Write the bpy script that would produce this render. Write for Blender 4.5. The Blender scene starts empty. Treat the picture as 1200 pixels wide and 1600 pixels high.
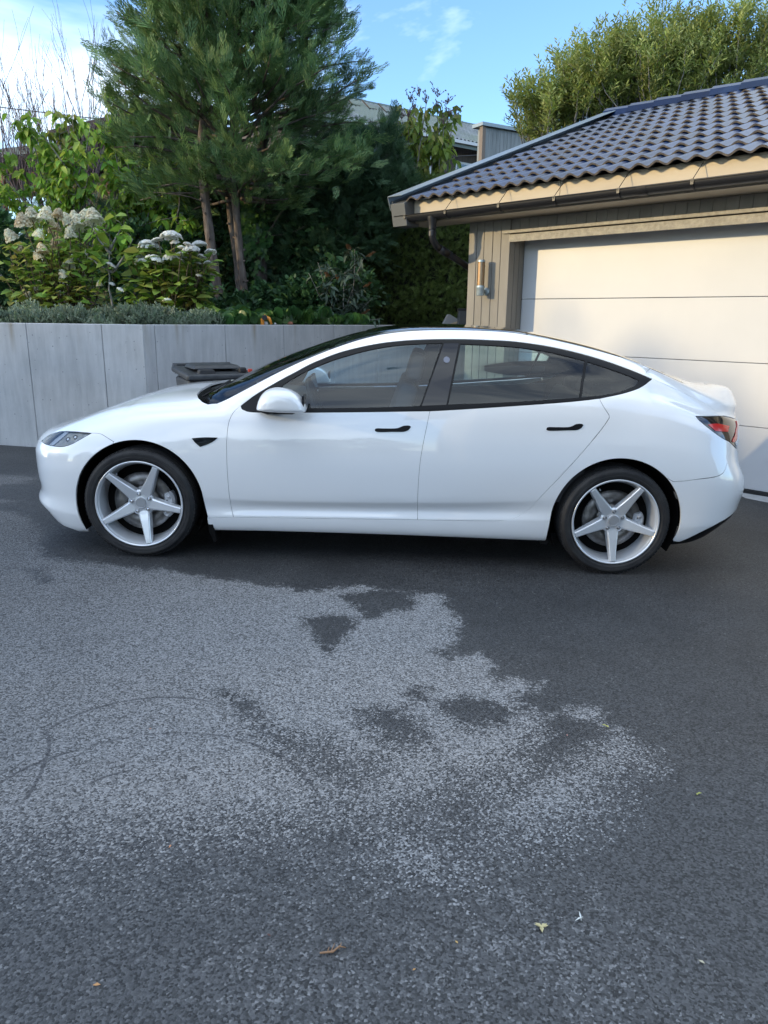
import bpy, bmesh, math, random
import numpy as np
from mathutils import Vector, Matrix, Euler, noise
from mathutils.geometry import delaunay_2d_cdt
random.seed(7); np.random.seed(7)
S = bpy.context.scene
COL = S.collection
# ------------------------------------------------------------ camera
cam_d = bpy.data.cameras.new('camera'); cam = bpy.data.objects.new('camera', cam_d); COL.objects.link(cam)
cam_d.sensor_fit = 'VERTICAL'; cam_d.sensor_height = 36.0; cam_d.sensor_width = 36.0; cam_d.lens = 1155/1600*36
cam_d.clip_start = .05; cam_d.clip_end = 3000
PITCH, ROLL = math.radians(14.7), math.radians(.66)
f_ = Vector((0, math.cos(PITCH), -math.sin(PITCH))); r_ = Vector((1, 0, 0)); u_ = r_.cross(f_)
rr = r_*math.cos(ROLL) + u_*math.sin(ROLL); uu = -r_*math.sin(ROLL) + u_*math.cos(ROLL)
cam.matrix_world = Matrix(((rr.x, uu.x, -f_.x, .045), (rr.y, uu.y, -f_.y, -5.23), (rr.z, uu.z, -f_.z, 1.475), (0, 0, 0, 1)))
S.camera = cam
# ------------------------------------------------------------ sky, sun, exposure
SUN_EL = math.radians(12.5)
SUN_AZ = math.atan2(-.22, -.97)                 # towards the sun, in the ground plane
W = bpy.data.worlds.new('World'); S.world = W; W.use_nodes = True
wn = W.node_tree.nodes; wl = W.node_tree.links; wn.clear()
wo = wn.new('ShaderNodeOutputWorld'); wb = wn.new('ShaderNodeBackground'); sky = wn.new('ShaderNodeTexSky')
sky.sky_type = 'NISHITA'; sky.sun_disc = False; sky.sun_elevation = SUN_EL
sky.sun_rotation = math.pi/2 - SUN_AZ
sky.air_density = 1.0; sky.dust_density = .6; sky.ozone_density = 1.6; sky.altitude = 60
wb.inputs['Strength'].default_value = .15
# cirrus wisps, brightened and spread to add fill; offset keeps the view clear
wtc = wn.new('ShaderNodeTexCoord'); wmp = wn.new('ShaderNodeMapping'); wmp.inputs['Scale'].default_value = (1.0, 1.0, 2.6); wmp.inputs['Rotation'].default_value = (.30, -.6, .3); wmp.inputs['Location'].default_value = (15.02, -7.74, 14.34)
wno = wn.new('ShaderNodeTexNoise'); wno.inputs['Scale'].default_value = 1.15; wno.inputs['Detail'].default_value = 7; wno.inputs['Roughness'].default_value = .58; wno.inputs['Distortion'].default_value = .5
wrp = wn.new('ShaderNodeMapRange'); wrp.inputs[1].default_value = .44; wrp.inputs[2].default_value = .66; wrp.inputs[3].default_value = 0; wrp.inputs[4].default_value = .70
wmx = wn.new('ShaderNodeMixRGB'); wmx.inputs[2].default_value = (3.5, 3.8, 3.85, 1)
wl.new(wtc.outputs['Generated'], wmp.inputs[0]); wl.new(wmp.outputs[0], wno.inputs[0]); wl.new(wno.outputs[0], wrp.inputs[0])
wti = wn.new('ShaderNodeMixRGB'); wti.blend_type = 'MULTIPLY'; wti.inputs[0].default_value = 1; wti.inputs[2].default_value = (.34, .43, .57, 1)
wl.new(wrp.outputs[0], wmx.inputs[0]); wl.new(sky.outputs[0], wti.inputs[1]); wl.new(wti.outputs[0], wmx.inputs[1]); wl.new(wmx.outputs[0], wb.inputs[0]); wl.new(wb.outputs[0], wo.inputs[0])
sd = bpy.data.lights.new('sun', 'SUN'); sun = bpy.data.objects.new('sun', sd); COL.objects.link(sun)
sd.energy = .60; sd.angle = math.radians(.55); sd.color = (1.0, .77, .42)
to_sun = Vector((math.cos(SUN_EL)*math.cos(SUN_AZ), math.cos(SUN_EL)*math.sin(SUN_AZ), math.sin(SUN_EL)))
sun.rotation_euler = to_sun.to_track_quat('Z', 'Y').to_euler()
S.view_settings.view_transform = 'Standard'; S.view_settings.look = 'None'; S.view_settings.exposure = 2.45; S.view_settings.gamma = 1.0
S.view_settings.use_curve_mapping = False
S.cycles.max_bounces = 8; S.cycles.transparent_max_bounces = 24; S.cycles.transmission_bounces = 6; S.cycles.caustics_reflective = False; S.cycles.caustics_refractive = False
S.cycles.use_denoising = True
# ------------------------------------------------------------ materials
MATS = {}
def mat(name, col=(.5, .5, .5), rough=.5, metal=0., coat=0., spec=.5, **k):
    m = bpy.data.materials.new(name); m.use_nodes = True
    b = m.node_tree.nodes['Principled BSDF']
    b.inputs['Base Color'].default_value = (*col, 1); b.inputs['Roughness'].default_value = rough; b.inputs['Metallic'].default_value = metal
    b.inputs['Specular IOR Level'].default_value = spec
    if coat: b.inputs['Coat Weight'].default_value = coat; b.inputs['Coat Roughness'].default_value = k.get('coat_rough', .02)
    if 'sheen' in k: b.inputs['Sheen Weight'].default_value = k['sheen']
    MATS[name] = m; return m
def N(m, t, **k):
    n = m.node_tree.nodes.new(t)
    for a, v in k.items():
        if a.startswith('i_'):
            key = a[2:]; key = int(key) if key.isdigit() else key.replace('_', ' ')
            n.inputs[key].default_value = v
        else: setattr(n, a, v)
    return n
def L(m, a, b): m.node_tree.links.new(a, b)
def BS(m): return m.node_tree.nodes['Principled BSDF']
def noisy(m, c1, c2, scale=8, detail=6, rough=.6, lo=.35, hi=.65, bump=0., bscale=None, coords='Object', stretch=(1, 1, 1), bdist=.01, c3=None, s3=1.2):
    """colour varied by noise, with optional fine relief"""
    tc = N(m, 'ShaderNodeTexCoord'); mp = N(m, 'ShaderNodeMapping', i_Scale=stretch); L(m, tc.outputs[coords], mp.inputs[0])
    n = N(m, 'ShaderNodeTexNoise', i_Scale=scale, i_Detail=detail, i_Roughness=rough); L(m, mp.outputs[0], n.inputs[0])
    r = N(m, 'ShaderNodeMapRange'); r.inputs[1].default_value = lo; r.inputs[2].default_value = hi; L(m, n.outputs[0], r.inputs[0])
    x = N(m, 'ShaderNodeMixRGB'); x.inputs[1].default_value = (*c1, 1); x.inputs[2].default_value = (*c2, 1); L(m, r.outputs[0], x.inputs[0])
    out = x.outputs[0]
    if c3:
        n3 = N(m, 'ShaderNodeTexNoise', i_Scale=s3, i_Detail=4); L(m, mp.outputs[0], n3.inputs[0])
        r3 = N(m, 'ShaderNodeMapRange'); r3.inputs[1].default_value = .45; r3.inputs[2].default_value = .62; L(m, n3.outputs[0], r3.inputs[0])
        x3 = N(m, 'ShaderNodeMixRGB'); x3.inputs[2].default_value = (*c3, 1); L(m, out, x3.inputs[1]); L(m, r3.outputs[0], x3.inputs[0]); out = x3.outputs[0]
    L(m, out, BS(m).inputs['Base Color'])
    if bump:
        nb = N(m, 'ShaderNodeTexNoise', i_Scale=bscale or scale*3, i_Detail=4); L(m, mp.outputs[0], nb.inputs[0])
        bp = N(m, 'ShaderNodeBump', i_Strength=bump, i_Distance=bdist); L(m, nb.outputs[0], bp.inputs['Height']); L(m, bp.outputs[0], BS(m).inputs['Normal'])
    return m
# ------------------------------------------------------------ objects
def link(o, parent=None):
    COL.objects.link(o)
    if parent is not None: o.parent = parent
    return o
def empty(name, loc=(0, 0, 0), rot=(0, 0, 0)):
    o = bpy.data.objects.new(name, None); o.location = loc; o.rotation_euler = rot; o.empty_display_size = .2; return link(o)
def tag(o, label=None, cat=None, group=None, kind=None):
    if label: o['label'] = label
    if cat: o['category'] = cat
    if group: o['group'] = group
    if kind: o['kind'] = kind
    return o
def mesh_obj(name, verts, faces, m, parent=None, smooth=False, normals=None, mats=None, midx=None):
    me = bpy.data.meshes.new(name); me.from_pydata([tuple(map(float, v)) for v in verts], [], [tuple(map(int, f)) for f in faces])
    if mats:
        for q in mats: me.materials.append(q)
        if midx is not None: me.polygons.foreach_set('material_index', midx)
    else: me.materials.append(m)
    if smooth: me.polygons.foreach_set('use_smooth', [True]*len(me.polygons))
    me.update()
    if normals is not None: me.normals_split_custom_set_from_vertices([tuple(map(float, n)) for n in normals])
    return link(bpy.data.objects.new(name, me), parent)
class MB:
    """collects simple solids, builds them as one mesh object"""
    def __init__(s): s.v = []; s.f = []
    def add(s, v, f):
        o = len(s.v); s.v += [tuple(map(float, q)) for q in v]; s.f += [tuple(o + i for i in q) for q in f]; return s
    def box(s, c, d, rz=0., M=None, taper=1.):
        x, y, z = d[0]/2, d[1]/2, d[2]/2
        v = [(-x, -y, -z), (x, -y, -z), (x, y, -z), (-x, y, -z), (-x*taper, -y*taper, z), (x*taper, -y*taper, z), (x*taper, y*taper, z), (-x*taper, y*taper, z)]
        cr, sr = math.cos(rz), math.sin(rz)
        v = [(a*cr - b*sr, a*sr + b*cr, h) for a, b, h in v]
        if M is not None: v = [tuple(M @ Vector(q)) for q in v]
        v = [(a + c[0], b + c[1], h + c[2]) for a, b, h in v]
        return s.add(v, [(0, 3, 2, 1), (4, 5, 6, 7), (0, 1, 5, 4), (1, 2, 6, 5), (2, 3, 7, 6), (3, 0, 4, 7)])
    def tube(s, pts, rad, n=8, caps=True):
        pts = [Vector(p) for p in pts]; rads = rad if isinstance(rad, (list, tuple)) else [rad]*len(pts)
        rings = []; up = None
        for i, p in enumerate(pts):
            t = (pts[min(i+1, len(pts)-1)] - pts[max(i-1, 0)]); t = t.normalized() if t.length > 1e-9 else Vector((0, 0, 1))
            if up is None: up = t.orthogonal().normalized()
            up = (up - t*up.dot(t)); up = up.normalized() if up.length > 1e-6 else t.orthogonal().normalized()
            b = t.cross(up); rings.append([p + (up*math.cos(2*math.pi*k/n) + b*math.sin(2*math.pi*k/n))*rads[i] for k in range(n)])
        v = [q for r in rings for q in r]; f = []
        for i in range(len(pts)-1):
            for k in range(n):
                f.append((i*n + k, i*n + (k+1) % n, (i+1)*n + (k+1) % n, (i+1)*n + k))
        if caps: f += [tuple(range(n))[::-1], tuple((len(pts)-1)*n + k for k in range(n))]
        return s.add(v, f)
    def lathe(s, prof, n=32, M=None, closed=False, a0=0, a1=2*math.pi):
        """prof: (r, h) pairs, axis +Z unless M given"""
        full = abs(a1 - a0 - 2*math.pi) < 1e-6; m = n if full else n + 1; v = []
        for k in range(m):
            a = a0 + (a1 - a0)*k/n
            for r, h in prof: v.append((r*math.cos(a), r*math.sin(a), h))
        if M is not None: v = [tuple(M @ Vector(q)) for q in v]
        P = len(prof); f = []
        for k in range(n):
            k2 = (k+1) % m
            for i in range(P-1 + (1 if closed else 0)):
                j = (i+1) % P; f.append((k*P+i, k2*P+i, k2*P+j, k*P+j))
        return s.add(v, f)
    def prism(s, poly, a, b):
        """poly of 3D-makers: a,b functions 2D->3D for the two ends"""
        n = len(poly); v = [a(p) for p in poly] + [b(p) for p in poly]
        return s.add(v, [tuple(range(n))[::-1], tuple(range(n, 2*n))] + [(i, (i+1) % n, n + (i+1) % n, n + i) for i in range(n)])
    def build(s, name, m, parent=None, smooth=False, bevel=0., seg=2, auto=None):
        o = mesh_obj(name, s.v, s.f, m, parent, smooth)
        if bevel or auto:
            bm = bmesh.new(); bm.from_mesh(o.data)
            if bevel: 
                bmesh.ops.remove_doubles(bm, verts=bm.verts, dist=1e-5)
                bmesh.ops.bevel(bm, geom=[e for e in bm.edges if e.is_manifold and e.calc_face_angle(0) > .5], offset=bevel, segments=seg, affect='EDGES', profile=.5)
            if auto:
                for f in bm.faces: f.smooth = True
                for e in bm.edges:
                    if e.is_manifold and e.calc_face_angle(0) > auto: e.smooth = False
            bm.to_mesh(o.data); bm.free()
        return o
def copy_tree(o, parent=None):
    c = o.copy(); COL.objects.link(c); c.parent = parent
    for ch in list(o.children): copy_tree(ch, c)
    return c
def R(d): return math.radians(d)
# ---------------------------------------------------------------- car body master surface
import numpy as np
def pchip(xs, ys):
    xs = np.asarray(xs, float); ys = np.asarray(ys, float)
    h = np.diff(xs); d = np.diff(ys) / h
    m = np.zeros(len(xs))
    for i in range(1, len(xs) - 1):
        if d[i-1] * d[i] > 0:
            a, b = 2*h[i] + h[i-1], h[i] + 2*h[i-1]
            m[i] = (a + b) / (a / d[i-1] + b / d[i])
    m[0] = d[0]; m[-1] = d[-1]
    def f(x):
        x = np.clip(np.asarray(x, float), xs[0], xs[-1])
        i = np.clip(np.searchsorted(xs, x) - 1, 0, len(xs) - 2)
        t = (x - xs[i]) / h[i]
        return ((1+2*t)*(1-t)**2*ys[i] + t*(1-t)**2*h[i]*m[i] + t*t*(3-2*t)*ys[i+1] + t*t*(t-1)*h[i]*m[i+1])
    return f
XN0, XN1, XC0, XC1 = -2.285, 2.44, -1.55, 1.6
# rows: z keys, w keys over nominal x, then real x of the row's nose and tail
ROWS = [
 dict(z=[(-2.285,.20),(-1.9,.15),(2.0,.17),(2.44,.28)], w=[(-2.285,.74),(2.44,.74)], xf=-2.15, xr=2.26),
 dict(z=[(-2.285,.245),(-2.12,.215),(-1.95,.135),(-1.85,.125),(-1.75,.14),(-1.03,.175),(-.66,.184),(.24,.190),(1.05,.188),(1.8,.19),(1.95,.2),(2.1,.23),(2.25,.28),(2.44,.33)],
      w=[(-2.285,.86),(-1.9,.865),(-1.0,.868),(1.0,.868),(1.5,.875),(2.44,.87)], xf=-2.235, xr=2.29),
 dict(z=[(-2.285,.30),(-2.0,.255),(-1.8,.235),(-1.03,.268),(-.66,.280),(.24,.302),(.82,.316),(1.1,.32),(1.8,.30),(2.1,.33),(2.44,.41)],
      w=[(-2.285,.905),(-1.55,.905),(-1.03,.893),(-.5,.89),(.5,.893),(1.05,.903),(1.45,.915),(2.44,.915)], xf=-2.292, xr=2.385),
 dict(z=[(-2.285,.35),(-1.9,.33),(-1.45,.34),(-1.03,.315),(-.66,.325),(.24,.345),(.82,.365),(1.45,.40),(1.9,.40),(2.44,.46)],
      w=[(-2.285,.90),(-1.55,.905),(-1.03,.888),(-.7,.877),(0,.875),(.7,.880),(1.05,.90),(1.45,.918),(2.44,.922)], xf=-2.268, xr=2.402),
 dict(z=[(-2.285,.43),(-1.9,.43),(-1.45,.46),(-1.03,.40),(-.735,.386),(.238,.411),(.8,.444),(1.1,.48),(1.45,.53),(1.9,.50),(2.44,.515)],
      w=[(-2.285,.90),(-1.55,.912),(-1.03,.903),(-.7,.901),(0,.902),(.8,.906),(1.1,.915),(1.45,.924),(2.44,.925)], xf=-2.280, xr=2.418),
 dict(z=[(-2.285,.51),(-1.9,.54),(-1.45,.63),(-1.03,.58),(0,.58),(.8,.61),(1.1,.64),(1.45,.68),(1.9,.62),(2.44,.575)],
      w=[(-2.285,.90),(-1.55,.912),(-1.1,.911),(-.7,.911),(0,.911),(.8,.914),(1.45,.924),(2.44,.925)], xf=-2.288, xr=2.408),
 dict(z=[(-2.285,.585),(-2.1,.60),(-1.9,.645),(-1.7,.70),(-1.45,.745),(-1.0,.757),(-.85,.762),(0,.772),(.8,.798),(1.3,.825),(1.6,.83),(1.9,.80),(2.2,.72),(2.44,.66)],
      w=[(-2.285,.885),(-1.55,.888),(-1.1,.895),(0,.898),(.8,.900),(1.45,.905),(2.44,.89)], xf=-2.292, xr=2.358),
 dict(z=[(-2.285,.635),(-2.1,.66),(-1.9,.715),(-1.7,.785),(-1.45,.845),(-1.2,.878),(-.95,.898),(-.44,.925),(.27,.962),(.69,1.003),(1.08,1.046),(1.28,1.062),(1.6,1.055),(1.9,.99),(2.2,.90),(2.44,.83)],
      w=[(-2.285,.83),(-1.55,.835),(-1.2,.848),(-.95,.855),(-.44,.86),(.3,.864),(.8,.862),(1.28,.845),(1.6,.825),(2.44,.81)], xf=-2.278, xr=2.36),
 dict(z=[(-2.285,.675),(-2.1,.71),(-1.9,.775),(-1.7,.845),(-1.5,.888),(-1.35,.906),(-1.2,.920),(-1.04,.937),(-.87,.945),(-.68,.98),(-.38,1.05),(0,1.13),(.3,1.16),(.8,1.18),(1.08,1.18),(1.3,1.165),(1.5,1.145),(1.7,1.09),(1.9,1.03),(2.2,.955),(2.44,.90)],
      w=[(-2.285,.75),(-1.55,.755),(-1.2,.765),(-1.04,.775),(-.87,.835),(-.68,.832),(-.38,.81),(0,.785),(.3,.775),(.8,.768),(1.08,.762),(1.3,.755),(1.6,.755),(2.44,.745)], xf=-2.24, xr=2.365),
 dict(z=[(-2.285,.69),(-2.1,.735),(-1.9,.805),(-1.7,.872),(-1.5,.918),(-1.35,.938),(-1.2,.952),(-1.04,.966),(-.9,.978),(-.8,1.005),(-.68,1.045),(-.53,1.105),(-.38,1.175),(-.216,1.245),(-.05,1.305),(.124,1.346),(.329,1.372),(.51,1.377),(.8,1.367),(1.032,1.349),(1.213,1.317),(1.382,1.272),(1.6,1.195),(1.784,1.122),(1.946,1.052),(2.2,.975),(2.44,.94)],
      w=[(-2.285,.60),(-1.55,.61),(-1.2,.65),(-1.04,.72),(-.9,.80),(-.8,.815),(-.68,.80),(-.53,.775),(-.38,.752),(-.216,.73),(-.05,.71),(.124,.69),(.33,.672),(.51,.662),(.8,.655),(1.2,.65),(1.4,.66),(1.6,.70),(1.78,.72),(2.0,.72),(2.44,.70)], xf=-2.20, xr=2.355),
 dict(z=[(-2.285,.705),(-2.1,.755),(-1.9,.822),(-1.7,.885),(-1.5,.935),(-1.35,.956),(-1.2,.968),(-1.08,.976),(-.956,1.005),(-.826,1.068),(-.695,1.13),(-.54,1.195),(-.39,1.262),(-.198,1.338),(-.006,1.387),(.19,1.411),(.515,1.422),(.777,1.418),(.976,1.396),(1.156,1.366),(1.352,1.326),(1.564,1.268),(1.765,1.197),(1.934,1.125),(2.1,1.065),(2.25,1.035),(2.36,1.03),(2.44,1.01)],
      w=[(-2.285,.44),(-1.55,.46),(-1.2,.52),(-1.08,.64),(-.956,.735),(-.826,.71),(-.695,.685),(-.54,.665),(-.39,.645),(-.198,.622),(0,.603),(.19,.592),(.51,.58),(1.0,.572),(1.35,.578),(1.6,.592),(1.77,.61),(1.95,.645),(2.1,.67),(2.44,.66)], xf=-2.15, xr=2.365),
 dict(z=[(-2.285,.715),(-2.1,.768),(-1.9,.832),(-1.7,.893),(-1.5,.943),(-1.35,.966),(-1.2,.978),(-1.08,.992),(-.956,1.05),(-.826,1.115),(-.695,1.176),(-.54,1.24),(-.39,1.297),(-.198,1.362),(-.006,1.410),(.19,1.436),(.515,1.446),(.777,1.438),(.976,1.416),(1.156,1.388),(1.352,1.348),(1.564,1.29),(1.765,1.222),(1.934,1.17),(2.1,1.122),(2.25,1.102),(2.38,1.098),(2.44,1.065)],
      w=[(-2.285,.25),(-1.55,.26),(-1.2,.30),(-1.05,.38),(-.9,.40),(-.5,.37),(0,.34),(1.6,.34),(1.95,.37),(2.44,.40)], xf=-2.10, xr=2.39),
 dict(z=[(-2.285,.72),(-2.1,.775),(-1.9,.838),(-1.7,.897),(-1.5,.947),(-1.35,.970),(-1.2,.984),(-1.08,1.006),(-.956,1.066),(-.826,1.132),(-.695,1.194),(-.54,1.256),(-.39,1.312),(-.198,1.374),(-.006,1.418),(.19,1.443),(.515,1.453),(.777,1.446),(.976,1.426),(1.156,1.398),(1.352,1.360),(1.564,1.303),(1.765,1.238),(1.934,1.190),(2.1,1.142),(2.25,1.120),(2.38,1.117),(2.44,1.085)],
      w=[(-2.285,0),(2.44,0)], xf=-2.05, xr=2.40),
]
NT = 241
def build_surface():
    s = 1 - np.linspace(0, 1, 46)[:-1]            # front wrap, 1 at the nose
    d0 = 1 - (1 - s)**2
    X = np.concatenate([XC0 - (XC0 - XN0)*d0, np.arange(XC0, XC1, .0125), XC1 + (XN1 - XC1)*(1 - (1 - np.linspace(0, 1, 50))**2)])
    nu = len(X)
    R = np.zeros((nu, len(ROWS), 3))
    df = np.clip((XC0 - X)/(XC0 - XN0), 0, 1); dr = np.clip((X - XC1)/(XN1 - XC1), 0, 1)
    for j, r in enumerate(ROWS):
        z = pchip(*zip(*r['z']))(X); w = pchip(*zip(*r['w']))(X)
        x = np.where(X < XC0, XC0 - (XC0 - r['xf'])*df, np.where(X > XC1, XC1 + (r['xr'] - XC1)*dr, X))
        w = w*np.sqrt(np.clip(1 - df**4, 0, 1))*np.sqrt(np.clip(1 - dr**5, 0, 1))
        R[:, j, 0] = x; R[:, j, 1] = w; R[:, j, 2] = z
    # gentle smoothing along the length
    k = np.exp(-.5*(np.arange(-4, 5)/2.)**2); k /= k.sum()
    Rp = np.concatenate([R[1:5][::-1]*[1, -1, 1], R, R[-5:-1][::-1]*[1, -1, 1]])
    Rs = sum(k[i]*Rp[i:i+nu] for i in range(9)); Rs[:, :, 0] = np.where((X < XC0+.05)[:, None] | (X > XC1-.05)[:, None], R[:, :, 0], Rs[:, :, 0])
    Rs[0, :, 1] = 0; Rs[-1, :, 1] = 0
    wgt = np.clip(np.minimum((X - XN0)/.02, (XN1 - X)/.02), 0, 1)[:, None, None]
    R = Rs*wgt + R*(1 - wgt)
    # across the rows: finite-difference hermite, row index as parameter, extended by reflection at the centre line
    n = len(ROWS)
    E = np.concatenate([R, (R[:, -2:-1]*[1, -1, 1])], axis=1)
    dist = np.linalg.norm(np.diff(E, axis=1), axis=2) + 1e-5
    M = np.zeros_like(R)
    D = np.diff(E, axis=1)/dist[..., None]
    for j in range(1, n):
        a, b = dist[:, j-1, None], dist[:, j, None]
        M[:, j] = (D[:, j-1]*b + D[:, j]*a)/(a + b)
    M[:, 0] = D[:, 0]
    # feature lines: the tangent breaks across the shoulder, the sill crease and the boot-lid edge
    ML, MR = M.copy(), M.copy()
    def crease(j, c):
        c = np.interp(X, *zip(*c))[:, None]; ML[:, j] = M[:, j]*(1-c) + D[:, j-1]*c; MR[:, j] = M[:, j]*(1-c) + D[:, j]*c
    crease(4, [(-1.3, 0), (-.8, .8), (.8, .8), (1.1, .2), (1.6, .1), (2.2, .5), (2.44, .5)])
    crease(6, [(-1.5, 0), (-.9, .75), (1.4, .75), (2.0, .5), (2.44, .3)])
    crease(2, [(-2.285, .7), (-1.8, .7), (-1.0, .6), (1.0, .6), (1.8, .4), (2.44, .6)])
    crease(10, [(-1.1, 0), (-.8, .3), (1.2, .35), (1.7, .8), (2.44, .8)])
    T = np.linspace(0, n - 1, NT)
    P = np.zeros((nu, NT, 3))
    for q, t in enumerate(T):
        j = min(int(t), n - 2); f = t - j; h = dist[:, j, None]
        P[:, q] = ((1+2*f)*(1-f)**2*R[:, j] + f*(1-f)**2*h*MR[:, j] + f*f*(3-2*f)*R[:, j+1] + f*f*(f-1)*h*(ML[:, j+1] if j+1 < n else M[:, j+1]))
    # soften across the rows a little
    Pp = np.concatenate([P[:, :1]]*3 + [P] + [P[:, -4:-1][:, ::-1]*[1, -1, 1]], axis=1)
    kk = np.exp(-.5*(np.arange(-3, 4)/.75)**2); kk /= kk.sum()
    P = sum(kk[i]*Pp[:, i:i+NT] for i in range(7))
    P[:, -1, 1] = 0; P[0, :, 1] = 0; P[-1, :, 1] = 0
    P[..., 1] *= -1                                # near side is -y
    Pe = np.concatenate([P[1:2]*[1, -1, 1], P, P[-2:-1]*[1, -1, 1]])
    du = Pe[2:] - Pe[:-2]
    Pt = np.concatenate([2*P[:, :1] - P[:, 1:2], P, P[:, -2:-1]*[1, -1, 1]], axis=1)
    dt = Pt[:, 2:] - Pt[:, :-2]
    N = np.cross(du, dt); N /= np.linalg.norm(N, axis=2)[..., None] + 1e-12
    return X, P, N
SX, SP, SN = build_surface()
TS = (NT - 1)/(len(ROWS) - 1)                      # grid columns per row index
def surf(u, t):
    """u: nominal x, t: row index -> point, normal (near side)"""
    fi = np.interp(u, SX, np.arange(len(SX))); fj = np.clip(np.asarray(t)*TS, 0, NT - 1)
    i = np.clip(fi.astype(int) if hasattr(fi, 'astype') else int(fi), 0, len(SX) - 2); j = np.clip(np.asarray(fj).astype(int), 0, NT - 2)
    a = (fi - i)[..., None]; b = (fj - j)[..., None]
    def L(A): return A[i, j]*(1-a)*(1-b) + A[i+1, j]*a*(1-b) + A[i, j+1]*(1-a)*b + A[i+1, j+1]*a*b
    n = L(SN); n = n/(np.linalg.norm(n, axis=-1)[..., None] + 1e-12)
    return L(SP), n
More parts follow.
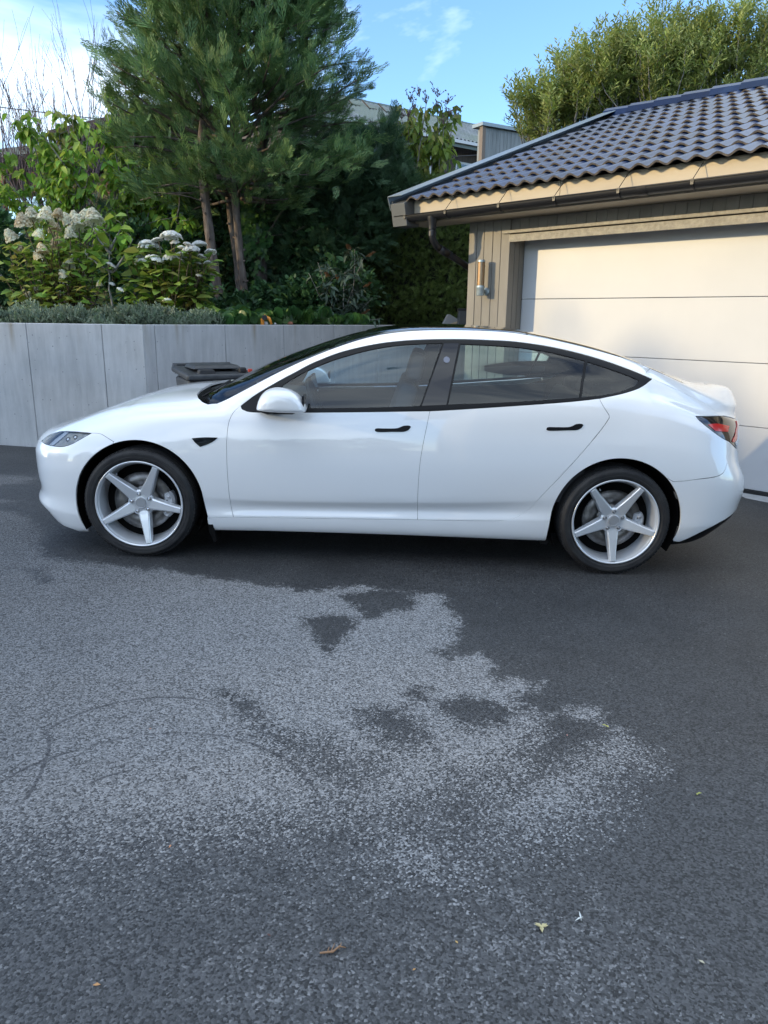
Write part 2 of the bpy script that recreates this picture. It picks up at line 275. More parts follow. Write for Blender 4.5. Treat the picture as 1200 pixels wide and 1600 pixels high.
SEG = {
 'hl_top': [(-2.1205,6.895), (-2.1114,7.053), (-2.1046,7.195), (-2.0962,7.327), (-2.0859,7.428), (-2.0733,7.517), (-2.0591,7.587), (-2.0437,7.635), (-2.0237,7.667), (-2.0018,7.665), (-1.9759,7.62), (-1.955,7.561), (-1.9321,7.483), (-1.9089,7.395), (-1.8865,7.306), (-1.8658,7.22), (-1.8478,7.144), (-1.8294,7.065), (-1.8128,6.989), (-1.7972,6.914), (-1.7817,6.842), (-1.7664,6.774), (-1.7514,6.711), (-1.7367,6.651), (-1.7223,6.597)],
 'hl_top_front': [(-2.1205,6.895), (-2.1079,7.125), (-2.0962,7.327), (-2.0733,7.517), (-2.0437,7.635), (-2.0101,7.649), (-1.9759,7.62)],
 'hl_top_rear': [(-1.9759,7.62), (-1.939,7.487), (-1.9052,7.365), (-1.8747,7.251), (-1.8478,7.144), (-1.8128,6.989), (-1.7817,6.842), (-1.7514,6.711), (-1.7223,6.597)],
 'hl_bot': [(-2.1205,6.895), (-2.0788,6.716), (-2.0555,6.629), (-2.0322,6.546), (-2.0119,6.473), (-1.9914,6.402), (-1.9711,6.335), (-1.9522,6.275), (-1.9329,6.216), (-1.9142,6.168), (-1.8972,6.137), (-1.8822,6.129), (-1.868,6.135), (-1.8544,6.15), (-1.8412,6.174), (-1.8281,6.206), (-1.8156,6.25), (-1.8032,6.298), (-1.7901,6.347), (-1.7793,6.385), (-1.7681,6.426), (-1.7566,6.468), (-1.7451,6.511), (-1.7336,6.554), (-1.7223,6.597)],
 'bump_line': [(-1.7223,6.597), (-1.708,6.553), (-1.6939,6.516), (-1.6801,6.475), (-1.667,6.422), (-1.6521,6.332), (-1.6383,6.228), (-1.6246,6.124), (-1.6135,6.043), (-1.6025,5.966), (-1.5915,5.891), (-1.5808,5.819)],
 'hood_side': [(-1.9757,7.617), (-1.9501,7.731), (-1.9247,7.833), (-1.9021,7.908), (-1.8754,7.96), (-1.853,7.977), (-1.8272,7.985), (-1.7993,7.986), (-1.7709,7.984), (-1.7433,7.98), (-1.7201,7.977), (-1.6968,7.974), (-1.6734,7.972), (-1.6502,7.974), (-1.6271,7.979), (-1.604,7.986), (-1.5808,7.995), (-1.5578,8.009), (-1.5339,7.978), (-1.511,7.961), (-1.4889,7.964), (-1.4671,7.973), (-1.4459,7.983), (-1.425,7.992), (-1.4041,8), (-1.383,8.007), (-1.3615,8.012), (-1.3394,8.017), (-1.3179,8.021), (-1.2957,8.024), (-1.2732,8.027), (-1.2504,8.027), (-1.2276,8.026), (-1.205,8.021), (-1.1829,8.013), (-1.1592,7.999), (-1.1358,7.978), (-1.1126,7.957), (-1.0897,7.94), (-1.0668,7.931), (-1.0439,7.933)],
 'door_front': [(-0.8378,7.8), (-0.8548,7.505), (-0.8702,7.181), (-0.8809,6.947), (-0.8894,6.824), (-0.8967,6.689), (-0.9024,6.533), (-0.9051,6.413), (-0.9071,6.278), (-0.9085,6.131), (-0.9095,5.981), (-0.9104,5.85), (-0.9108,5.735), (-0.9109,5.614), (-0.9106,5.488), (-0.9101,5.36), (-0.9093,5.229), (-0.9085,5.098), (-0.9076,4.968), (-0.9068,4.851), (-0.9059,4.731), (-0.9048,4.609), (-0.9037,4.486), (-0.9024,4.364), (-0.9009,4.243), (-0.8993,4.126), (-0.8974,4.006), (-0.8955,3.654), (-0.8931,3.289), (-0.8891,2.925), (-0.8835,2.415), (-0.8783,1.95)],
 'sill': [(-1.0378,1.885), (-1.0149,1.894), (-0.9919,1.905), (-0.9688,1.917), (-0.9458,1.928), (-0.923,1.937), (-0.9004,1.945), (-0.8783,1.95), (-0.8563,1.951), (-0.8365,1.948), (-0.8169,1.944), (-0.7958,1.939), (-0.7712,1.934), (-0.7412,1.93), (-0.7279,1.928), (-0.7137,1.927), (-0.6985,1.926), (-0.6824,1.926), (-0.6654,1.925), (-0.6476,1.924), (-0.629,1.924), (-0.6096,1.923), (-0.5894,1.923), (-0.5686,1.922), (-0.5472,1.922), (-0.5251,1.922), (-0.5024,1.922), (-0.4792,1.923), (-0.4554,1.923), (-0.4312,1.923), (-0.4065,1.924), (-0.3815,1.925), (-0.3561,1.925), (-0.3303,1.926), (-0.3043,1.927), (-0.278,1.928), (-0.2515,1.929), (-0.2248,1.93), (-0.198,1.931), (-0.171,1.932), (-0.144,1.934), (-0.1169,1.935), (-0.0899,1.936), (-0.0628,1.937), (-0.0359,1.939), (-0.0091,1.94), (0.0176,1.941), (0.0441,1.942), (0.0704,1.944), (0.0964,1.945), (0.1222,1.946), (0.1476,1.947), (0.1726,1.948), (0.1973,1.949), (0.2215,1.95), (0.2452,1.951)],
 'sill_a': [(-1.0378,1.885), (-1.0112,1.895), (-0.9846,1.906), (-0.958,1.916), (-0.9315,1.927), (-0.9049,1.938), (-0.8783,1.95)],
 'sill_b': [(-0.8783,1.95), (-0.8547,1.947), (-0.8312,1.945), (-0.8078,1.943), (-0.7844,1.941), (-0.761,1.939), (-0.7376,1.938), (-0.7142,1.936), (-0.6907,1.935), (-0.6671,1.934), (-0.6433,1.934), (-0.6195,1.933), (-0.5954,1.932), (-0.5711,1.932), (-0.5466,1.931), (-0.5245,1.931), (-0.5022,1.931), (-0.4798,1.931), (-0.4572,1.93), (-0.4344,1.93), (-0.4116,1.93), (-0.3886,1.93), (-0.3656,1.93), (-0.3425,1.93), (-0.3194,1.93), (-0.2962,1.93), (-0.2729,1.931), (-0.2497,1.931), (-0.2265,1.932), (-0.2033,1.932), (-0.1802,1.933), (-0.1571,1.933), (-0.1338,1.934), (-0.1105,1.935), (-0.0871,1.936), (-0.0637,1.937), (-0.0403,1.938), (-0.0169,1.939), (0.0066,1.94), (0.03,1.941), (0.0535,1.943), (0.077,1.944), (0.1004,1.945), (0.1239,1.946), (0.1474,1.947), (0.1708,1.948), (0.1943,1.949), (0.2177,1.95), (0.2412,1.951)],
 'door_mid': [(0.2824,6.967), (0.2786,6.845), (0.2749,6.724), (0.2712,6.601), (0.2673,6.473), (0.2641,6.366), (0.2606,6.254), (0.2571,6.139), (0.2536,6.024), (0.2504,5.913), (0.2477,5.809), (0.2446,5.686), (0.242,5.571), (0.2397,5.452), (0.2378,5.32), (0.2367,5.215), (0.2358,5.102), (0.2351,4.977), (0.2346,4.837), (0.2343,4.692), (0.2341,4.548), (0.2342,4.406), (0.2344,4.27), (0.2349,4.133), (0.2357,3.98), (0.2373,3.605), (0.2389,3.222), (0.24,2.822), (0.2406,2.354), (0.2412,1.951)],
 'door_rear_curve': [(0.2412,1.951), (0.2642,1.951), (0.2869,1.95), (0.3094,1.949), (0.3321,1.948), (0.3549,1.947), (0.3782,1.947), (0.4021,1.946), (0.4268,1.946), (0.4495,1.946), (0.4738,1.946), (0.4992,1.946), (0.5254,1.946), (0.5517,1.946), (0.5778,1.947), (0.603,1.948), (0.627,1.95), (0.6491,1.952), (0.669,1.956), (0.6861,1.96), (0.7102,1.967), (0.7295,1.976), (0.749,1.993), (0.7717,2.024), (0.7947,2.081), (0.8182,2.211), (0.8365,2.363), (0.8553,2.552), (0.8741,2.774), (0.8922,3.011), (0.9091,3.182), (0.9234,3.354), (0.9365,3.544), (0.949,3.743), (0.9617,3.945), (0.9751,4.078), (0.9895,4.186), (1.0033,4.283), (1.0176,4.383), (1.0324,4.486), (1.0474,4.59), (1.0626,4.696), (1.0779,4.802), (1.093,4.909), (1.1078,5.014), (1.1213,5.104), (1.1349,5.194), (1.1486,5.287), (1.1623,5.38), (1.1759,5.474), (1.1894,5.569), (1.2025,5.664), (1.2153,5.758), (1.2275,5.852), (1.2409,5.955), (1.2544,6.042), (1.2678,6.113), (1.2805,6.182), (1.2923,6.247), (1.303,6.308), (1.3123,6.363), (1.3273,6.464), (1.3401,6.556)],
 'door_rear_top': [(1.3401,6.556), (1.3353,6.619), (1.3213,6.701), (1.3047,6.795), (1.2924,6.89), (1.2813,6.993)],
 'fender_top': [(-1.0439,7.933), (-1.0185,7.991), (-0.9922,8.037), (-0.9661,7.971), (-0.9401,7.895), (-0.9133,7.872), (-0.8872,7.858), (-0.8623,7.834), (-0.8379,7.797)],
 'belt_f': [(-0.8379,7.797), (-0.8279,7.357), (-0.7965,7.066), (-0.7806,7.023), (-0.7615,7.001), (-0.74,6.993), (-0.7166,6.989), (-0.6922,6.986), (-0.6674,6.982), (-0.6466,6.978), (-0.625,6.975), (-0.6024,6.972), (-0.5791,6.971), (-0.5551,6.97), (-0.5306,6.969), (-0.5056,6.968), (-0.4803,6.967), (-0.4548,6.966), (-0.4291,6.965), (-0.4088,6.964), (-0.3881,6.964), (-0.3671,6.963), (-0.3459,6.963), (-0.3244,6.963), (-0.3027,6.963), (-0.2807,6.964), (-0.2586,6.964), (-0.2363,6.965), (-0.2139,6.965), (-0.1914,6.966), (-0.1688,6.967), (-0.1461,6.967), (-0.1234,6.968), (-0.1007,6.969), (-0.0789,6.969), (-0.057,6.97), (-0.0348,6.971), (-0.0125,6.971), (0.0099,6.972), (0.0324,6.972), (0.055,6.973), (0.0777,6.973), (0.1004,6.973), (0.1232,6.973), (0.146,6.973), (0.1689,6.973), (0.1917,6.972), (0.2144,6.971), (0.2372,6.97), (0.2598,6.969), (0.2824,6.967)],
 'belt_r': [(0.2824,6.967), (0.3026,6.969), (0.3217,6.969), (0.3414,6.97), (0.3632,6.97), (0.3887,6.971), (0.4052,6.972), (0.4233,6.972), (0.4429,6.972), (0.4638,6.972), (0.4858,6.972), (0.5087,6.972), (0.5324,6.972), (0.5567,6.972), (0.5814,6.972), (0.6064,6.971), (0.6315,6.971), (0.6565,6.971), (0.6813,6.972), (0.7057,6.972), (0.7295,6.972), (0.7525,6.972), (0.7746,6.971), (0.7984,6.971), (0.8223,6.97), (0.8463,6.969), (0.8702,6.968), (0.894,6.967), (0.9176,6.966), (0.941,6.966), (0.9641,6.966), (0.9869,6.966), (1.0093,6.966), (1.0312,6.968), (1.0526,6.969), (1.0735,6.972), (1.0936,6.974), (1.1194,6.977), (1.1439,6.981), (1.1674,6.985), (1.1903,6.991), (1.2128,6.997), (1.2354,7.009), (1.2582,7.025), (1.2817,7.045)],
 'belt_q': [(1.2817,7.045), (1.3051,7.089), (1.329,7.137), (1.353,7.189), (1.3769,7.245), (1.4003,7.306), (1.4229,7.375), (1.4461,7.455), (1.4691,7.545), (1.4915,7.645), (1.5126,7.757), (1.5317,7.882), (1.5588,8.118), (1.5817,8.373), (1.6033,8.738), (1.6261,9.026)],
 'dlo_top': [(-0.8379,7.797), (-0.8167,8.12), (-0.8027,8.289), (-0.7858,8.47), (-0.7676,8.64), (-0.7497,8.784), (-0.732,8.9), (-0.7139,8.988), (-0.6957,9.039), (-0.6775,9.081), (-0.6596,9.121), (-0.6417,9.159), (-0.6237,9.196), (-0.6053,9.231), (-0.5858,9.263), (-0.5659,9.292), (-0.5458,9.319), (-0.5258,9.345), (-0.5062,9.372), (-0.4867,9.399), (-0.467,9.422), (-0.447,9.438), (-0.4266,9.446), (-0.4059,9.449), (-0.3851,9.449), (-0.3643,9.449), (-0.3443,9.45), (-0.3245,9.451), (-0.3041,9.447), (-0.2823,9.438), (-0.2633,9.425), (-0.2433,9.409), (-0.2226,9.392), (-0.2015,9.374), (-0.1803,9.355), (-0.1594,9.335), (-0.1387,9.315), (-0.118,9.294), (-0.0972,9.274), (-0.0764,9.254), (-0.0556,9.236), (-0.0348,9.218), (-0.0102,9.196), (0.0143,9.174), (0.039,9.149), (0.0636,9.125), (0.0884,9.102), (0.1127,9.081), (0.1365,9.062), (0.1607,9.042), (0.186,9.022), (0.2134,9), (0.2333,8.99), (0.2544,8.98), (0.2766,8.972), (0.2995,8.967), (0.323,8.964), (0.3466,8.963), (0.3702,8.963), (0.3934,8.964), (0.416,8.965), (0.4376,8.966), (0.4605,8.967), (0.4828,8.968), (0.5047,8.97), (0.5263,8.972), (0.5477,8.974), (0.5691,8.978), (0.5904,8.982), (0.612,8.986), (0.6359,8.992), (0.6594,9), (0.6829,9.012), (0.7064,9.024), (0.7302,9.033), (0.7546,9.038), (0.7796,9.038), (0.8006,9.035), (0.8222,9.03), (0.8441,9.024), (0.8664,9.016), (0.889,9.008), (0.9117,8.999), (0.9344,8.992), (0.957,8.984), (0.9794,8.976), (1.0015,8.968), (1.0256,8.957), (1.0499,8.948), (1.0743,8.941), (1.0987,8.936), (1.1231,8.933), (1.1473,8.931), (1.1713,8.929), (1.1949,8.928), (1.218,8.927), (1.2414,8.927), (1.2643,8.927), (1.2869,8.928), (1.3092,8.93), (1.3313,8.932), (1.3531,8.934), (1.3747,8.936), (1.3962,8.939), (1.4197,8.942), (1.4433,8.946), (1.4665,8.95), (1.4891,8.954), (1.5107,8.958), (1.5309,8.962), (1.5495,8.964), (1.5756,8.958), (1.5989,8.963), (1.6261,9.026)],
 'rail_end': [(1.6261,9.026), (1.6193,9.283), (1.5845,9.101), (1.6074,9.551), (1.6434,9.99)],
 'lid_line': [(1.6261,9.026), (1.6512,9.011), (1.6768,9.01), (1.7027,9.02), (1.7291,9.04), (1.7559,9.064), (1.783,9.091), (1.8103,9.119), (1.8381,9.149), (1.8662,9.182), (1.8944,9.213), (1.9222,9.236), (1.9496,9.25), (1.9763,9.251), (2.0024,9.242), (2.0295,9.217), (2.0562,9.178), (2.0828,9.123), (2.1096,9.049), (2.1358,8.896), (2.1599,8.605)],
 'rail_top_a': [(-1.0439,7.933), (-1.0184,7.973), (-0.9922,8.037)],
 'rail_top': [(-0.9922,8.037), (-0.97,8.305), (-0.9452,8.604), (-0.9278,8.832), (-0.909,9.046), (-0.8894,9.161), (-0.8696,9.239), (-0.8503,9.292), (-0.8315,9.333), (-0.813,9.374), (-0.7948,9.415), (-0.7768,9.455), (-0.7589,9.494), (-0.741,9.531), (-0.7231,9.567), (-0.7051,9.601), (-0.687,9.634), (-0.6687,9.665), (-0.6505,9.694), (-0.6322,9.723), (-0.6137,9.75), (-0.5952,9.776), (-0.5766,9.799), (-0.558,9.818), (-0.5394,9.835), (-0.5206,9.847), (-0.5017,9.856), (-0.4827,9.861), (-0.4638,9.864), (-0.4449,9.865), (-0.4259,9.865), (-0.4069,9.865), (-0.3878,9.865), (-0.3641,9.864), (-0.3403,9.86), (-0.3164,9.855), (-0.2925,9.849), (-0.2687,9.845), (-0.2449,9.843), (-0.221,9.845), (-0.1971,9.849), (-0.1733,9.854), (-0.1494,9.86), (-0.1254,9.865), (-0.1014,9.869), (-0.0783,9.876), (-0.0556,9.886), (-0.0318,9.896), (-0.0053,9.903), (0.0153,9.907), (0.0371,9.91), (0.0601,9.912), (0.0841,9.914), (0.1091,9.917), (0.1348,9.922), (0.1614,9.93), (0.1886,9.943), (0.2092,9.953), (0.2308,9.962), (0.2532,9.97), (0.2762,9.976), (0.2997,9.982), (0.3236,9.987), (0.3478,9.991), (0.3721,9.995), (0.3965,9.998), (0.4207,10.002), (0.4447,10.006), (0.4683,10.01), (0.4914,10.015), (0.5139,10.02), (0.5391,10.026), (0.5643,10.033), (0.5892,10.039), (0.614,10.044), (0.6385,10.047), (0.6627,10.049), (0.6865,10.048), (0.71,10.045), (0.733,10.038), (0.7556,10.029), (0.7778,10.017), (0.8037,10.004), (0.829,9.992), (0.854,9.983), (0.8786,9.977), (0.9029,9.971), (0.9271,9.965), (0.9511,9.958), (0.9751,9.95), (0.9981,9.942), (1.0208,9.934), (1.0433,9.927), (1.0657,9.921), (1.0881,9.916), (1.1105,9.912), (1.1332,9.907), (1.156,9.902), (1.1801,9.897), (1.2042,9.891), (1.2285,9.886), (1.2529,9.882), (1.2774,9.88), (1.3021,9.881), (1.327,9.884), (1.352,9.889), (1.3759,9.9), (1.401,9.916), (1.4268,9.937), (1.4528,9.96), (1.4785,9.985), (1.5037,10.008), (1.5279,10.03), (1.5497,10.044), (1.6434,9.99)],
 'lid_strip': [(1.6434,9.99), (1.6645,9.969), (1.6863,9.97), (1.7085,9.979), (1.7313,9.995), (1.7566,10.033), (1.7839,10.079), (1.8093,10.119), (1.8349,10.15), (1.8602,10.171), (1.8848,10.181), (1.9086,10.183), (1.9315,10.178), (1.9531,10.169), (1.9733,10.158), (1.9984,10.138), (2.0223,10.114), (2.0452,10.085), (2.067,10.052), (2.0884,10.016), (2.115,9.963), (2.1426,9.903), (2.173,9.834)],
 'hood_rear': [(-1.0439,7.933), (-1.0653,8.107), (-1.0864,8.33), (-1.1259,8.978), (-1.1562,9.759), (-1.1763,10.438), (-1.18,10.78), (-1.1788,11.066)],
 'ws_base': [(-1.0439,7.933), (-1.0421,8.623), (-1.0385,9.517), (-1.0259,10.038), (-1.0094,10.123)],
 'tl_top': [(1.8943,6.941), (1.9233,7.01), (1.9538,7.175), (1.9854,7.38), (2.0175,7.582), (2.0488,7.758), (2.0811,7.919), (2.1166,8.173), (2.1599,8.605)],
 'tl_top2': [(2.1599,8.605), (2.2343,8.758)],
 'tl_bot': [(1.8943,6.941), (1.9068,6.86), (1.924,6.809), (1.9476,6.757), (1.9739,6.708), (1.9955,6.672), (2.0201,6.635), (2.0462,6.602), (2.0719,6.575), (2.0952,6.556), (2.1251,6.546), (2.1548,6.542)],
 'rb_line': [(1.7549,4.687), (1.7776,4.729), (1.8005,4.771), (1.8239,4.817), (1.8493,4.872), (1.8756,4.93), (1.9039,4.989), (1.9279,5.027), (1.9549,5.063), (1.9826,5.1), (2.009,5.14), (2.0318,5.186), (2.0604,5.264), (2.0845,5.37), (2.1008,5.496), (2.1154,5.651), (2.1297,5.816), (2.1437,5.992), (2.1522,6.127), (2.1568,6.248), (2.1576,6.349), (2.1562,6.445), (2.1548,6.542)],
 'glass_f': [(-0.5938,8.859), (-0.5762,8.935), (-0.5586,9.001), (-0.5408,9.049), (-0.5225,9.085), (-0.5034,9.109), (-0.4837,9.125), (-0.4637,9.134), (-0.4436,9.14), (-0.4232,9.144), (-0.4026,9.147), (-0.382,9.148), (-0.3613,9.147), (-0.3413,9.145), (-0.3216,9.14), (-0.3013,9.133), (-0.2796,9.122), (-0.2607,9.111), (-0.2409,9.098), (-0.2203,9.085), (-0.1993,9.07), (-0.1783,9.054), (-0.1575,9.037), (-0.137,9.019), (-0.1164,9.002), (-0.0957,8.988), (-0.0751,8.976), (-0.0544,8.965), (-0.0337,8.955), (-0.0092,8.943), (0.0153,8.932), (0.0398,8.921), (0.0643,8.91), (0.089,8.899), (0.1138,8.89), (0.1386,8.88), (0.1634,8.87), (0.1884,8.859), (0.2137,8.849), (0.2355,8.841), (0.2575,8.835), (0.2797,8.829), (0.3019,8.826), (0.3242,8.825), (0.3464,8.826)],
 'glass_f2': [(0.3464,8.826), (0.3388,8.717), (0.3314,8.616), (0.3242,8.52), (0.317,8.428), (0.31,8.337), (0.3029,8.247), (0.2958,8.155), (0.2886,8.061), (0.2814,7.96), (0.2742,7.854), (0.267,7.747), (0.2597,7.64), (0.2525,7.534), (0.2454,7.428), (0.2382,7.323), (0.2312,7.219), (0.2241,7.115)],
 'glass_f3': [(0.2241,7.115), (0.2009,7.115), (0.1776,7.114), (0.1544,7.114), (0.1311,7.113), (0.1079,7.113), (0.0846,7.112), (0.0614,7.111), (0.0381,7.11), (0.0148,7.11), (-0.0085,7.109), (-0.0318,7.108), (-0.0551,7.108), (-0.0784,7.108), (-0.1017,7.109), (-0.1237,7.11), (-0.1462,7.111), (-0.1689,7.113), (-0.1918,7.115), (-0.2147,7.117), (-0.2377,7.12), (-0.2607,7.123), (-0.2834,7.126), (-0.3059,7.13), (-0.328,7.134), (-0.3497,7.139), (-0.3709,7.144), (-0.3914,7.149), (-0.4112,7.154), (-0.4302,7.16), (-0.4557,7.169), (-0.4807,7.178), (-0.5049,7.189), (-0.5283,7.2), (-0.5505,7.213), (-0.5714,7.225), (-0.5906,7.238), (-0.608,7.251), (-0.6306,7.272), (-0.6497,7.292), (-0.6687,7.313)],
 'glass_f4': [(-0.6687,7.313), (-0.6581,7.526), (-0.6473,7.728), (-0.6368,7.924), (-0.627,8.115), (-0.6181,8.302), (-0.6098,8.488), (-0.6018,8.674), (-0.5938,8.859)],
 'bp1': [(0.3564,8.826), (0.3859,8.826), (0.4153,8.827), (0.4448,8.829)],
 'bp2': [(0.4448,8.829), (0.4402,8.712), (0.4358,8.606), (0.4317,8.505), (0.4276,8.408), (0.4237,8.312), (0.4197,8.216), (0.4156,8.118), (0.4115,8.017), (0.4073,7.906), (0.4031,7.792), (0.3988,7.679), (0.3946,7.566), (0.3904,7.454), (0.3863,7.342), (0.3823,7.232), (0.3783,7.123)],
 'bp3': [(0.3783,7.123), (0.3542,7.123), (0.33,7.123), (0.3059,7.123), (0.2818,7.122), (0.2577,7.12), (0.2335,7.119)],
 'bp4': [(0.2335,7.119), (0.2406,7.222), (0.2477,7.326), (0.2549,7.431), (0.2621,7.537), (0.2693,7.643), (0.2765,7.749), (0.2838,7.855), (0.2911,7.962), (0.2983,8.062), (0.3055,8.156), (0.3126,8.247), (0.3197,8.337), (0.3269,8.428), (0.3341,8.52), (0.3413,8.616), (0.3487,8.716), (0.3564,8.826)],
 'gr1': [(0.4563,8.807), (0.48,8.803), (0.5039,8.801), (0.5279,8.799), (0.552,8.799), (0.5759,8.799), (0.5997,8.8), (0.6231,8.802), (0.6461,8.803), (0.6686,8.805), (0.6932,8.807), (0.7172,8.809), (0.7408,8.811), (0.764,8.813), (0.787,8.813), (0.8101,8.811), (0.8334,8.807), (0.8568,8.801), (0.8799,8.795), (0.903,8.787), (0.9262,8.778), (0.9496,8.767), (0.9735,8.756), (0.998,8.744), (1.0202,8.732), (1.043,8.718), (1.0661,8.705), (1.0897,8.692), (1.1135,8.682), (1.1375,8.673), (1.1616,8.667), (1.1856,8.662), (1.2095,8.66)],
 'gr2': [(1.2095,8.66), (1.2039,8.499), (1.1988,8.346), (1.1936,8.196), (1.1882,8.042), (1.1821,7.856), (1.1757,7.659), (1.1694,7.467), (1.1636,7.281), (1.1584,7.104)],
 'gr3': [(1.1584,7.104), (1.1357,7.101), (1.113,7.099), (1.0904,7.096), (1.0678,7.093), (1.0452,7.09), (1.0226,7.088), (1.0001,7.086), (0.9775,7.085), (0.955,7.084), (0.9325,7.083), (0.9101,7.083), (0.8876,7.083), (0.8651,7.084), (0.8427,7.085), (0.8202,7.086), (0.7978,7.087), (0.7753,7.088), (0.7527,7.09), (0.7301,7.092), (0.7074,7.094), (0.6848,7.096), (0.6621,7.098), (0.6394,7.1), (0.6167,7.103), (0.594,7.106), (0.5713,7.109), (0.5486,7.112), (0.5259,7.115), (0.5032,7.118), (0.4804,7.121), (0.4577,7.124), (0.435,7.126), (0.4122,7.128), (0.3895,7.129)],
 'gr4': [(0.3895,7.129), (0.3935,7.237), (0.3976,7.345), (0.4017,7.455), (0.406,7.566), (0.4102,7.677), (0.4145,7.789), (0.4187,7.901), (0.423,8.011), (0.4271,8.111), (0.4312,8.207), (0.4352,8.302), (0.4392,8.396), (0.4432,8.492), (0.4474,8.591), (0.4517,8.695), (0.4563,8.807)],
 'gq1': [(1.2252,8.649), (1.2485,8.636), (1.272,8.626), (1.2955,8.616), (1.3189,8.606), (1.3419,8.596), (1.3642,8.585), (1.3858,8.573), (1.4078,8.559), (1.4299,8.544), (1.4514,8.529), (1.4715,8.513), (1.4896,8.497), (1.5048,8.48), (1.5228,8.447), (1.5381,8.413)],
 'gq2': [(1.5381,8.413), (1.5241,8.138), (1.5028,7.953), (1.4761,7.788), (1.4532,7.667), (1.4286,7.557), (1.4032,7.462), (1.3817,7.395), (1.3597,7.337), (1.3368,7.285), (1.3126,7.238), (1.2907,7.203), (1.2675,7.174), (1.2436,7.151), (1.2194,7.135), (1.1953,7.123), (1.1717,7.113)],
 'gq3': [(1.1717,7.113), (1.1772,7.288), (1.1834,7.471), (1.1899,7.661), (1.1966,7.856), (1.2029,8.04), (1.2086,8.192), (1.214,8.34), (1.2194,8.49), (1.2252,8.649)],
 'arch_f1': [(-1.7889,0.865), (-1.7906,1.134), (-1.7948,1.295), (-1.799,1.429), (-1.8029,1.552), (-1.8064,1.671), (-1.8093,1.79), (-1.8117,1.914), (-1.8146,2.055), (-1.8192,2.212), (-1.8237,2.371), (-1.8277,2.532), (-1.8311,2.694), (-1.8335,2.857), (-1.8346,3.018), (-1.8344,3.17), (-1.833,3.321), (-1.8306,3.47), (-1.8275,3.618), (-1.8238,3.765), (-1.8196,3.91), (-1.8151,4.044), (-1.8102,4.16), (-1.8048,4.273), (-1.7989,4.382), (-1.7924,4.486), (-1.7854,4.586), (-1.778,4.681), (-1.77,4.771), (-1.7616,4.856), (-1.7526,4.936), (-1.7433,5.013), (-1.7334,5.091), (-1.7231,5.165), (-1.7123,5.235), (-1.7012,5.3), (-1.6896,5.361), (-1.6777,5.418), (-1.6655,5.472), (-1.6529,5.522), (-1.64,5.567), (-1.6268,5.61), (-1.6133,5.648), (-1.5996,5.684), (-1.5856,5.715)],
 'arch_f2': [(-1.5856,5.715), (-1.569,5.748), (-1.5522,5.775), (-1.535,5.775), (-1.5175,5.779), (-1.4999,5.784), (-1.4821,5.788), (-1.4643,5.789), (-1.4464,5.786), (-1.4285,5.779), (-1.4106,5.767), (-1.3928,5.75), (-1.3751,5.728), (-1.3576,5.701), (-1.3402,5.67), (-1.323,5.635), (-1.3061,5.596), (-1.2895,5.554), (-1.2732,5.509), (-1.2572,5.461), (-1.2417,5.41), (-1.2266,5.356), (-1.2119,5.299), (-1.1977,5.24), (-1.1841,5.177), (-1.171,5.112), (-1.1584,5.044), (-1.1465,4.974), (-1.1352,4.903), (-1.1246,4.829), (-1.1146,4.751), (-1.1053,4.67), (-1.0968,4.587), (-1.089,4.501), (-1.0819,4.412), (-1.0756,4.321), (-1.0701,4.228), (-1.0654,4.134), (-1.0615,4.036), (-1.0584,3.879), (-1.0561,3.677), (-1.052,3.341), (-1.047,3.054), (-1.04,2.47), (-1.034,2.013)],
 'arch_r1': [(1.037,1.078), (1.038,1.377), (1.041,1.722), (1.044,2.016), (1.0491,2.955), (1.052,3.198), (1.056,3.42), (1.0613,3.638), (1.0676,3.849), (1.0752,4.029), (1.0838,4.148), (1.0935,4.261), (1.1043,4.37), (1.1161,4.473), (1.1288,4.572), (1.1426,4.665), (1.1572,4.753), (1.1727,4.834), (1.189,4.909), (1.2061,4.977), (1.2239,5.037), (1.2424,5.09), (1.2614,5.138), (1.281,5.18), (1.3011,5.217), (1.3216,5.248), (1.3424,5.274), (1.3636,5.294), (1.3849,5.308), (1.4065,5.316), (1.4281,5.319), (1.4498,5.316), (1.4714,5.308), (1.4929,5.295), (1.5143,5.277), (1.5354,5.254), (1.5562,5.225), (1.5767,5.192), (1.5967,5.157), (1.617,5.128), (1.6368,5.078), (1.6558,5.024), (1.6741,4.959), (1.6916,4.883), (1.7083,4.797)],
 'arch_r2': [(1.7083,4.797), (1.7156,4.755), (1.7227,4.711), (1.7296,4.666), (1.7364,4.618), (1.7429,4.569), (1.7492,4.518), (1.7554,4.465), (1.7613,4.411), (1.767,4.354), (1.7725,4.296), (1.7778,4.236), (1.7829,4.175), (1.7878,4.112), (1.7925,4.047), (1.7971,3.975), (1.8015,3.893), (1.8057,3.807), (1.8098,3.721), (1.8137,3.632), (1.8173,3.543), (1.8208,3.452), (1.8241,3.36), (1.8271,3.268), (1.8299,3.174), (1.8324,3.079), (1.8347,2.983), (1.8366,2.884), (1.8383,2.784), (1.8396,2.683), (1.8408,2.583), (1.8416,2.482), (1.8423,2.381), (1.8428,2.28), (1.8431,2.178), (1.8434,2.075), (1.8438,1.978), (1.8448,1.892), (1.8457,1.811), (1.8466,1.73), (1.8472,1.651), (1.8478,1.572), (1.8481,1.491), (1.8482,1.409), (1.848,1.323)],
 'badge': [(-1.1166,5.941), (-1.1039,5.949), (-1.0912,5.957), (-1.0786,5.965), (-1.0659,5.972), (-1.0532,5.978), (-1.0405,5.983), (-1.0278,5.985), (-1.0151,5.985), (-1.0024,5.984), (-0.9897,5.982), (-0.977,5.981), (-0.9643,5.979)],
 'badge2': [(-0.9643,5.979), (-0.9797,5.901), (-0.9972,5.828), (-1.0182,5.771), (-1.0424,5.719), (-1.0666,5.664)],
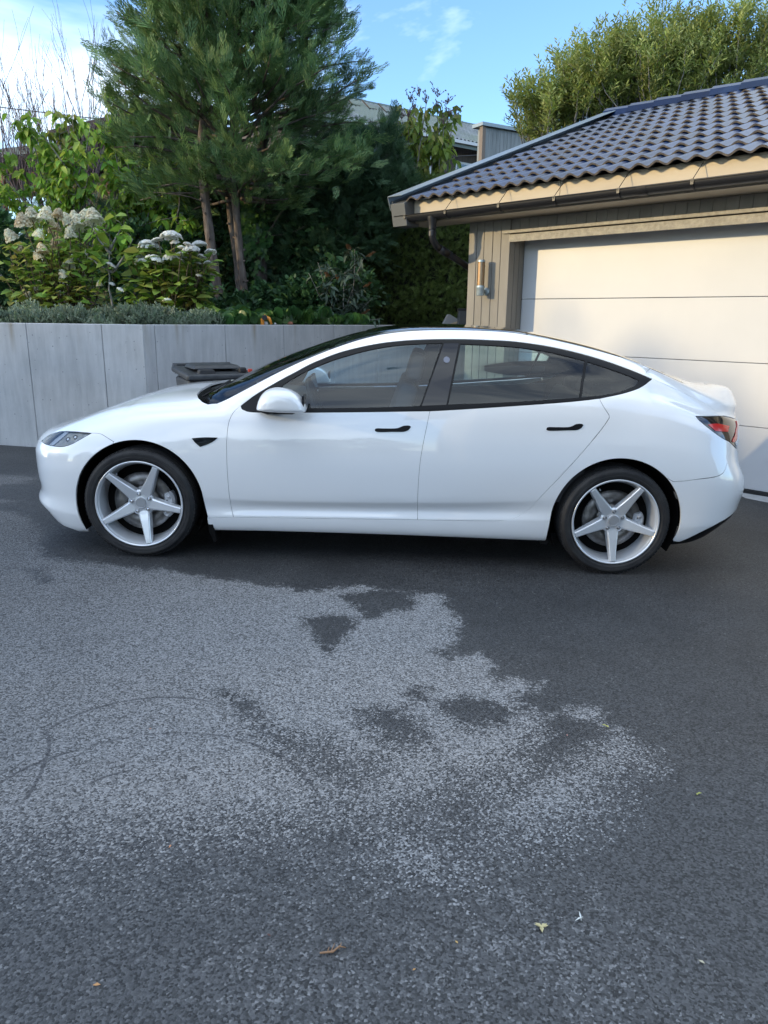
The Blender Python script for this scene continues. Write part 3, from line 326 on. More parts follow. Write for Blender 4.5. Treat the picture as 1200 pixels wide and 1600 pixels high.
 'badge3': [(-1.0666,5.664), (-1.082,5.732), (-1.0965,5.802), (-1.1166,5.941)],
 'handle_f': [(-0.0365,6.382), (-0.0304,6.41), (-0.0187,6.418), (-0.0019,6.415), (0.0162,6.413), (0.029,6.413), (0.0432,6.413), (0.0582,6.413), (0.0728,6.415), (0.0863,6.419), (0.0979,6.429), (0.1141,6.464), (0.1288,6.498), (0.142,6.508), (0.1559,6.512), (0.1664,6.504), (0.1742,6.47), (0.1648,6.395), (0.1554,6.356), (0.1426,6.326), (0.1329,6.316), (0.1213,6.311), (0.1084,6.31), (0.0947,6.31), (0.0808,6.311), (0.0673,6.31), (0.0536,6.308), (0.0386,6.304), (0.0231,6.3), (0.008,6.298), (-0.0059,6.297), (-0.0174,6.299), (-0.0259,6.305), (-0.0361,6.332), (-0.0365,6.382)],
 'handle_r': [(0.9725,6.319), (0.9772,6.352), (0.9884,6.358), (1.0049,6.354), (1.0232,6.349), (1.0348,6.347), (1.0479,6.345), (1.0618,6.341), (1.0758,6.339), (1.0894,6.338), (1.1019,6.34), (1.1126,6.345), (1.1254,6.364), (1.1361,6.388), (1.147,6.404), (1.165,6.409), (1.1799,6.399), (1.1869,6.371), (1.1786,6.319), (1.169,6.291), (1.1558,6.269), (1.1453,6.262), (1.133,6.261), (1.1194,6.263), (1.105,6.266), (1.0902,6.267), (1.077,6.267), (1.0619,6.267), (1.0458,6.267), (1.0295,6.267), (1.014,6.268), (1.0002,6.27), (0.9889,6.273), (0.981,6.279), (0.9729,6.297), (0.9725,6.319)],
 'crease_badge': [(-0.9465,6.024), (-0.9217,6.026), (-0.8969,6.029), (-0.872,6.033), (-0.8472,6.037)],
}
DRY = [(-4.017, -2.349), (-4.854, -1.08), (-3.949, -0.289), (-2.791, 0.047), (-2.513, -0.095), (-2.238, -0.455), (-2.157, -0.708), (-1.957, -0.997), (-1.755, -1.022), (-1.573, -1.049), (-1.343, -1.116), (-1.073, -1.186), (-0.826, -1.257), (-0.598, -1.316), (-0.376, -1.374), (-0.238, -1.319), (-0.096, -1.273), (0.05, -1.329), (0.193, -1.344), (0.372, -1.345), (0.391, -1.561), (0.447, -1.743), (0.407, -1.963), (0.31, -2.124), (0.358, -2.147), (0.497, -2.082), (0.541, -2.234), (0.535, -2.354), (0.639, -2.323), (0.73, -2.362), (0.677, -2.455), (0.574, -2.516), (0.599, -2.596), (0.71, -2.607), (0.834, -2.539), (0.899, -2.564), (0.906, -2.703), (0.949, -2.776), (0.996, -2.849), (0.963, -2.939), (0.847, -2.995), (0.774, -3.061), (0.763, -3.124), (0.692, -3.209), (0.658, -3.263), (0.537, -3.322), (0.48, -3.32), (0.414, -3.346), (0.386, -3.301), (0.41, -3.215), (0.389, -3.128), (0.343, -3.072), (0.267, -3.091), (0.195, -3.163), (0.116, -3.219), (0.036, -3.26), (-0.063, -3.26), (-0.194, -3.317), (-0.325, -3.339), (-0.506, -3.377), (-0.712, -3.428), (-0.914, -3.465), (-1.185, -3.491), (-2.024, -3.533), (-3.846, -3.26)]
HOLES = [[(-0.339, -1.735), (-0.21, -1.723), (-0.104, -1.746), (-0.118, -1.935), (-0.173, -2.028), (-0.203, -2.154), (-0.247, -2.048), (-0.299, -1.937)], [(-0.176, -1.451), (-0.022, -1.336), (0.195, -1.293), (0.225, -1.438), (0.186, -1.581), (0.051, -1.664), (-0.014, -1.737), (-0.097, -1.608)], [(-0.045, -2.651), (0.054, -2.624), (0.143, -2.666), (0.205, -2.816), (0.178, -2.893), (0.1, -2.898), (0.05, -2.852), (-0.006, -2.751)], [(0.277, -2.589), (0.369, -2.531), (0.465, -2.555), (0.56, -2.628), (0.53, -2.705), (0.442, -2.73), (0.35, -2.727), (0.301, -2.675)], [(-0.322, -2.876), (-0.222, -2.869), (-0.133, -2.888), (-0.067, -2.979), (0.033, -2.981), (0.021, -3.045), (-0.053, -3.123), (-0.134, -3.1), (-0.21, -3.026), (-0.271, -2.938)], [(-0.645, -2.489), (-0.572, -2.527), (-0.467, -2.622), (-0.424, -2.734), (-0.463, -2.727), (-0.565, -2.599)], [(-0.399, -2.795), (-0.362, -2.793), (-0.34, -2.843), (-0.374, -2.837)], [(0.494, -2.929), (0.59, -2.842), (0.655, -2.751), (0.665, -2.659), (0.757, -2.624), (0.865, -2.645), (0.931, -2.715), (0.919, -2.804), (0.835, -2.843), (0.779, -2.919), (0.703, -2.955), (0.647, -3.026), (0.595, -3.043), (0.549, -3.002)], [(0.42, -3.057), (0.486, -3.05), (0.504, -3.091), (0.463, -3.127), (0.423, -3.109)], [(0.159, -2.472), (0.232, -2.478), (0.211, -2.583), (0.156, -2.577)], [(-2.019, -1.193), (-1.942, -1.184), (-1.804, -1.364), (-1.812, -1.426), (-1.926, -1.314)]]
EXTRA = [[(-4.584, 0.554), (-3.644, 1.077), (-3.363, 1.184), (-3.132, 1.172), (-2.992, 1.089), (-2.995, 0.882), (-3.171, 0.802), (-3.555, 0.546)], [(-3.833, 0.198), (-2.949, 0.361), (-2.783, 0.325), (-2.792, 0.242), (-3.284, 0.086)], [(0.056, -3.347), (0.103, -3.4), (0.238, -3.446), (0.218, -3.478), (0.128, -3.464), (0.056, -3.429)]]
SPECK = [[(-0.254, -3.757), (-0.161, -3.753), (-0.001, -3.872), (0.118, -3.797), (0.276, -3.754), (0.298, -3.826), (0.127, -3.962), (-0.19, -3.974)], [(0.351, -3.672), (0.511, -3.685), (0.602, -3.814), (0.62, -3.944), (0.478, -3.95), (0.412, -3.856)], [(-0.034, -2.954), (0.352, -3.414), (0.398, -3.583), (0.056, -3.347)], [(-1.026, -3.457), (-0.598, -3.381), (-0.138, -3.3), (-0.014, -3.509), (-0.455, -3.577), (-0.891, -3.725)]]
ARCS = [(-0.648, -3.39, 0.538, [126.3, 108.1, 89.0, 70.9, 53.4, 36.9, 21.6]), (-1.765, -3.24, 0.712, [-1.4, 12.1, 28.4, 30.7]), (-0.768, -3.011, 0.409, [158.3, 140.5, 115.6, 69.8]), (-0.851, -3.282, 0.328, [162.5, 145.7, 131.4, 116.9]), (-0.709, -3.286, 0.213, [146.2, 125.9, 109.8])]
TWIG = [(-0.096, -3.792), (-0.065, -3.787), (-0.035, -3.774)]
BITS = [(-0.588, -3.896), (-0.551, -3.444), (-0.225, -3.742), (0.128, -3.827), (0.235, -3.744), (0.455, -3.688), (0.563, -3.654), (0.903, -2.703), (1.088, -3.109), (0.824, -3.778), (-0.793, -2.839), (0.735, -2.781)]
H1 = [(-4.133, 3.795, 2.478, 0.081), (-4.077, 3.918, 2.557, 0.07), (-3.885, 3.848, 2.556, 0.081), (-4.35, 3.942, 2.334, 0.074), (-4.25, 3.95, 2.2, 0.067), (-3.913, 3.726, 2.179, 0.067), (-3.955, 3.705, 2.096, 0.056), (-3.872, 4.035, 2.265, 0.074), (-3.603, 3.804, 2.358, 0.067), (-3.65, 3.794, 2.03, 0.064), (-3.732, 4.098, 2.547, 0.06), (-3.528, 3.888, 2.478, 0.083), (-3.514, 4.035, 2.589, 0.067), (-3.35, 3.891, 2.538, 0.081), (-3.845, 3.956, 2.441, 0.06), (-3.704, 3.76, 1.903, 0.056), (-3.668, 3.954, 1.938, 0.048), (-3.617, 4.047, 1.931, 0.051), (-4.098, 3.909, 1.756, 0.032), (-4.26, 3.997, 1.683, 0.04), (-4.093, 3.969, 1.813, 0.038), (-3.284, 3.726, 1.812, 0.038), (-3.499, 4.003, 1.784, 0.038), (-3.932, 3.936, 1.63, 0.024), (-3.981, 3.821, 2.35, 0.059), (-3.685, 3.712, 2.564, 0.048), (-3.632, 4.046, 2.577, 0.054)]
H2 = [(-2.405, 3.658, 2.336, 0.094), (-2.708, 3.724, 2.266, 0.071), (-2.682, 3.767, 2.233, 0.075), (-2.607, 3.723, 2.302, 0.034), (-2.788, 3.779, 2.122, 0.05), (-2.6, 3.637, 2.084, 0.062), (-2.746, 3.746, 2.051, 0.066), (-2.432, 3.65, 2.116, 0.052), (-2.337, 3.783, 2.137, 0.059), (-2.383, 3.767, 2.086, 0.066), (-2.193, 3.556, 2.247, 0.034), (-2.269, 3.567, 2.218, 0.034), (-2.164, 3.589, 2.192, 0.071), (-2.128, 3.791, 2.264, 0.062), (-1.963, 3.648, 2.175, 0.052), (-2.076, 3.699, 2.131, 0.041), (-1.992, 3.611, 2.06, 0.034), (-2.121, 3.667, 2.059, 0.025), (-2.102, 3.634, 1.922, 0.023), (-2.486, 3.625, 1.643, 0.034), (-2.554, 3.688, 2.309, 0.03), (-2.375, 3.688, 2.281, 0.03)]
H3 = [(-3.127, 3.7, 2.023, 0.066), (-3.037, 3.7, 1.76, 0.045), (-3.131, 3.7, 1.824, 0.034), (-3.172, 3.7, 1.55, 0.029), (-3.264, 3.7, 2.414, 0.026)]
# ---------------------------------------------------------------- car
SLOPE = math.atan(.0274)                            # the drive falls towards +x
M_paint = mat('white_paint', (.82, .83, .84), .30, coat=1.0, coat_rough=.01); BS(M_paint).inputs['Coat IOR'].default_value = 1.75
M_blk = mat('black_trim', (.004, .004, .005), .42, spec=.25)
M_piano = mat('piano_black', (.006, .006, .010), .05, spec=.6)
M_liner = mat('liner_black', (.006, .006, .006), .9, spec=.1)
M_rub = mat('tyre_rubber', (.020, .020, .022), .62, spec=.35); noisy(M_rub, (.016, .016, .018), (.034, .033, .033), 9, 5, bump=.15, bscale=140, bdist=.002)
M_alu = mat('wheel_silver', (.74, .76, .79), .28, metal=.5, coat=.1)
M_alud = mat('barrel_silver', (.42, .43, .45), .40, metal=.5)
M_disc = mat('brake_steel', (.16, .155, .15), .42, metal=.9); noisy(M_disc, (.14, .135, .13), (.32, .31, .30), 14, 5)
M_cal = mat('caliper_grey', (.55, .57, .60), .42, metal=.3)
M_chr = mat('bright_metal', (.7, .7, .72), .18, metal=1.)
M_in1 = mat('interior_dark', (.03, .03, .033), .7)
M_in2 = mat('interior_grey', (.09, .092, .10), .65)
M_red = mat('lamp_red', (.55, .012, .012), .25, coat=1.); M_smoke = mat('lamp_smoke', (.02, .018, .018), .08, coat=1.)
M_lens = mat('lamp_silver', (.66, .64, .60), .22, metal=.3); noisy(M_lens, (.50, .50, .50), (.80, .74, .62), 26, 3, bump=.5, bscale=40, bdist=.01)
def glass(name, tint, f0=1.5, rough=0.0):
    m = bpy.data.materials.new(name); m.use_nodes = True; nt = m.node_tree; nt.nodes.clear()
    o = N(m, 'ShaderNodeOutputMaterial'); t = N(m, 'ShaderNodeBsdfTransparent'); t.inputs[0].default_value = (*tint, 1)
    g = N(m, 'ShaderNodeBsdfGlossy'); g.inputs['Roughness'].default_value = rough; fr = N(m, 'ShaderNodeFresnel', i_IOR=f0); mx = N(m, 'ShaderNodeMixShader')
    L(m, fr.outputs[0], mx.inputs[0]); L(m, t.outputs[0], mx.inputs[1]); L(m, g.outputs[0], mx.inputs[2]); L(m, mx.outputs[0], o.inputs[0])
    MATS[name] = m; return m
M_gf = glass('front_glass', (.74, .90, .98), 1.72); M_gr = glass('rear_glass', (.70, .86, .88), 1.68); M_gw = glass('screen_glass', (.42, .50, .46), 1.6)
M_roofg = mat('roof_glass', (.004, .006, .006), .03, coat=1.0, coat_rough=.01)
M_lampg = glass('lamp_glass', (.80, .83, .86), 1.5)

car = empty('parked_car', (0, 0, 0), (0, SLOPE, 0))
tag(car, 'white electric sedan parked side-on with silver five-spoke wheels and black glass roof', 'car')

def lp(*names):
    out = []
    for n in names:
        if isinstance(n, str):
            s = SEG[n[1:]][::-1] if n[0] == '-' else SEG[n]
        elif len(n) and isinstance(n[0], (int, float)): s = [n]
        else:
            s = []
            for a, b in zip(n[:-1], n[1:]):
                k = max(1, int(max(abs(b[0]-a[0])/.02, abs(b[1]-a[1])/.2))); s += [(a[0] + (b[0]-a[0])*i/k, a[1] + (b[1]-a[1])*i/k) for i in range(k)]
            s.append(n[-1])
        for p in s:
            if not out or abs(out[-1][0]-p[0]) > 3e-4 or abs(out[-1][1]-p[1]) > 3e-3: out.append(p)
    if abs(out[0][0]-out[-1][0]) < 3e-4 and abs(out[0][1]-out[-1][1]) < 3e-3: out.pop()
    return np.array(out, float)
VS = .1
def inset(P, d):
    """shrink an outline (metric plane) by d, keeping the points on the centre line and at the two ends"""
    Q = P*[1, VS]; n = len(Q); A = .5*sum(Q[i][0]*Q[(i+1) % n][1] - Q[(i+1) % n][0]*Q[i][1] for i in range(n)); sg = 1 if A > 0 else -1
    e = np.roll(Q, -1, 0) - Q; ln = np.linalg.norm(e, axis=1)[:, None] + 1e-12; nn = np.stack([-e[:, 1], e[:, 0]], 1)/ln*sg
    v = nn + np.roll(nn, 1, 0); q = (v*v).sum(1)[:, None]; v = v*2/np.maximum(q, .9)
    fix = (P[:, 1] > 11.99) | (P[:, 0] <= XN0 + 1e-4) | (P[:, 0] >= XN1 - 1e-4)
    if fix.any():
        pin = np.where(P[:, 1] > 11.99, 1, 0)
        v[:, 1] = np.where(P[:, 1] > 11.99, 0, v[:, 1]); v[:, 0] = np.where((P[:, 0] <= XN0 + 1e-4) | (P[:, 0] >= XN1 - 1e-4), 0, v[:, 0])
    return (Q + v*d)/[1, VS]
def inpoly(X, Y, P):
    r = np.zeros(X.shape, bool); n = len(P)
    for i in range(n):
        x0, y0 = P[i]; x1, y1 = P[(i+1) % n]
        if y0 == y1: continue
        c = ((Y < y0) != (Y < y1)) & (X < (x1-x0)*(Y-y0)/(y1-y0) + x0); r ^= c
    return r
USED_U = SX[::2]
def panel(name, m, outer, holes=(), off=0., gap=.0016, rim=.014, parent=None, sides='both', dt=.25, weld=False, ufine=False):
    """one piece of the skin: outline in surface parameters, filled, lifted onto the master surface, with a folded-in edge"""
    loops = [inset(outer, gap)] + [inset(h, -gap*0) for h in holes]
    pts = []; edges = []
    for Lp in loops:
        o = len(pts); k = len(Lp); pts += [tuple(p) for p in (Lp*[1, VS])]; edges += [(o+i, o+(i+1) % k) for i in range(k)]
    nb = len(pts); lo, hi = loops[0].min(0), loops[0].max(0)
    uu_ = (SX if ufine else USED_U); uu_ = uu_[(uu_ > lo[0]) & (uu_ < hi[0])]
    tt = np.arange(math.ceil(lo[1]/dt)*dt, hi[1], dt)
    if len(uu_) and len(tt):
        U, T = np.meshgrid(uu_, tt); U = U.ravel(); T = T.ravel()
        ok = inpoly(U, T*VS, loops[0]*[1, VS])
        for h in loops[1:]: ok &= ~inpoly(U, T*VS, h*[1, VS])
        A = np.array(pts); keep = []
        for u, t in zip(U[ok], T[ok]*VS):
            if ((A[:, 0]-u)**2 + (A[:, 1]-t)**2).min() > .0035**2: keep.append((u, t))
        pts += keep
    V2, _, F2, _, _, _ = delaunay_2d_cdt([Vector(p) for p in pts], edges, [], 0, 1e-7)
    V2 = np.array([tuple(v) for v in V2]); F2 = np.array([f for f in F2 if len(f) == 3])
    C = V2[F2].mean(1); ok = inpoly(C[:, 0], C[:, 1], loops[0]*[1, VS])
    for h in loops[1:]: ok &= ~inpoly(C[:, 0], C[:, 1], h*[1, VS])
    F2 = F2[ok]
    p, n = surf(V2[:, 0], V2[:, 1]/VS); p = p + n*off
    # orient
    a = p[F2]; fn = np.cross(a[:, 1]-a[:, 0], a[:, 2]-a[:, 0]); flip = (fn*n[F2[:, 0]]).sum(1) < 0; F2[flip] = F2[flip][:, ::-1]
    verts = p; norms = n; faces = [tuple(f) for f in F2]
    if rim:
        cnt = {}
        for f in F2:
            for i in range(3): cnt[(f[i], f[(i+1) % 3])] = 1
        bd = [e for e in cnt if (e[1], e[0]) not in cnt]
        bd = [e for e in bd if not (V2[e[0], 1]/VS > 11.97 and V2[e[1], 1]/VS > 11.97) and not (abs(p[e[0], 1]) < 1e-4 and abs(p[e[1], 1]) < 1e-4)]
        nv = len(verts); ids = sorted({q for e in bd for q in e}); mp = {q: k for k, q in enumerate(ids)}
        ni = len(ids); P1 = p[ids]; N1 = n[ids]
        en = np.zeros((ni, 3))
        for q, w in bd:
            t = p[w]-p[q]; c = np.cross(t, n[q]); c /= np.linalg.norm(c)+1e-9; en[mp[q]] += c; en[mp[w]] += c
        en /= np.linalg.norm(en, axis=1)[:, None] + 1e-9
        e2 = (en + N1); e2 /= np.linalg.norm(e2, axis=1)[:, None]
        verts = np.concatenate([verts, P1 - N1*.0015 + en*.0008, P1 - N1*rim]); norms = np.concatenate([norms, en, en])
        for q, w in bd:
            a_, b_ = mp[q], mp[w]
            faces.append((w, q, nv + a_, nv + b_)); faces.append((nv + b_, nv + a_, nv + ni + a_, nv + ni + b_))
    out = []
    verts = np.asarray(verts); norms = np.asarray(norms)
    if weld:      # one piece across the centre line
        v2 = np.concatenate([verts, verts*[1, -1, 1]]); n2 = np.concatenate([norms, norms*[1, -1, 1]]); k = len(verts)
        out.append(mesh_obj(name, v2, faces + [tuple(k + i for i in f)[::-1] for f in faces], m, parent or car, True, n2))
    else:
        out.append(mesh_obj(name, verts, faces, m, parent or car, True, norms))
        if sides == 'both': out.append(mesh_obj(name, verts*[1, -1, 1], [f[::-1] for f in faces], m, parent or car, True, norms*[1, -1, 1]))
    return out
def on(u, t, off=0.):
    p, n = surf(np.array([float(u)]), np.array([float(t)])); return Vector(p[0] + n[0]*off), Vector(n[0])

A1, A2 = SEG['arch_f1'], SEG['arch_f2']; B1, B2 = SEG['arch_r1'], SEG['arch_r2']
tl_top_end = SEG['tl_top'][-1]; hlr = SEG['hl_bot'][-1]; hlf = SEG['hl_bot'][0]
bf_bot = [(XN0, 1.0), (-1.86, 1.0), A1[0]]
panel('front_bumper', M_paint, lp([(XN0, 7.6), (XN0, 1.0)], bf_bot[1:], 'arch_f1', '-bump_line', '-hl_bot', [hlf, (-2.16, 7.2), (-2.22, 7.55), (XN0, 7.6)]), weld=True, ufine=True)
panel('fender', M_paint, lp('arch_f2', 'sill_a', '-door_front', '-fender_top', '-hood_side', 'hl_top_rear', 'bump_line'))
panel('hood', M_paint, lp([(XN0, 7.62), (-2.22, 7.58), (-2.16, 7.25), hlf], 'hl_top_front', 'hood_side', SEG['hood_rear'][:6], [SEG['hood_rear'][5], (-1.19, 10.9), (-1.20, 12)], [(-1.20, 12), (XN0, 12)], [(XN0, 12), (XN0, 7.62)]), weld=True, ufine=True)
door_f = panel('front_door', M_paint, lp('door_front', 'sill_b', '-door_mid', '-belt_f'))
door_r = panel('rear_door', M_paint, lp('door_mid', 'door_rear_curve', 'door_rear_top', '-belt_r'))
sill_pt = SEG['sill_a'][0]
panel('side_panel', M_paint, lp('sill_a', 'sill_b', 'door_rear_curve', 'door_rear_top', 'belt_q', 'lid_line', '-tl_top', 'tl_bot', '-rb_line', '-arch_r2', [B2[0]], '-arch_r1', [B1[0], (B1[0][0]-.01, 1.0)], [(B1[0][0]-.01, 1.0), (A2[-1][0]+.012, 1.0), A2[-1]], [A2[-1], sill_pt])
      if False else lp('sill_a', 'sill_b', 'door_rear_curve', 'door_rear_top', 'belt_q', 'lid_line', '-tl_top', 'tl_bot', '-rb_line', '-arch_r1', [B1[0], (B1[0][0]-.004, 1.0), (A2[-1][0]+.006, 1.0), sill_pt]))
rb_lo = [(B2[-1][0], B2[-1][1]), (1.90, 1.25), (2.0, 1.7), (2.12, 2.2), (2.25, 2.5), (XN1, 2.6)]
panel('rear_bumper', M_paint, lp('rb_line', [SEG['tl_bot'][-1], (2.28, 6.36), (2.36, 6.30), (XN1, 6.26)], [(XN1, 6.26), (XN1, 2.6)], rb_lo[::-1], '-arch_r2'), weld=True, ufine=True)
panel('diffuser', M_blk, lp([(1.86, .95)], [(1.86, 1.15)] + rb_lo[1:], [(XN1, 2.6), (XN1, .1)], [(XN1, .1), (1.86, .1), (1.86, .95)]), off=-.006, weld=True, ufine=True)
panel('trunk_lid', M_paint, lp('-rail_end', 'lid_line', 'tl_top2', [SEG['tl_top2'][-1], (2.36, 8.45), (2.365, 6.36), (XN1, 6.30)], [(XN1, 6.30), (XN1, 12)], [(XN1, 12), (1.98, 12)], [(1.98, 12), (1.94, 11.2), (1.90, 10.25)], [p for p in SEG['lid_strip'] if p[0] < 1.88][::-1]), weld=True, ufine=True)
panel('roof_rail', M_paint, lp('fender_top', 'dlo_top', 'rail_end', '-rail_top', [SEG['rail_top'][0], SEG['fender_top'][0]]), gap=.0012)
rt = SEG['rail_top']
panel('windshield', M_gw, lp(SEG['ws_base'][:2], [(-1.042, 8.6), (-1.065, 9.6), (-1.085, 10.5), (-1.09, 12)], [(-1.09, 12), (-.12, 12)], [(-.12, 12), (-.13, 11.3), (-.20, 10.4), (-.245, 9.83)], [p for p in rt if p[0] < -.25][::-1]), rim=.006, off=-.003, weld=True)
panel('roof_panel', M_roofg, lp([(-.116, 12), (.90, 12)], [(.90, 12), (.88, 11), (.865, 9.97)], [p for p in rt if -.245 < p[0] < .86][::-1], [(-.241, 9.85), (-.196, 10.4), (-.126, 11.3), (-.116, 12)]), off=.002, weld=True)
panel('rear_window', M_roofg, lp([(.905, 12), (1.975, 12)], [(1.975, 12), (1.935, 11.2), (1.895, 10.25)], [p for p in SEG['lid_strip'] if p[0] < 1.88][::-1], '-rail_end' if False else [SEG['lid_strip'][0]], [p for p in rt if .87 < p[0] < 1.56][::-1], [(.885, 11), (.905, 12)]), off=.001, weld=True)
panel('cowl', M_blk, lp(SEG['hood_rear'][:6], [SEG['hood_rear'][5], (-1.17, 10.9), (-1.18, 12)], [(-1.18, 12), (-1.06, 12), (-1.06, 10.5), (-1.035, 9.6), (-1.02, 8.6), SEG['ws_base'][0]]), off=-.022, rim=0, gap=-.004, weld=True)
for k in range(6): 
    mb = MB(); a, _ = on(-1.075 - .014*k, 8.6 + .15*k, -.012); b, _ = on(-1.085 - .014*k, 11.2, -.012)
    mb.tube([a, (a+b)/2 + Vector((-.008, 0, .006)), b], .0035, 5); mb.build('cowl_louvre', M_blk, car)
wiper = MB(); wp = [on(-1.10, 9.2, .004)[0], on(-1.03, 10.2, .010)[0], on(-1.00, 11.2, .010)[0]]
wiper.tube(wp, .007, 6).tube([on(-1.045, 9.0, .003)[0], on(-.985, 11.0, .004)[0]], .0045, 5); wiper.build('wiper', M_blk, car)
# glazing
trim_o = lp('belt_f', 'belt_r', 'belt_q', '-dlo_top')
gf = lp('glass_f', 'glass_f2', 'glass_f3', 'glass_f4'); gb = lp('bp1', 'bp2', 'bp3', 'bp4'); gr = lp('gr1', 'gr2', 'gr3', 'gr4'); gq = lp('gq1', 'gq2', 'gq3')
panel('window_trim', M_blk, trim_o, [gf, gb, gr, gq], off=-.002, rim=.010, dt=.5)
panel('front_door_window', M_gf, gf, off=-.006, gap=-.002, rim=.004)
panel('rear_door_window', M_gr, gr, off=-.006, gap=-.002, rim=.004)
panel('quarter_window', M_gr, gq, off=-.006, gap=-.002, rim=.004)
pil = panel('pillar_cover', M_piano, gb, off=-.0015, gap=.0004, rim=.004)
# little round camera in the pillar cover
for s, pp in ((-1, pil[0]), (1, pil[1])):
    c, n = on(.373, 8.374, 0.0); 
    T = n.cross(Vector((0, 0, 1))).normalized(); Bv = n.cross(T)
    mb = MB(); ring = [c + n*.001 + (T*math.cos(q*math.pi/10) + Bv*math.sin(q*math.pi/10))*.019 for q in range(20)]
    mb.add([(v.x, v.y*(-s), v.z) for v in ring + [r + n*.003 for r in ring]], [tuple(range(20))] + [tuple(range(20, 40))] + [(i, (i+1) % 20, 20 + (i+1) % 20, 20 + i) for i in range(20)])
    mb.build('pillar_camera', MATS.get('camera_lens') or mat('camera_lens', (.10, .12, .19), .15, coat=1.), pp)
# lamps
hl = lp('hl_bot', '-hl_top')
hb = panel('headlight', M_lens, hl, off=-.012, gap=.002, rim=0., dt=.2, ufine=True)
def sub(name, m, u0, u1, t0, t1, off, par, skew=0., rim=.004, poly=None):
    P = poly if poly is not None else [(u0, t0), (u1, t0 + skew), (u1, t1 + skew), (u0, t1)]
    out = []
    pp = panel(name, m, lp(list(P) + [P[0]]), off=off, gap=0, rim=rim, parent=car, dt=.1, ufine=True)
    for o, q in zip(pp, par): o.parent = q; out.append(o)
    return out
lens = panel('headlight_cover', M_lampg, hl, off=.0005, gap=.0014, rim=.004, dt=.2, ufine=True)
for o, q in zip(lens, hb): o.parent = q
bez = panel('headlight_bezel', M_piano, hl, [inset(hl, .0045)], off=-.003, gap=.001, rim=.010, dt=.2, ufine=True)
for o, q in zip(bez, hb): o.parent = q
M_drl = mat('lamp_white', (.85, .87, .9), .2, coat=1.)
sub('housing_shade', M_piano, 0, 0, 0, 0, -.008, hb, poly=[(-2.107, 6.92), (-2.03, 7.55), (-1.95, 7.50), (-1.995, 6.953), (-2.012, 6.56), (-2.065, 6.72)])
sub('light_bar', M_drl, 0, 0, 0, 0, -.005, hb, poly=[(-2.018, 6.54), (-1.983, 6.47), (-1.945, 6.831), (-1.905, 7.32), (-1.938, 7.44), (-1.983, 7.022)])
for u_, t_ in ((-1.885, 6.72), (-1.835, 6.72)):
    for s, q in ((1, hb[0]), (-1, hb[1])):
        c, n = on(u_, t_, -.017); mb = MB(); mb.lathe([(0, .016), (.012, .013), (.017, 0)], 16, Matrix.Translation((c.x, c.y*s, c.z)) @ Vector((n.x, n.y*s, n.z)).to_track_quat('Z', 'Y').to_matrix().to_4x4()); mb.build('projector', M_chr, q, True)
tl = lp('tl_top', 'tl_top2', [SEG['tl_top2'][-1], (2.356, 8.4), (2.36, 7.6), (2.358, 6.45), (2.28, 6.40), SEG['tl_bot'][-1]], '-tl_bot')
tb = panel('taillight', M_smoke, tl, off=-.004, gap=.002, rim=.012, dt=.2, ufine=True)
sub('brake_reflector', M_red, 0, 0, 0, 0, -.001, tb, poly=[(1.985, 6.80), (2.022, 6.90), (2.10, 7.08), (2.173, 7.242), (2.150, 6.849), (2.04, 6.69)], rim=.003)
sub('light_strip', M_red, 0, 0, 0, 0, .0015, tb, poly=[(2.285, 8.1), (2.318, 8.1), (2.30, 7.4), (2.255, 6.72), (2.215, 6.58), (2.19, 6.58), (2.235, 6.9), (2.275, 7.5)], rim=.004)
sub('clear_band', M_drl, 0, 0, 0, 0, .0012, tb, poly=[(2.322, 8.2), (2.352, 8.15), (2.355, 7.3), (2.34, 6.6), (2.25, 6.52), (2.23, 6.57), (2.27, 6.75), (2.305, 7.4)], rim=.004)
# side badge, handles
panel('side_camera', M_piano, lp('badge', 'badge2', 'badge3'), off=.004, gap=0, rim=.008, dt=.1)
for nm, par in (('handle_f', door_f), ('handle_r', door_r)):
    h = panel('handle', M_blk, lp(nm), off=.0035, gap=0, rim=.006, dt=.1, sides='both')
    for o, q in zip(h, par): o.parent = q
# inner skins behind the gaps (dark)
NA = 40
def liner(name, u0, u1, t0, t1, off, **k): return panel(name, M_liner, lp([(u0, t0), (u1, t0), (u1, t1), (u0, t1), (u0, t0)]), off=off, gap=0, rim=0, dt=.5, **k)
panel('inner_shell', M_liner, lp([(-1.03, 1.1), (1.03, 1.1)], [(1.03, 1.1), (1.03, 6.5)], [(1.03, 6.5), (-1.03, 6.5)], [(-1.03, 6.5), (-1.03, 1.1)]), off=-.016, gap=0, rim=0, dt=.5)
panel('inner_shell', M_liner, lp(SEG['arch_f2'][8:-2], [(-1.04, 2), (-1.0, 6.6), (-1.0, 7.9), (-1.2, 12)], [(-1.2, 12), (XN0 + .06, 12)], [(XN0 + .06, 12), (XN0 + .06, 1.6), (-2.0, 1.6)], SEG['arch_f1'][6:]), off=-.018, gap=0, rim=0, dt=.5, weld=True)
panel('inner_shell', M_liner, lp(SEG['arch_r1'][3:], SEG['arch_r2'][:-3], [(2.0, 1.7), (XN1-.05, 2.6)], [(XN1 - .05, 2.6), (XN1 - .05, 12)], [(XN1 - .05, 12), (1.98, 12), (1.9, 10.1), (1.64, 9.9), (1.62, 9.2), (1.35, 7.0), (1.02, 6.6), (1.02, 1.6)]), off=-.016, gap=0, rim=0, dt=.5, weld=True)
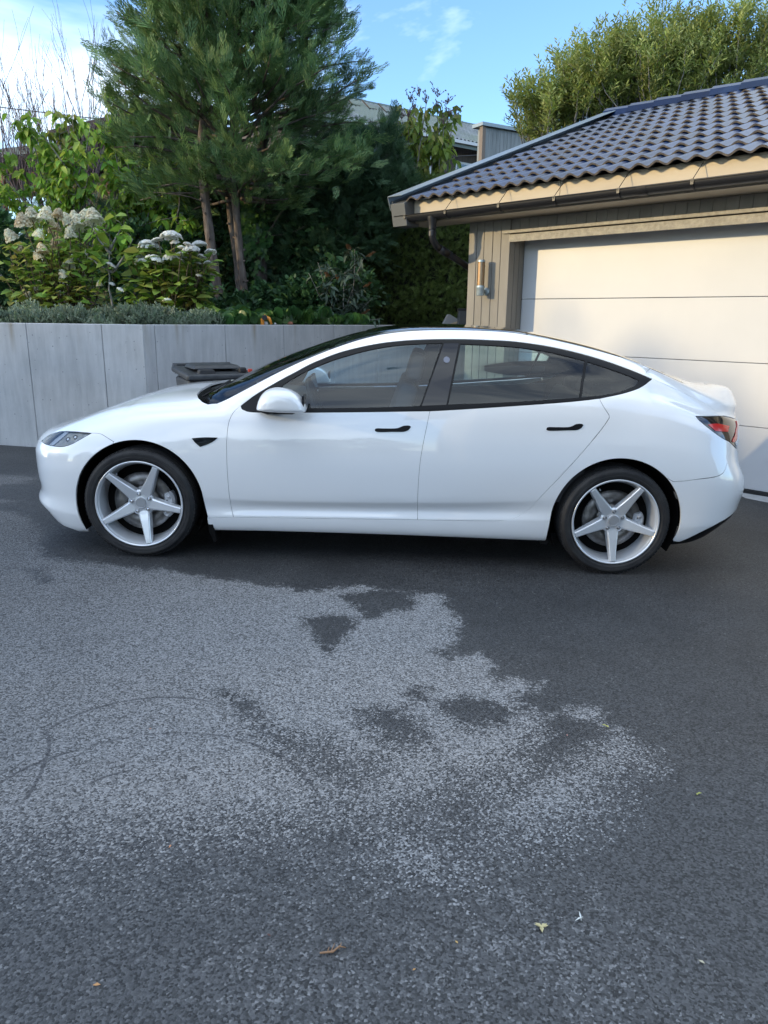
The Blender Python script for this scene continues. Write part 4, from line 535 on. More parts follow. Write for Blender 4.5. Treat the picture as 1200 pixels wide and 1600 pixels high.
# wheel wells and floor
for hx, hz in ((-1.441, .334), (1.438, .336)):
    for s in (-1, 1):
        mb = MB(); n = 28; v = []; 
        rr_ = .385 if hx < 0 else .389
        for k in range(n+1):
            a = R(-28) + R(236)*k/n
            for y in (.885, .56): v.append((hx + rr_*math.cos(a), s*y, hz + rr_*math.sin(a)))
        mb.add(v, [(2*k, 2*k+1, 2*k+3, 2*k+2) for k in range(n)] + [tuple(2*k+1 for k in range(n+1))]); mb.build('wheel_arch_liner', M_liner, car)
fl = MB(); fl.box((0, 0, .21), (1.9, 1.60, .05)).box((-1.44, 0, .24), (.95, 1.1, .06)).box((1.45, 0, .26), (1.0, 1.1, .06)).box((-2.0, 0, .20), (.22, 1.3, .03)).box((2.02, 0, .27), (.3, 1.3, .03)); fl.build('underbody', M_liner, car)
for s in (-1, 1):                                  # flaps behind the front wheels and ahead of the rear ones
    mb = MB(); mb.prism([(-1.035, .30), (-1.022, .30), (-.985, .115), (-.998, .10), (-1.03, .17)], lambda p: (p[0], s*.885, p[1]), lambda p: (p[0], s*.74, p[1])); mb.build('mud_flap', M_liner, car)
    mb = MB(); mb.prism([(.99, .195), (1.06, .195), (1.045, .165), (1.0, .17)], lambda p: (p[0], s*.87, p[1]), lambda p: (p[0], s*.68, p[1])); mb.build('air_deflector', M_liner, car)

# wheels -------------------------------------------------------------
def make_wheel():
    """axis along -Y (outer face at y=0, inboard +y)"""
    w = bpy.data.objects.new('wheel', None); link(w)
    Mx = Matrix(((1, 0, 0, 0), (0, 0, 1, 0), (0, -1, 0, 0), (0, 0, 0, 1)))      # z (profile h) -> +y inboard
    t = MB(); prof = [(.252, .045), (.258, .020), (.264, .010), (.272, .004), (.279, .0005), (.281, -.0035), (.290, -.005), (.292, -.0035), (.300, -.006), (.3095, -.0045), (.3105, -.001), (.312, -.002), (.322, .008), (.3305, .022), (.3338, .042), (.3342, .115), (.3338, .188), (.3305, .208), (.318, .222), (.298, .226), (.262, .214), (.252, .19)]
    t.lathe(prof, 96, Mx); to = t.build('tyre', M_rub, w, auto=.7)
    tr = MB()                                       # tread: shoulder blocks and ribs, joined
    for k in range(84):
        a = 2*math.pi*k/84
        for h0, h1, r0, sk in ((.016, .050, .3275, .0), (.180, .214, .3275, .0)):
            M2 = Matrix.Rotation(a, 4, 'Y')
            mid = (h0+h1)/2; tr.box((0, 0, 0), (.0165, h1-h0, .009), M=None)
            o = len(tr.v) - 8
            for q in range(8):
                v = Vector(tr.v[o+q]) + Vector((0, mid, .3315)); 
                if (v.y < .03 or v.y > .2): v.z -= .0032
                tr.v[o+q] = tuple(M2 @ v)
    for h in (.062, .096, .134, .168): tr.lathe([(.333, h-.011), (.3365, h-.010), (.3365, h+.010), (.333, h+.011)], 84, Mx)
    tro = tr.build('tread', M_rub, to); tro['kind'] = 'stuff'
    r = MB(); lip = [(.262, .012), (.2655, .004), (.2645, -.001), (.260, -.002), (.2555, .001), (.2525, .008), (.2515, .016), (.2475, .020), (.2455, .030), (.2365, .060), (.231, .10), (.228, .19), (.235, .20)]
    r.lathe(lip, 96, Mx); rim = r.build('rim', M_alu, w, True)
    sp = MB()
    def secpt(rad, hw, d, b, dep):                  # cross-section of a spoke: bevelled face, slanted flanks
        return [(-hw - .006, d + dep), (-hw, d + b), (-hw*.78, d), (hw*.78, d), (hw, d + b), (hw + .006, d + dep)]
    rads = [(.048, .040, .046, .004, .040), (.075, .0345, .040, .005, .042), (.11, .0300, .031, .006, .042), (.15, .0255, .022, .006, .040), (.19, .0215, .013, .006, .036), (.225, .0185, .005, .005, .032), (.2475, .0172, .0005, .004, .024), (.2515, .0168, .0015, .003, .016)]
    for k in range(5):
        a = 2*math.pi*k/5; v = []
        for rad, hw, d, b, dep in rads:
            for x, h in secpt(rad, hw, d, b, dep):
                v.append(Matrix.Rotation(a, 4, 'Y') @ Vector((x, h, rad)))
        f = [(6*i + j, 6*i + j + 1, 6*i + 6 + j + 1, 6*i + 6 + j) for i in range(len(rads)-1) for j in range(5)] + [(6*i+5, 6*i, 6*i+6, 6*i+11) for i in range(len(rads)-1)]
        e = 6*(len(rads)-1); f += [(5, 4, 3, 2, 1, 0), tuple(e + q for q in range(6))]
        one = MB(); one.add([tuple(q) for q in v], f); so = one.build('spoke', M_alu, rim, bevel=.0015, seg=1)
    # web between the spokes round the hub
    hub = MB(); hub.lathe([(0, .040), (.034, .040), (.036, .044), (.046, .046), (.070, .043), (.080, .050), (.082, .085), (.0, .085)], 60, Mx); ho = hub.build('hub', M_alu, rim, auto=.5)
    cp = MB(); cp.lathe([(0, .0345), (.026, .0345), (.0275, .037), (.0305, .035), (.0325, .040)], 40, Mx); cp.build('center_cap', M_alud, rim, auto=.5)
    for k in range(5):
        a = 2*math.pi*(k + .5)/5; px, pz = .057*math.sin(a), .057*math.cos(a)
        hl_ = MB(); hl_.lathe([(.0125, .0405), (.0125, .036), (.0105, .0355), (.0100, .043)], 18, Matrix.Translation((px, .002, pz)) @ Mx); hl_.build('lug_hole', M_alud, rim, True)
        nb_ = MB(); nb_.lathe([(0, .0385), (.005, .0375), (.0085, .039), (.0088, .047)], 6, Matrix.Translation((px, 0, pz)) @ Mx); nb_.build('lug_nut', M_chr, rim)
        dk = MB(); dk.lathe([(0, .0398), (.0104, .0398)], 18, Matrix.Translation((px, .0005, pz)) @ Mx); dk.build('lug_recess', M_liner, rim)
    vs = MB(); vs.tube([Vector((-.2, .03, .105)), Vector((-.192, .022, .100))], .0035, 8); vs.build('valve', M_alud, rim)
    d = MB(); d.lathe([(.0, .075), (.078, .075), (.080, .098), (.098, .098), (.1, .094), (.178, .094), (.1785, .098), (.1785, .116), (.10, .118)], 64, Mx); d.build('brake_disc', M_disc, w, True)
    bk = MB(); bk.lathe([(0, .125), (.235, .125)], 40, Mx); bk.build('backing_plate', M_liner, w)
    return w
def caliper(w, rot, big):
    mb = MB(); n = 10; sp_ = 26 if big else 20
    pr = []
    for k in range(n+1):
        a = R(-sp_ + 2*sp_*k/n); e = abs(k - n/2)/(n/2)
        pr.append((a, .197 - .012*e**3, .128 + .010*e**2))
    v = []
    for a, ro, ri in pr:
        for r, h in ((ri, .085), (ri + .012, .066), (ro - .014, .062), (ro, .080), (ro, .128)): v.append(Vector((r*math.sin(a + R(90)), h, r*math.cos(a + R(90)))))
    M2 = Matrix.Rotation(rot, 4, 'Y')
    v = [M2 @ q for q in v]
    mb.add(v, [(5*i+j, 5*i+j+1, 5*i+6+j, 5*i+5+j) for i in range(n) for j in range(4)] + [(4, 3, 2, 1, 0), tuple(5*n+q for q in range(5))]); c = mb.build('caliper', M_cal, w)
    for sg in (-1, 1):
        b = MB(); p = M2 @ Vector((.165*math.sin(R(90 + sg*sp_*.62)), .064, .165*math.cos(R(90 + sg*sp_*.62)))); b.lathe([(0, -.006), (.011, -.006), (.013, 0), (.013, .02)], 14, Matrix.Translation(p) @ Matrix(((1, 0, 0, 0), (0, 0, 1, 0), (0, -1, 0, 0), (0, 0, 0, 1)))); b.build('caliper_bolt', M_alud, c, True)
    cb = MB()
    for k in range(3):
        a = R(90 - 10 + 10*k); p = M2 @ Vector((.152*math.sin(a), .0625, .152*math.cos(a))); cb.tube([p, p + Vector((0, .01, 0))], .004, 8)
    cb.build('caliper_pin', M_blk, c)
wh = make_wheel(); wh.parent = car
specs = [(-1.441, -.917, 25, 4, True), (1.438, -.917, 33, 4, False), (-1.441, .917, 10, -4, True), (1.438, .917, 50, 4, False)]
def rot_children(w, ang):
    for ch in w.children:
        if ch.name.split('.')[0] in ('tyre', 'rim'): ch.rotation_euler = (0, ang, 0)
ws_ = [wh] + [copy_tree(wh, car) for _ in range(3)]
for w, (x, y, sp_, cal, big) in zip(ws_, specs):
    w.location = (x, y, .334); 
    if y > 0: w.rotation_euler = (0, 0, math.pi)
    rot_children(w, R(sp_)); caliper(w, R(cal), big)

# door mirrors -------------------------------------------------------
for s in (-1, 1):
    # silhouette in the side view, at the plane through the shell
    sil = [(-.722, .938), (-.722, .946), (-.712, .990), (-.690, 1.030), (-.655, 1.060), (-.605, 1.072), (-.545, 1.068), (-.495, 1.048), (-.455, 1.012), (-.432, .966), (-.430, .946), (-.440, .935), (-.50, .930), (-.62, .929)]
    ns = len(sil); cx, cz = -.565, .975
    lay = [(.905, .84, 0), (.915, .93, 0), (.94, .985, 0), (.985, 1.0, .0), (1.03, .96, .004), (1.06, .86, .008), (1.082, .66, .012), (1.092, .35, .014)]
    v = []
    for y, sc, dx in lay:
        for x, z in sil: v.append((cx + (x-cx)*sc + dx, s*y, cz + (z-cz)*(sc*.9 + .1)))
    f = [(i*ns + j, i*ns + (j+1) % ns, (i+1)*ns + (j+1) % ns, (i+1)*ns + j) for i in range(len(lay)-1) for j in range(ns)] + [tuple(range(ns))[::-1], tuple((len(lay)-1)*ns + q for q in range(ns))]
    if s > 0: f = [q[::-1] for q in f]
    mo = mesh_obj('door_mirror', v, f, M_paint, car, True)
    sm = mo.modifiers.new('s', 'SUBSURF'); sm.levels = 2; sm.render_levels = 2
    mg = MB(); mg.box((-.448, s*.985, .998), (.012, .125, .075)); mg.build('mirror_glass', M_piano, mo, bevel=.004)
    mb = MB(); mb.prism([(-.70, .944), (-.66, .936), (-.50, .932), (-.455, .940), (-.50, .922), (-.62, .918)], lambda p: (p[0], s*.90, p[1]), lambda p: (p[0]*.9 - .056, s*1.045, p[1] + .006)); mb.build('mirror_base', M_blk, mo, bevel=.004)
    mb = MB(); mb.prism([(-.745, .925), (-.66, .945), (-.60, .935), (-.60, .905), (-.68, .895)], lambda p: (p[0], s*.845, p[1]), lambda p: (p[0]+.02, s*.955, p[1]*.5 + .465)); mb.build('mirror_arm', M_blk, mo, bevel=.006)

# cabin --------------------------------------------------------------
def seat(x, y, name, hr=True, w=.50):
    v = MB(); so = empty(name, (x, y, .42)); so.parent = car; so.location = (x, y, .42)
    v.box((0, 0, 0), (.52, w, .16)); v.build('seat_cushion', M_in2, so, True, bevel=.04, seg=3)
    b = MB(); M2 = Matrix.Rotation(R(17), 3, 'Y'); b.box((.32, 0, .36), (.15, w, .62), M=M2.to_4x4(), taper=.84); b.build('seat_back', M_in2, so, True, bevel=.04, seg=3)
    if hr: h = MB(); h.box((.445, 0, .765), (.10, w*.5, .17), M=Matrix.Rotation(R(12), 4, 'Y'), taper=.9); h.build('head_restraint', M_in2, so, True, bevel=.03, seg=3)
seat(-.24, -.38, 'front_seat'); seat(-.20, .38, 'front_seat')
b = MB(); b.box((.98, 0, .46), (.5, 1.30, .16)); b.build('rear_bench', M_in1, car, True, bevel=.04)
b = MB(); b.box((1.30, 0, .76), (.16, 1.24, .56), M=Matrix.Rotation(R(24), 4, 'Y')); b.build('rear_backrest', M_in1, car, True, bevel=.04)
for y in (-.4, 0, .4): b = MB(); b.box((1.42, y, 1.04), (.09, .25, .13)); b.build('rear_head_restraint', M_in1, car, True, bevel=.03)
b = MB(); b.prism([(-1.10, .90), (-.86, .94), (-.62, .93), (-.56, .88), (-.60, .70), (-.9, .60)], lambda p: (p[0], -.74, p[1]), lambda p: (p[0], .74, p[1])); b.build('dashboard', M_in2, car, bevel=.015)
b = MB(); b.box((-.48, 0, .97), (.02, .36, .21), M=Matrix.Rotation(R(-12), 4, 'Y')); b.build('center_screen', M_piano, car, bevel=.004)
st = MB(); Ms = Matrix.Translation((-.42, -.38, .90)) @ Matrix.Rotation(R(68), 4, 'Y')
st.tube([Ms @ Vector((.18*math.cos(q*math.pi/16), .18*math.sin(q*math.pi/16), 0)) for q in range(33)], .015, 8, caps=False); st.tube([Ms @ Vector((-.17, 0, 0)), Ms @ Vector((.0, 0, 0)), Ms @ Vector((0, 0, -.2))], .022, 8); st.tube([Ms @ Vector((0, -.17, 0)), Ms @ Vector((0, .17, 0))], .016, 8); st.build('steering_wheel', M_in1, car, True)
b = MB(); b.box((0, 0, .34), (2.1, 1.5, .06)).box((-.1, 0, .5), (1.0, .22, .3)); b.build('cabin_floor', M_in1, car)
for s in (-1, 1):
    b = MB(); b.prism([(-.85, .42), (1.22, .42), (1.30, 1.02), (.3, .945), (-.80, .885)], lambda p: (p[0], s*.80, p[1]), lambda p: (p[0], s*.74, p[1])); b.build('door_card', M_in2, car)
b = MB(); b.prism([(1.34, .95), (1.95, 1.08), (1.95, 1.0), (1.34, .88)], lambda p: (p[0], -.66, p[1]), lambda p: (p[0], .66, p[1])); b.build('parcel_shelf', M_in1, car)
b = MB(); b.box((-.36, 0, 1.245), (.03, .24, .06)); b.build('rear_view_mirror', M_in1, car, bevel=.008)
# ---------------------------------------------------------------- ground
def gz(x, y=0): return -.0274*max(-14., min(14., x))
def sdist(X, Y, P):
    """signed distance to a polygon, positive inside"""
    d = np.full(X.shape, 1e9); n = len(P)
    for i in range(n):
        x0, y0 = P[i]; x1, y1 = P[(i+1) % n]; dx, dy = x1-x0, y1-y0
        t = np.clip(((X-x0)*dx + (Y-y0)*dy)/(dx*dx + dy*dy + 1e-12), 0, 1); d = np.minimum(d, np.hypot(X-x0-t*dx, Y-y0-t*dy))
    return np.where(inpoly(X, Y, P), d, -d)
def wall_top(p): return p
xs = np.concatenate([[-900, -200, -60, -14, -9, -6], np.arange(-4.4, 4.2, .022), [4.6, 6, 9, 14, 60, 200, 900]])
ys = np.concatenate([[-900, -200, -40, -15, -8, -5.4], np.arange(-4.6, 1.2, .022), [1.6, 2.4, 4, 8, 20, 60, 200, 1200]])
GX, GY = np.meshgrid(xs, ys); gx, gy = GX.ravel(), GY.ravel()
dd = sdist(gx, gy, DRY)
for h in HOLES: dd = np.minimum(dd, -sdist(gx, gy, h)*1.0)
for h in EXTRA: dd = np.maximum(dd, sdist(gx, gy, h)*.9)
sp_ = np.full(gx.shape, -9.)
for h in SPECK: sp_ = np.maximum(sp_, sdist(gx, gy, h))
V = np.stack([gx, gy, -.0274*np.clip(gx, -14, 14)], 1)
ii = np.arange(len(ys)-1)[:, None]*len(xs) + np.arange(len(xs)-1)[None]; ii = ii.ravel()
gf_ = np.stack([ii, ii+1, ii+1+len(xs), ii+len(xs)], 1)
def fast_mesh(name, V, Fq, m, parent=None, smooth=False, extra=None):
    """quads or triangles, all faces one size"""
    me = bpy.data.meshes.new(name); k = Fq.shape[1]
    me.vertices.add(len(V)); me.vertices.foreach_set('co', np.asarray(V, np.float32).ravel())
    me.loops.add(Fq.size); me.loops.foreach_set('vertex_index', Fq.astype(np.int32).ravel())
    me.polygons.add(len(Fq)); me.polygons.foreach_set('loop_start', np.arange(0, Fq.size, k, dtype=np.int32))
    if smooth: me.polygons.foreach_set('use_smooth', np.ones(len(Fq), bool))
    if isinstance(m, (list, tuple)):
        for q in m: me.materials.append(q)
    else: me.materials.append(m)
    if extra is not None: me.polygons.foreach_set('material_index', extra.astype(np.int32))
    me.update(calc_edges=True); me.validate()
    return link(bpy.data.objects.new(name, me), parent)
M_asph = mat('asphalt', (.05, .05, .055), .8)
drive = fast_mesh('driveway', V, gf_, M_asph); tag(drive, kind='structure')
at_ = drive.data.attributes.new('dry', 'FLOAT', 'POINT'); at_.data.foreach_set('value', dd.astype(np.float32))
at_ = drive.data.attributes.new('speck', 'FLOAT', 'POINT'); at_.data.foreach_set('value', sp_.astype(np.float32))
def asphalt(m):
    nt = m.node_tree; b = BS(m)
    geo = N(m, 'ShaderNodeNewGeometry')
    def noise(sc, det=4, ro=.5): n = N(m, 'ShaderNodeTexNoise', i_Scale=sc, i_Detail=det, i_Roughness=ro); L(m, geo.outputs['Position'], n.inputs[0]); return n.outputs[0]
    def mth(op, a, b_=None, c=None, clamp=False):
        n = N(m, 'ShaderNodeMath', operation=op, use_clamp=clamp)
        for i, q in enumerate((a, b_, c)):
            if q is None: continue
            if isinstance(q, (int, float)): n.inputs[i].default_value = q
            else: L(m, q, n.inputs[i])
        return n.outputs[0]
    def ss(v, lo, hi): 
        n = N(m, 'ShaderNodeMapRange', interpolation_type='SMOOTHSTEP'); n.inputs[1].default_value = lo; n.inputs[2].default_value = hi; L(m, v, n.inputs[0]); return n.outputs[0]
    def mix(f, a, b_):
        n = N(m, 'ShaderNodeMixRGB')
        for i, q in enumerate((f, a, b_)):
            if isinstance(q, tuple): n.inputs[i].default_value = (*q, 1)
            elif isinstance(q, (int, float)): n.inputs[i].default_value = q
            else: L(m, q, n.inputs[i])
        return n.outputs[0]
    dry = N(m, 'ShaderNodeAttribute', attribute_name='dry').outputs['Fac']; spk = N(m, 'ShaderNodeAttribute', attribute_name='speck').outputs['Fac']
    n1 = mth('SUBTRACT', noise(8.5, 10, .74), .5); 
    vor = N(m, 'ShaderNodeTexVoronoi', i_Scale=165); L(m, geo.outputs['Position'], vor.inputs[0])       # the aggregate
    vor2 = N(m, 'ShaderNodeTexVoronoi', i_Scale=85); L(m, geo.outputs['Position'], vor2.inputs[0])
    sep = N(m, 'ShaderNodeSeparateXYZ'); L(m, geo.outputs['Position'], sep.inputs[0])
    sepc = N(m, 'ShaderNodeSeparateColor'); L(m, vor.outputs['Color'], sepc.inputs[0])
    n2 = mth('MULTIPLY', mth('SUBTRACT', sepc.outputs[1], .5), .55)
    # towards the camera the drying front breaks up into specks
    near = ss(sep.outputs['Y'], -2.45, -3.25)
    amp = mth('MULTIPLY_ADD', near, .50, .10)
    n3 = mth('SUBTRACT', noise(24, 6, .75), .5)
    v = mth('ADD', mth('MULTIPLY_ADD', n3, .24, mth('MULTIPLY_ADD', n1, .27, dry)), mth('MULTIPLY', n2, amp))
    dmask = ss(v, -.012, .03)
    s2 = mth('ADD', mth('MULTIPLY', n2, 1.9), mth('MULTIPLY_ADD', mth('SUBTRACT', noise(9, 5), .5), 1.2, mth('MINIMUM', spk, .12)))
    smask = mth('MULTIPLY', ss(s2, .18, .42), .55)
    d = mth('MAXIMUM', dmask, smask)
    big = noise(1.1, 4, .6)
    dark = mix(ss(big, .3, .7), (.027, .0275, .029), (.047, .0475, .049))
    lite = mix(ss(mth('MULTIPLY_ADD', noise(2.2, 5, .6), 1.1, sep.outputs['X']), -2.0, .75), (.092, .092, .094), (.188, .187, .188))
    dark = mix(mth('MULTIPLY', ss(sep.outputs['Y'], -2.2, -3.4), .8), dark, (.060, .0605, .062))
    c = mix(d, dark, lite)
    # grain: each stone its own grey, a few pale ones
    g = mth('MULTIPLY_ADD', sepc.outputs[0], 1.5, .25)
    g = mth('MULTIPLY', g, mth('MULTIPLY_ADD', noise(240, 3, .7), 1.0, .5))
    mul = N(m, 'ShaderNodeMixRGB', blend_type='MULTIPLY'); mul.inputs[0].default_value = 1.; L(m, c, mul.inputs[1])
    comb = N(m, 'ShaderNodeCombineColor'); [L(m, g, comb.inputs[i]) for i in range(3)]; L(m, comb.outputs[0], mul.inputs[2])
    c = mul.outputs[0]
    sep2 = N(m, 'ShaderNodeSeparateColor'); L(m, vor2.outputs['Color'], sep2.inputs[0])
    pale = mth('MULTIPLY', ss(sep2.outputs[1], .962, .985), ss(vor2.outputs['Distance'], .0042, .002)) if False else mth('MULTIPLY', ss(sep2.outputs[1], .965, .99), ss(vor2.outputs['Distance'], .5, .28))
    c = mix(mth('MULTIPLY', pale, .45), c, (.22, .22, .22))
    # dark turning marks left by tyres
    marks = None
    for cx, cy, r, an in ARCS:
        mid = math.radians((an[0] + an[-1])/2); half = math.radians(abs(an[0]-an[-1])/2) + .05
        dx = mth('SUBTRACT', sep.outputs['X'], cx); dy = mth('SUBTRACT', sep.outputs['Y'], cy)
        rad = mth('SQRT', mth('ADD', mth('MULTIPLY', dx, dx), mth('MULTIPLY', dy, dy)))
        off = mth('ABSOLUTE', mth('SUBTRACT', rad, mth('MULTIPLY_ADD', mth('SUBTRACT', noise(5), .5), .02, r)))
        line = ss(off, .0085, .003)
        ca = mth('DIVIDE', mth('ADD', mth('MULTIPLY', dx, math.cos(mid)), mth('MULTIPLY', dy, math.sin(mid))), rad)
        line = mth('MULTIPLY', line, ss(ca, math.cos(half), math.cos(half)*.8 + .2))
        marks = line if marks is None else mth('MAXIMUM', marks, line)
    marks = mth('MULTIPLY', marks, ss(mth('ADD', noise(60, 2), mth('MULTIPLY', noise(4), .5)), .55, .75))
    c = mix(mth('MULTIPLY', marks, .62), c, (.022, .022, .026))
    L(m, c, b.inputs['Base Color'])
    rg = mth('MULTIPLY_ADD', d, .22, .60); L(m, rg, b.inputs['Roughness']); b.inputs['Specular IOR Level'].default_value = .42
    h = mth('ADD', mth('MULTIPLY', vor.outputs['Distance'], -.9), mth('MULTIPLY', noise(170, 3, .7), 1.0))
    bp = N(m, 'ShaderNodeBump', i_Strength=.6, i_Distance=.003); L(m, h, bp.inputs['Height']); L(m, bp.outputs[0], b.inputs['Normal'])
asphalt(M_asph)

# ---------------------------------------------------------------- raised garden behind the wall
WC = (-2.40, 2.42)                                   # corner of the wall
d1 = Vector((-.985, .115, 0)).normalized(); d2 = Vector((.69, .724, 0)).normalized()
W0 = Vector((*WC, 0)) + d1*9; W1 = Vector((*WC, 0)) + d2*6.4
M_soil = mat('soil', (.03, .022, .015), .95); noisy(M_soil, (.018, .014, .010), (.05, .04, .028), 12, 6, bump=.6, bscale=40)
n1_ = Vector((-d1.y, d1.x, 0)); n1_ = n1_ if n1_.y > 0 else -n1_          # into the garden
n2_ = Vector((-d2.y, d2.x, 0))
TZ = 1.33
tb_ = MB(); pin = Vector((*WC, 0)) + n1_*.12 + n2_*.06
pts = [W0 + n1_*.15, pin, W1 + n2_*.15, Vector((3.2, 9, 0)), Vector((60, 40, 0)), Vector((60, 140, 0)), Vector((-120, 140, 0)), Vector((-60, 12, 0))]
def tz(p): return TZ + max(0, (p.y - 9))*.075
tb_.add([(p.x, p.y, tz(p)) for p in pts], [(0, 1, 2, 3, 7), (3, 4, 5, 6, 7)]); tag(tb_.build('garden_bed', M_soil), kind='structure')
# concrete retaining wall, cast in panels
M_conc = mat('concrete', (.34, .35, .36), .82)
def concrete(m):
    geo = N(m, 'ShaderNodeNewGeometry'); b = BS(m)
    mp = N(m, 'ShaderNodeMapping', i_Scale=(1, 1, .12)); L(m, geo.outputs['Position'], mp.inputs[0])
    st = N(m, 'ShaderNodeTexNoise', i_Scale=16, i_Detail=8, i_Roughness=.7); L(m, mp.outputs[0], st.inputs[0])
    bl = N(m, 'ShaderNodeTexNoise', i_Scale=2.2, i_Detail=5, i_Roughness=.6); L(m, geo.outputs['Position'], bl.inputs[0])
    r1 = N(m, 'ShaderNodeValToRGB'); r1.color_ramp.elements[0].position = .3; r1.color_ramp.elements[0].color = (.33, .335, .34, 1); r1.color_ramp.elements[1].position = .72; r1.color_ramp.elements[1].color = (.56, .565, .57, 1)
    ad = N(m, 'ShaderNodeMath', operation='MULTIPLY_ADD'); ad.inputs[1].default_value = .55; L(m, st.outputs[0], ad.inputs[0])
    ml = N(m, 'ShaderNodeMath', operation='MULTIPLY'); ml.inputs[1].default_value = .45; L(m, bl.outputs[0], ml.inputs[0]); L(m, ml.outputs[0], ad.inputs[2]); L(m, ad.outputs[0], r1.inputs[0])
    vo = N(m, 'ShaderNodeTexVoronoi', i_Scale=24); vo.inputs['Randomness'].default_value = 1; L(m, geo.outputs['Position'], vo.inputs[0])
    sp = N(m, 'ShaderNodeSeparateColor'); L(m, vo.outputs['Color'], sp.inputs[0])
    sz = N(m, 'ShaderNodeMapRange'); sz.inputs[1].default_value = .5; sz.inputs[2].default_value = 1.; sz.inputs[3].default_value = 0.; sz.inputs[4].default_value = .15; L(m, sp.outputs[0], sz.inputs[0])
    lt = N(m, 'ShaderNodeMath', operation='LESS_THAN'); L(m, vo.outputs['Distance'], lt.inputs[0]); L(m, sz.outputs[0], lt.inputs[1])
    mx = N(m, 'ShaderNodeMixRGB'); mx.inputs[2].default_value = (.10, .105, .12, 1); f = N(m, 'ShaderNodeMath', operation='MULTIPLY'); f.inputs[1].default_value = .75; L(m, lt.outputs[0], f.inputs[0]); L(m, f.outputs[0], mx.inputs[0]); L(m, r1.outputs[0], mx.inputs[1])
    # rusty drips under the coping
    sepz = N(m, 'ShaderNodeSeparateXYZ'); L(m, geo.outputs['Position'], sepz.inputs[0])
    tp = N(m, 'ShaderNodeMapRange'); tp.inputs[1].default_value = 1.05; tp.inputs[2].default_value = 1.38; L(m, sepz.outputs[2], tp.inputs[0])
    st2 = N(m, 'ShaderNodeTexNoise', i_Scale=7, i_Detail=3); mp2 = N(m, 'ShaderNodeMapping', i_Scale=(1, 1, .06)); L(m, geo.outputs['Position'], mp2.inputs[0]); L(m, mp2.outputs[0], st2.inputs[0])
    r2 = N(m, 'ShaderNodeMapRange'); r2.inputs[1].default_value = .58; r2.inputs[2].default_value = .74; L(m, st2.outputs[0], r2.inputs[0])
    m2 = N(m, 'ShaderNodeMath', operation='MULTIPLY'); L(m, tp.outputs[0], m2.inputs[0]); L(m, r2.outputs[0], m2.inputs[1])
    mx2 = N(m, 'ShaderNodeMixRGB'); mx2.inputs[2].default_value = (.27, .235, .18, 1); L(m, m2.outputs[0], mx2.inputs[0]); L(m, mx.outputs[0], mx2.inputs[1]); L(m, mx2.outputs[0], b.inputs['Base Color'])
    bp = N(m, 'ShaderNodeBump', i_Strength=.5, i_Distance=.006); inv_ = N(m, 'ShaderNodeMath', operation='MULTIPLY_ADD'); inv_.inputs[1].default_value = -1.; L(m, lt.outputs[0], inv_.inputs[0]); L(m, st.outputs[0], inv_.inputs[2]); L(m, inv_.outputs[0], bp.inputs['Height']); L(m, bp.outputs[0], b.inputs['Normal'])
concrete(M_conc); 
rw = empty('retaining_wall', (*WC, 0)); tag(rw, 'low grey concrete retaining wall holding up the planted garden', 'wall')
def wall_panels(p0, d, n_in, cuts, zt0, zt1):
    for a, b_ in zip(cuts[:-1], cuts[1:]):
        mb = MB(); g = .0022; A = p0 + d*(a + g); B = p0 + d*(b_ - g)
        A2_, B2_ = A + n_in*.2, B + n_in*.2; zA, zB = -.4, -.4
        mb.add([(A.x, A.y, zA), (B.x, B.y, zB), (B2_.x, B2_.y, zB), (A2_.x, A2_.y, zA), (A.x, A.y, zt0), (B.x, B.y, zt0), (B2_.x, B2_.y, zt0), (A2_.x, A2_.y, zt0)], [(0, 3, 2, 1), (4, 5, 6, 7), (0, 1, 5, 4), (1, 2, 6, 5), (2, 3, 7, 6), (3, 0, 4, 7)])
        o = mb.build('concrete_panel', M_conc, None, bevel=.005, seg=1); o.parent = rw; o.matrix_parent_inverse = Matrix.Translation((-WC[0], -WC[1], 0))
wall_panels(Vector((*WC, 0)), d1, n1_, [0, .44, 1.255, 2.1, 2.95, 3.8, 5.0, 6.2, 7.4, 9], 1.384, 1.384)
wall_panels(Vector((*WC, 0)), d2, n2_, [0.004, .13, .98, 1.80, 2.6, 3.4, 4.2, 5.0, 6.0], 1.384, 1.384)
bk_ = MB(); 
for A, d, nn_, ln in ((Vector((*WC, 0)), d1, n1_, 9), (Vector((*WC, 0)), d2, n2_, 6)):
    a = A + nn_*.012 + d*.02; b_ = A + d*(ln-.02) + nn_*.012; c_ = b_ + nn_*.17; e_ = a + nn_*.17
    bk_.add([(q.x, q.y, z) for z in (-.4, 1.374) for q in (a, b_, c_, e_)], [(0, 3, 2, 1), (4, 5, 6, 7), (0, 1, 5, 4), (1, 2, 6, 5), (2, 3, 7, 6), (3, 0, 4, 7)])
o = bk_.build('wall_core', mat('joint_dark', (.06, .06, .062), .9)); o.parent = rw; o.matrix_parent_inverse = Matrix.Translation((-WC[0], -WC[1], 0))

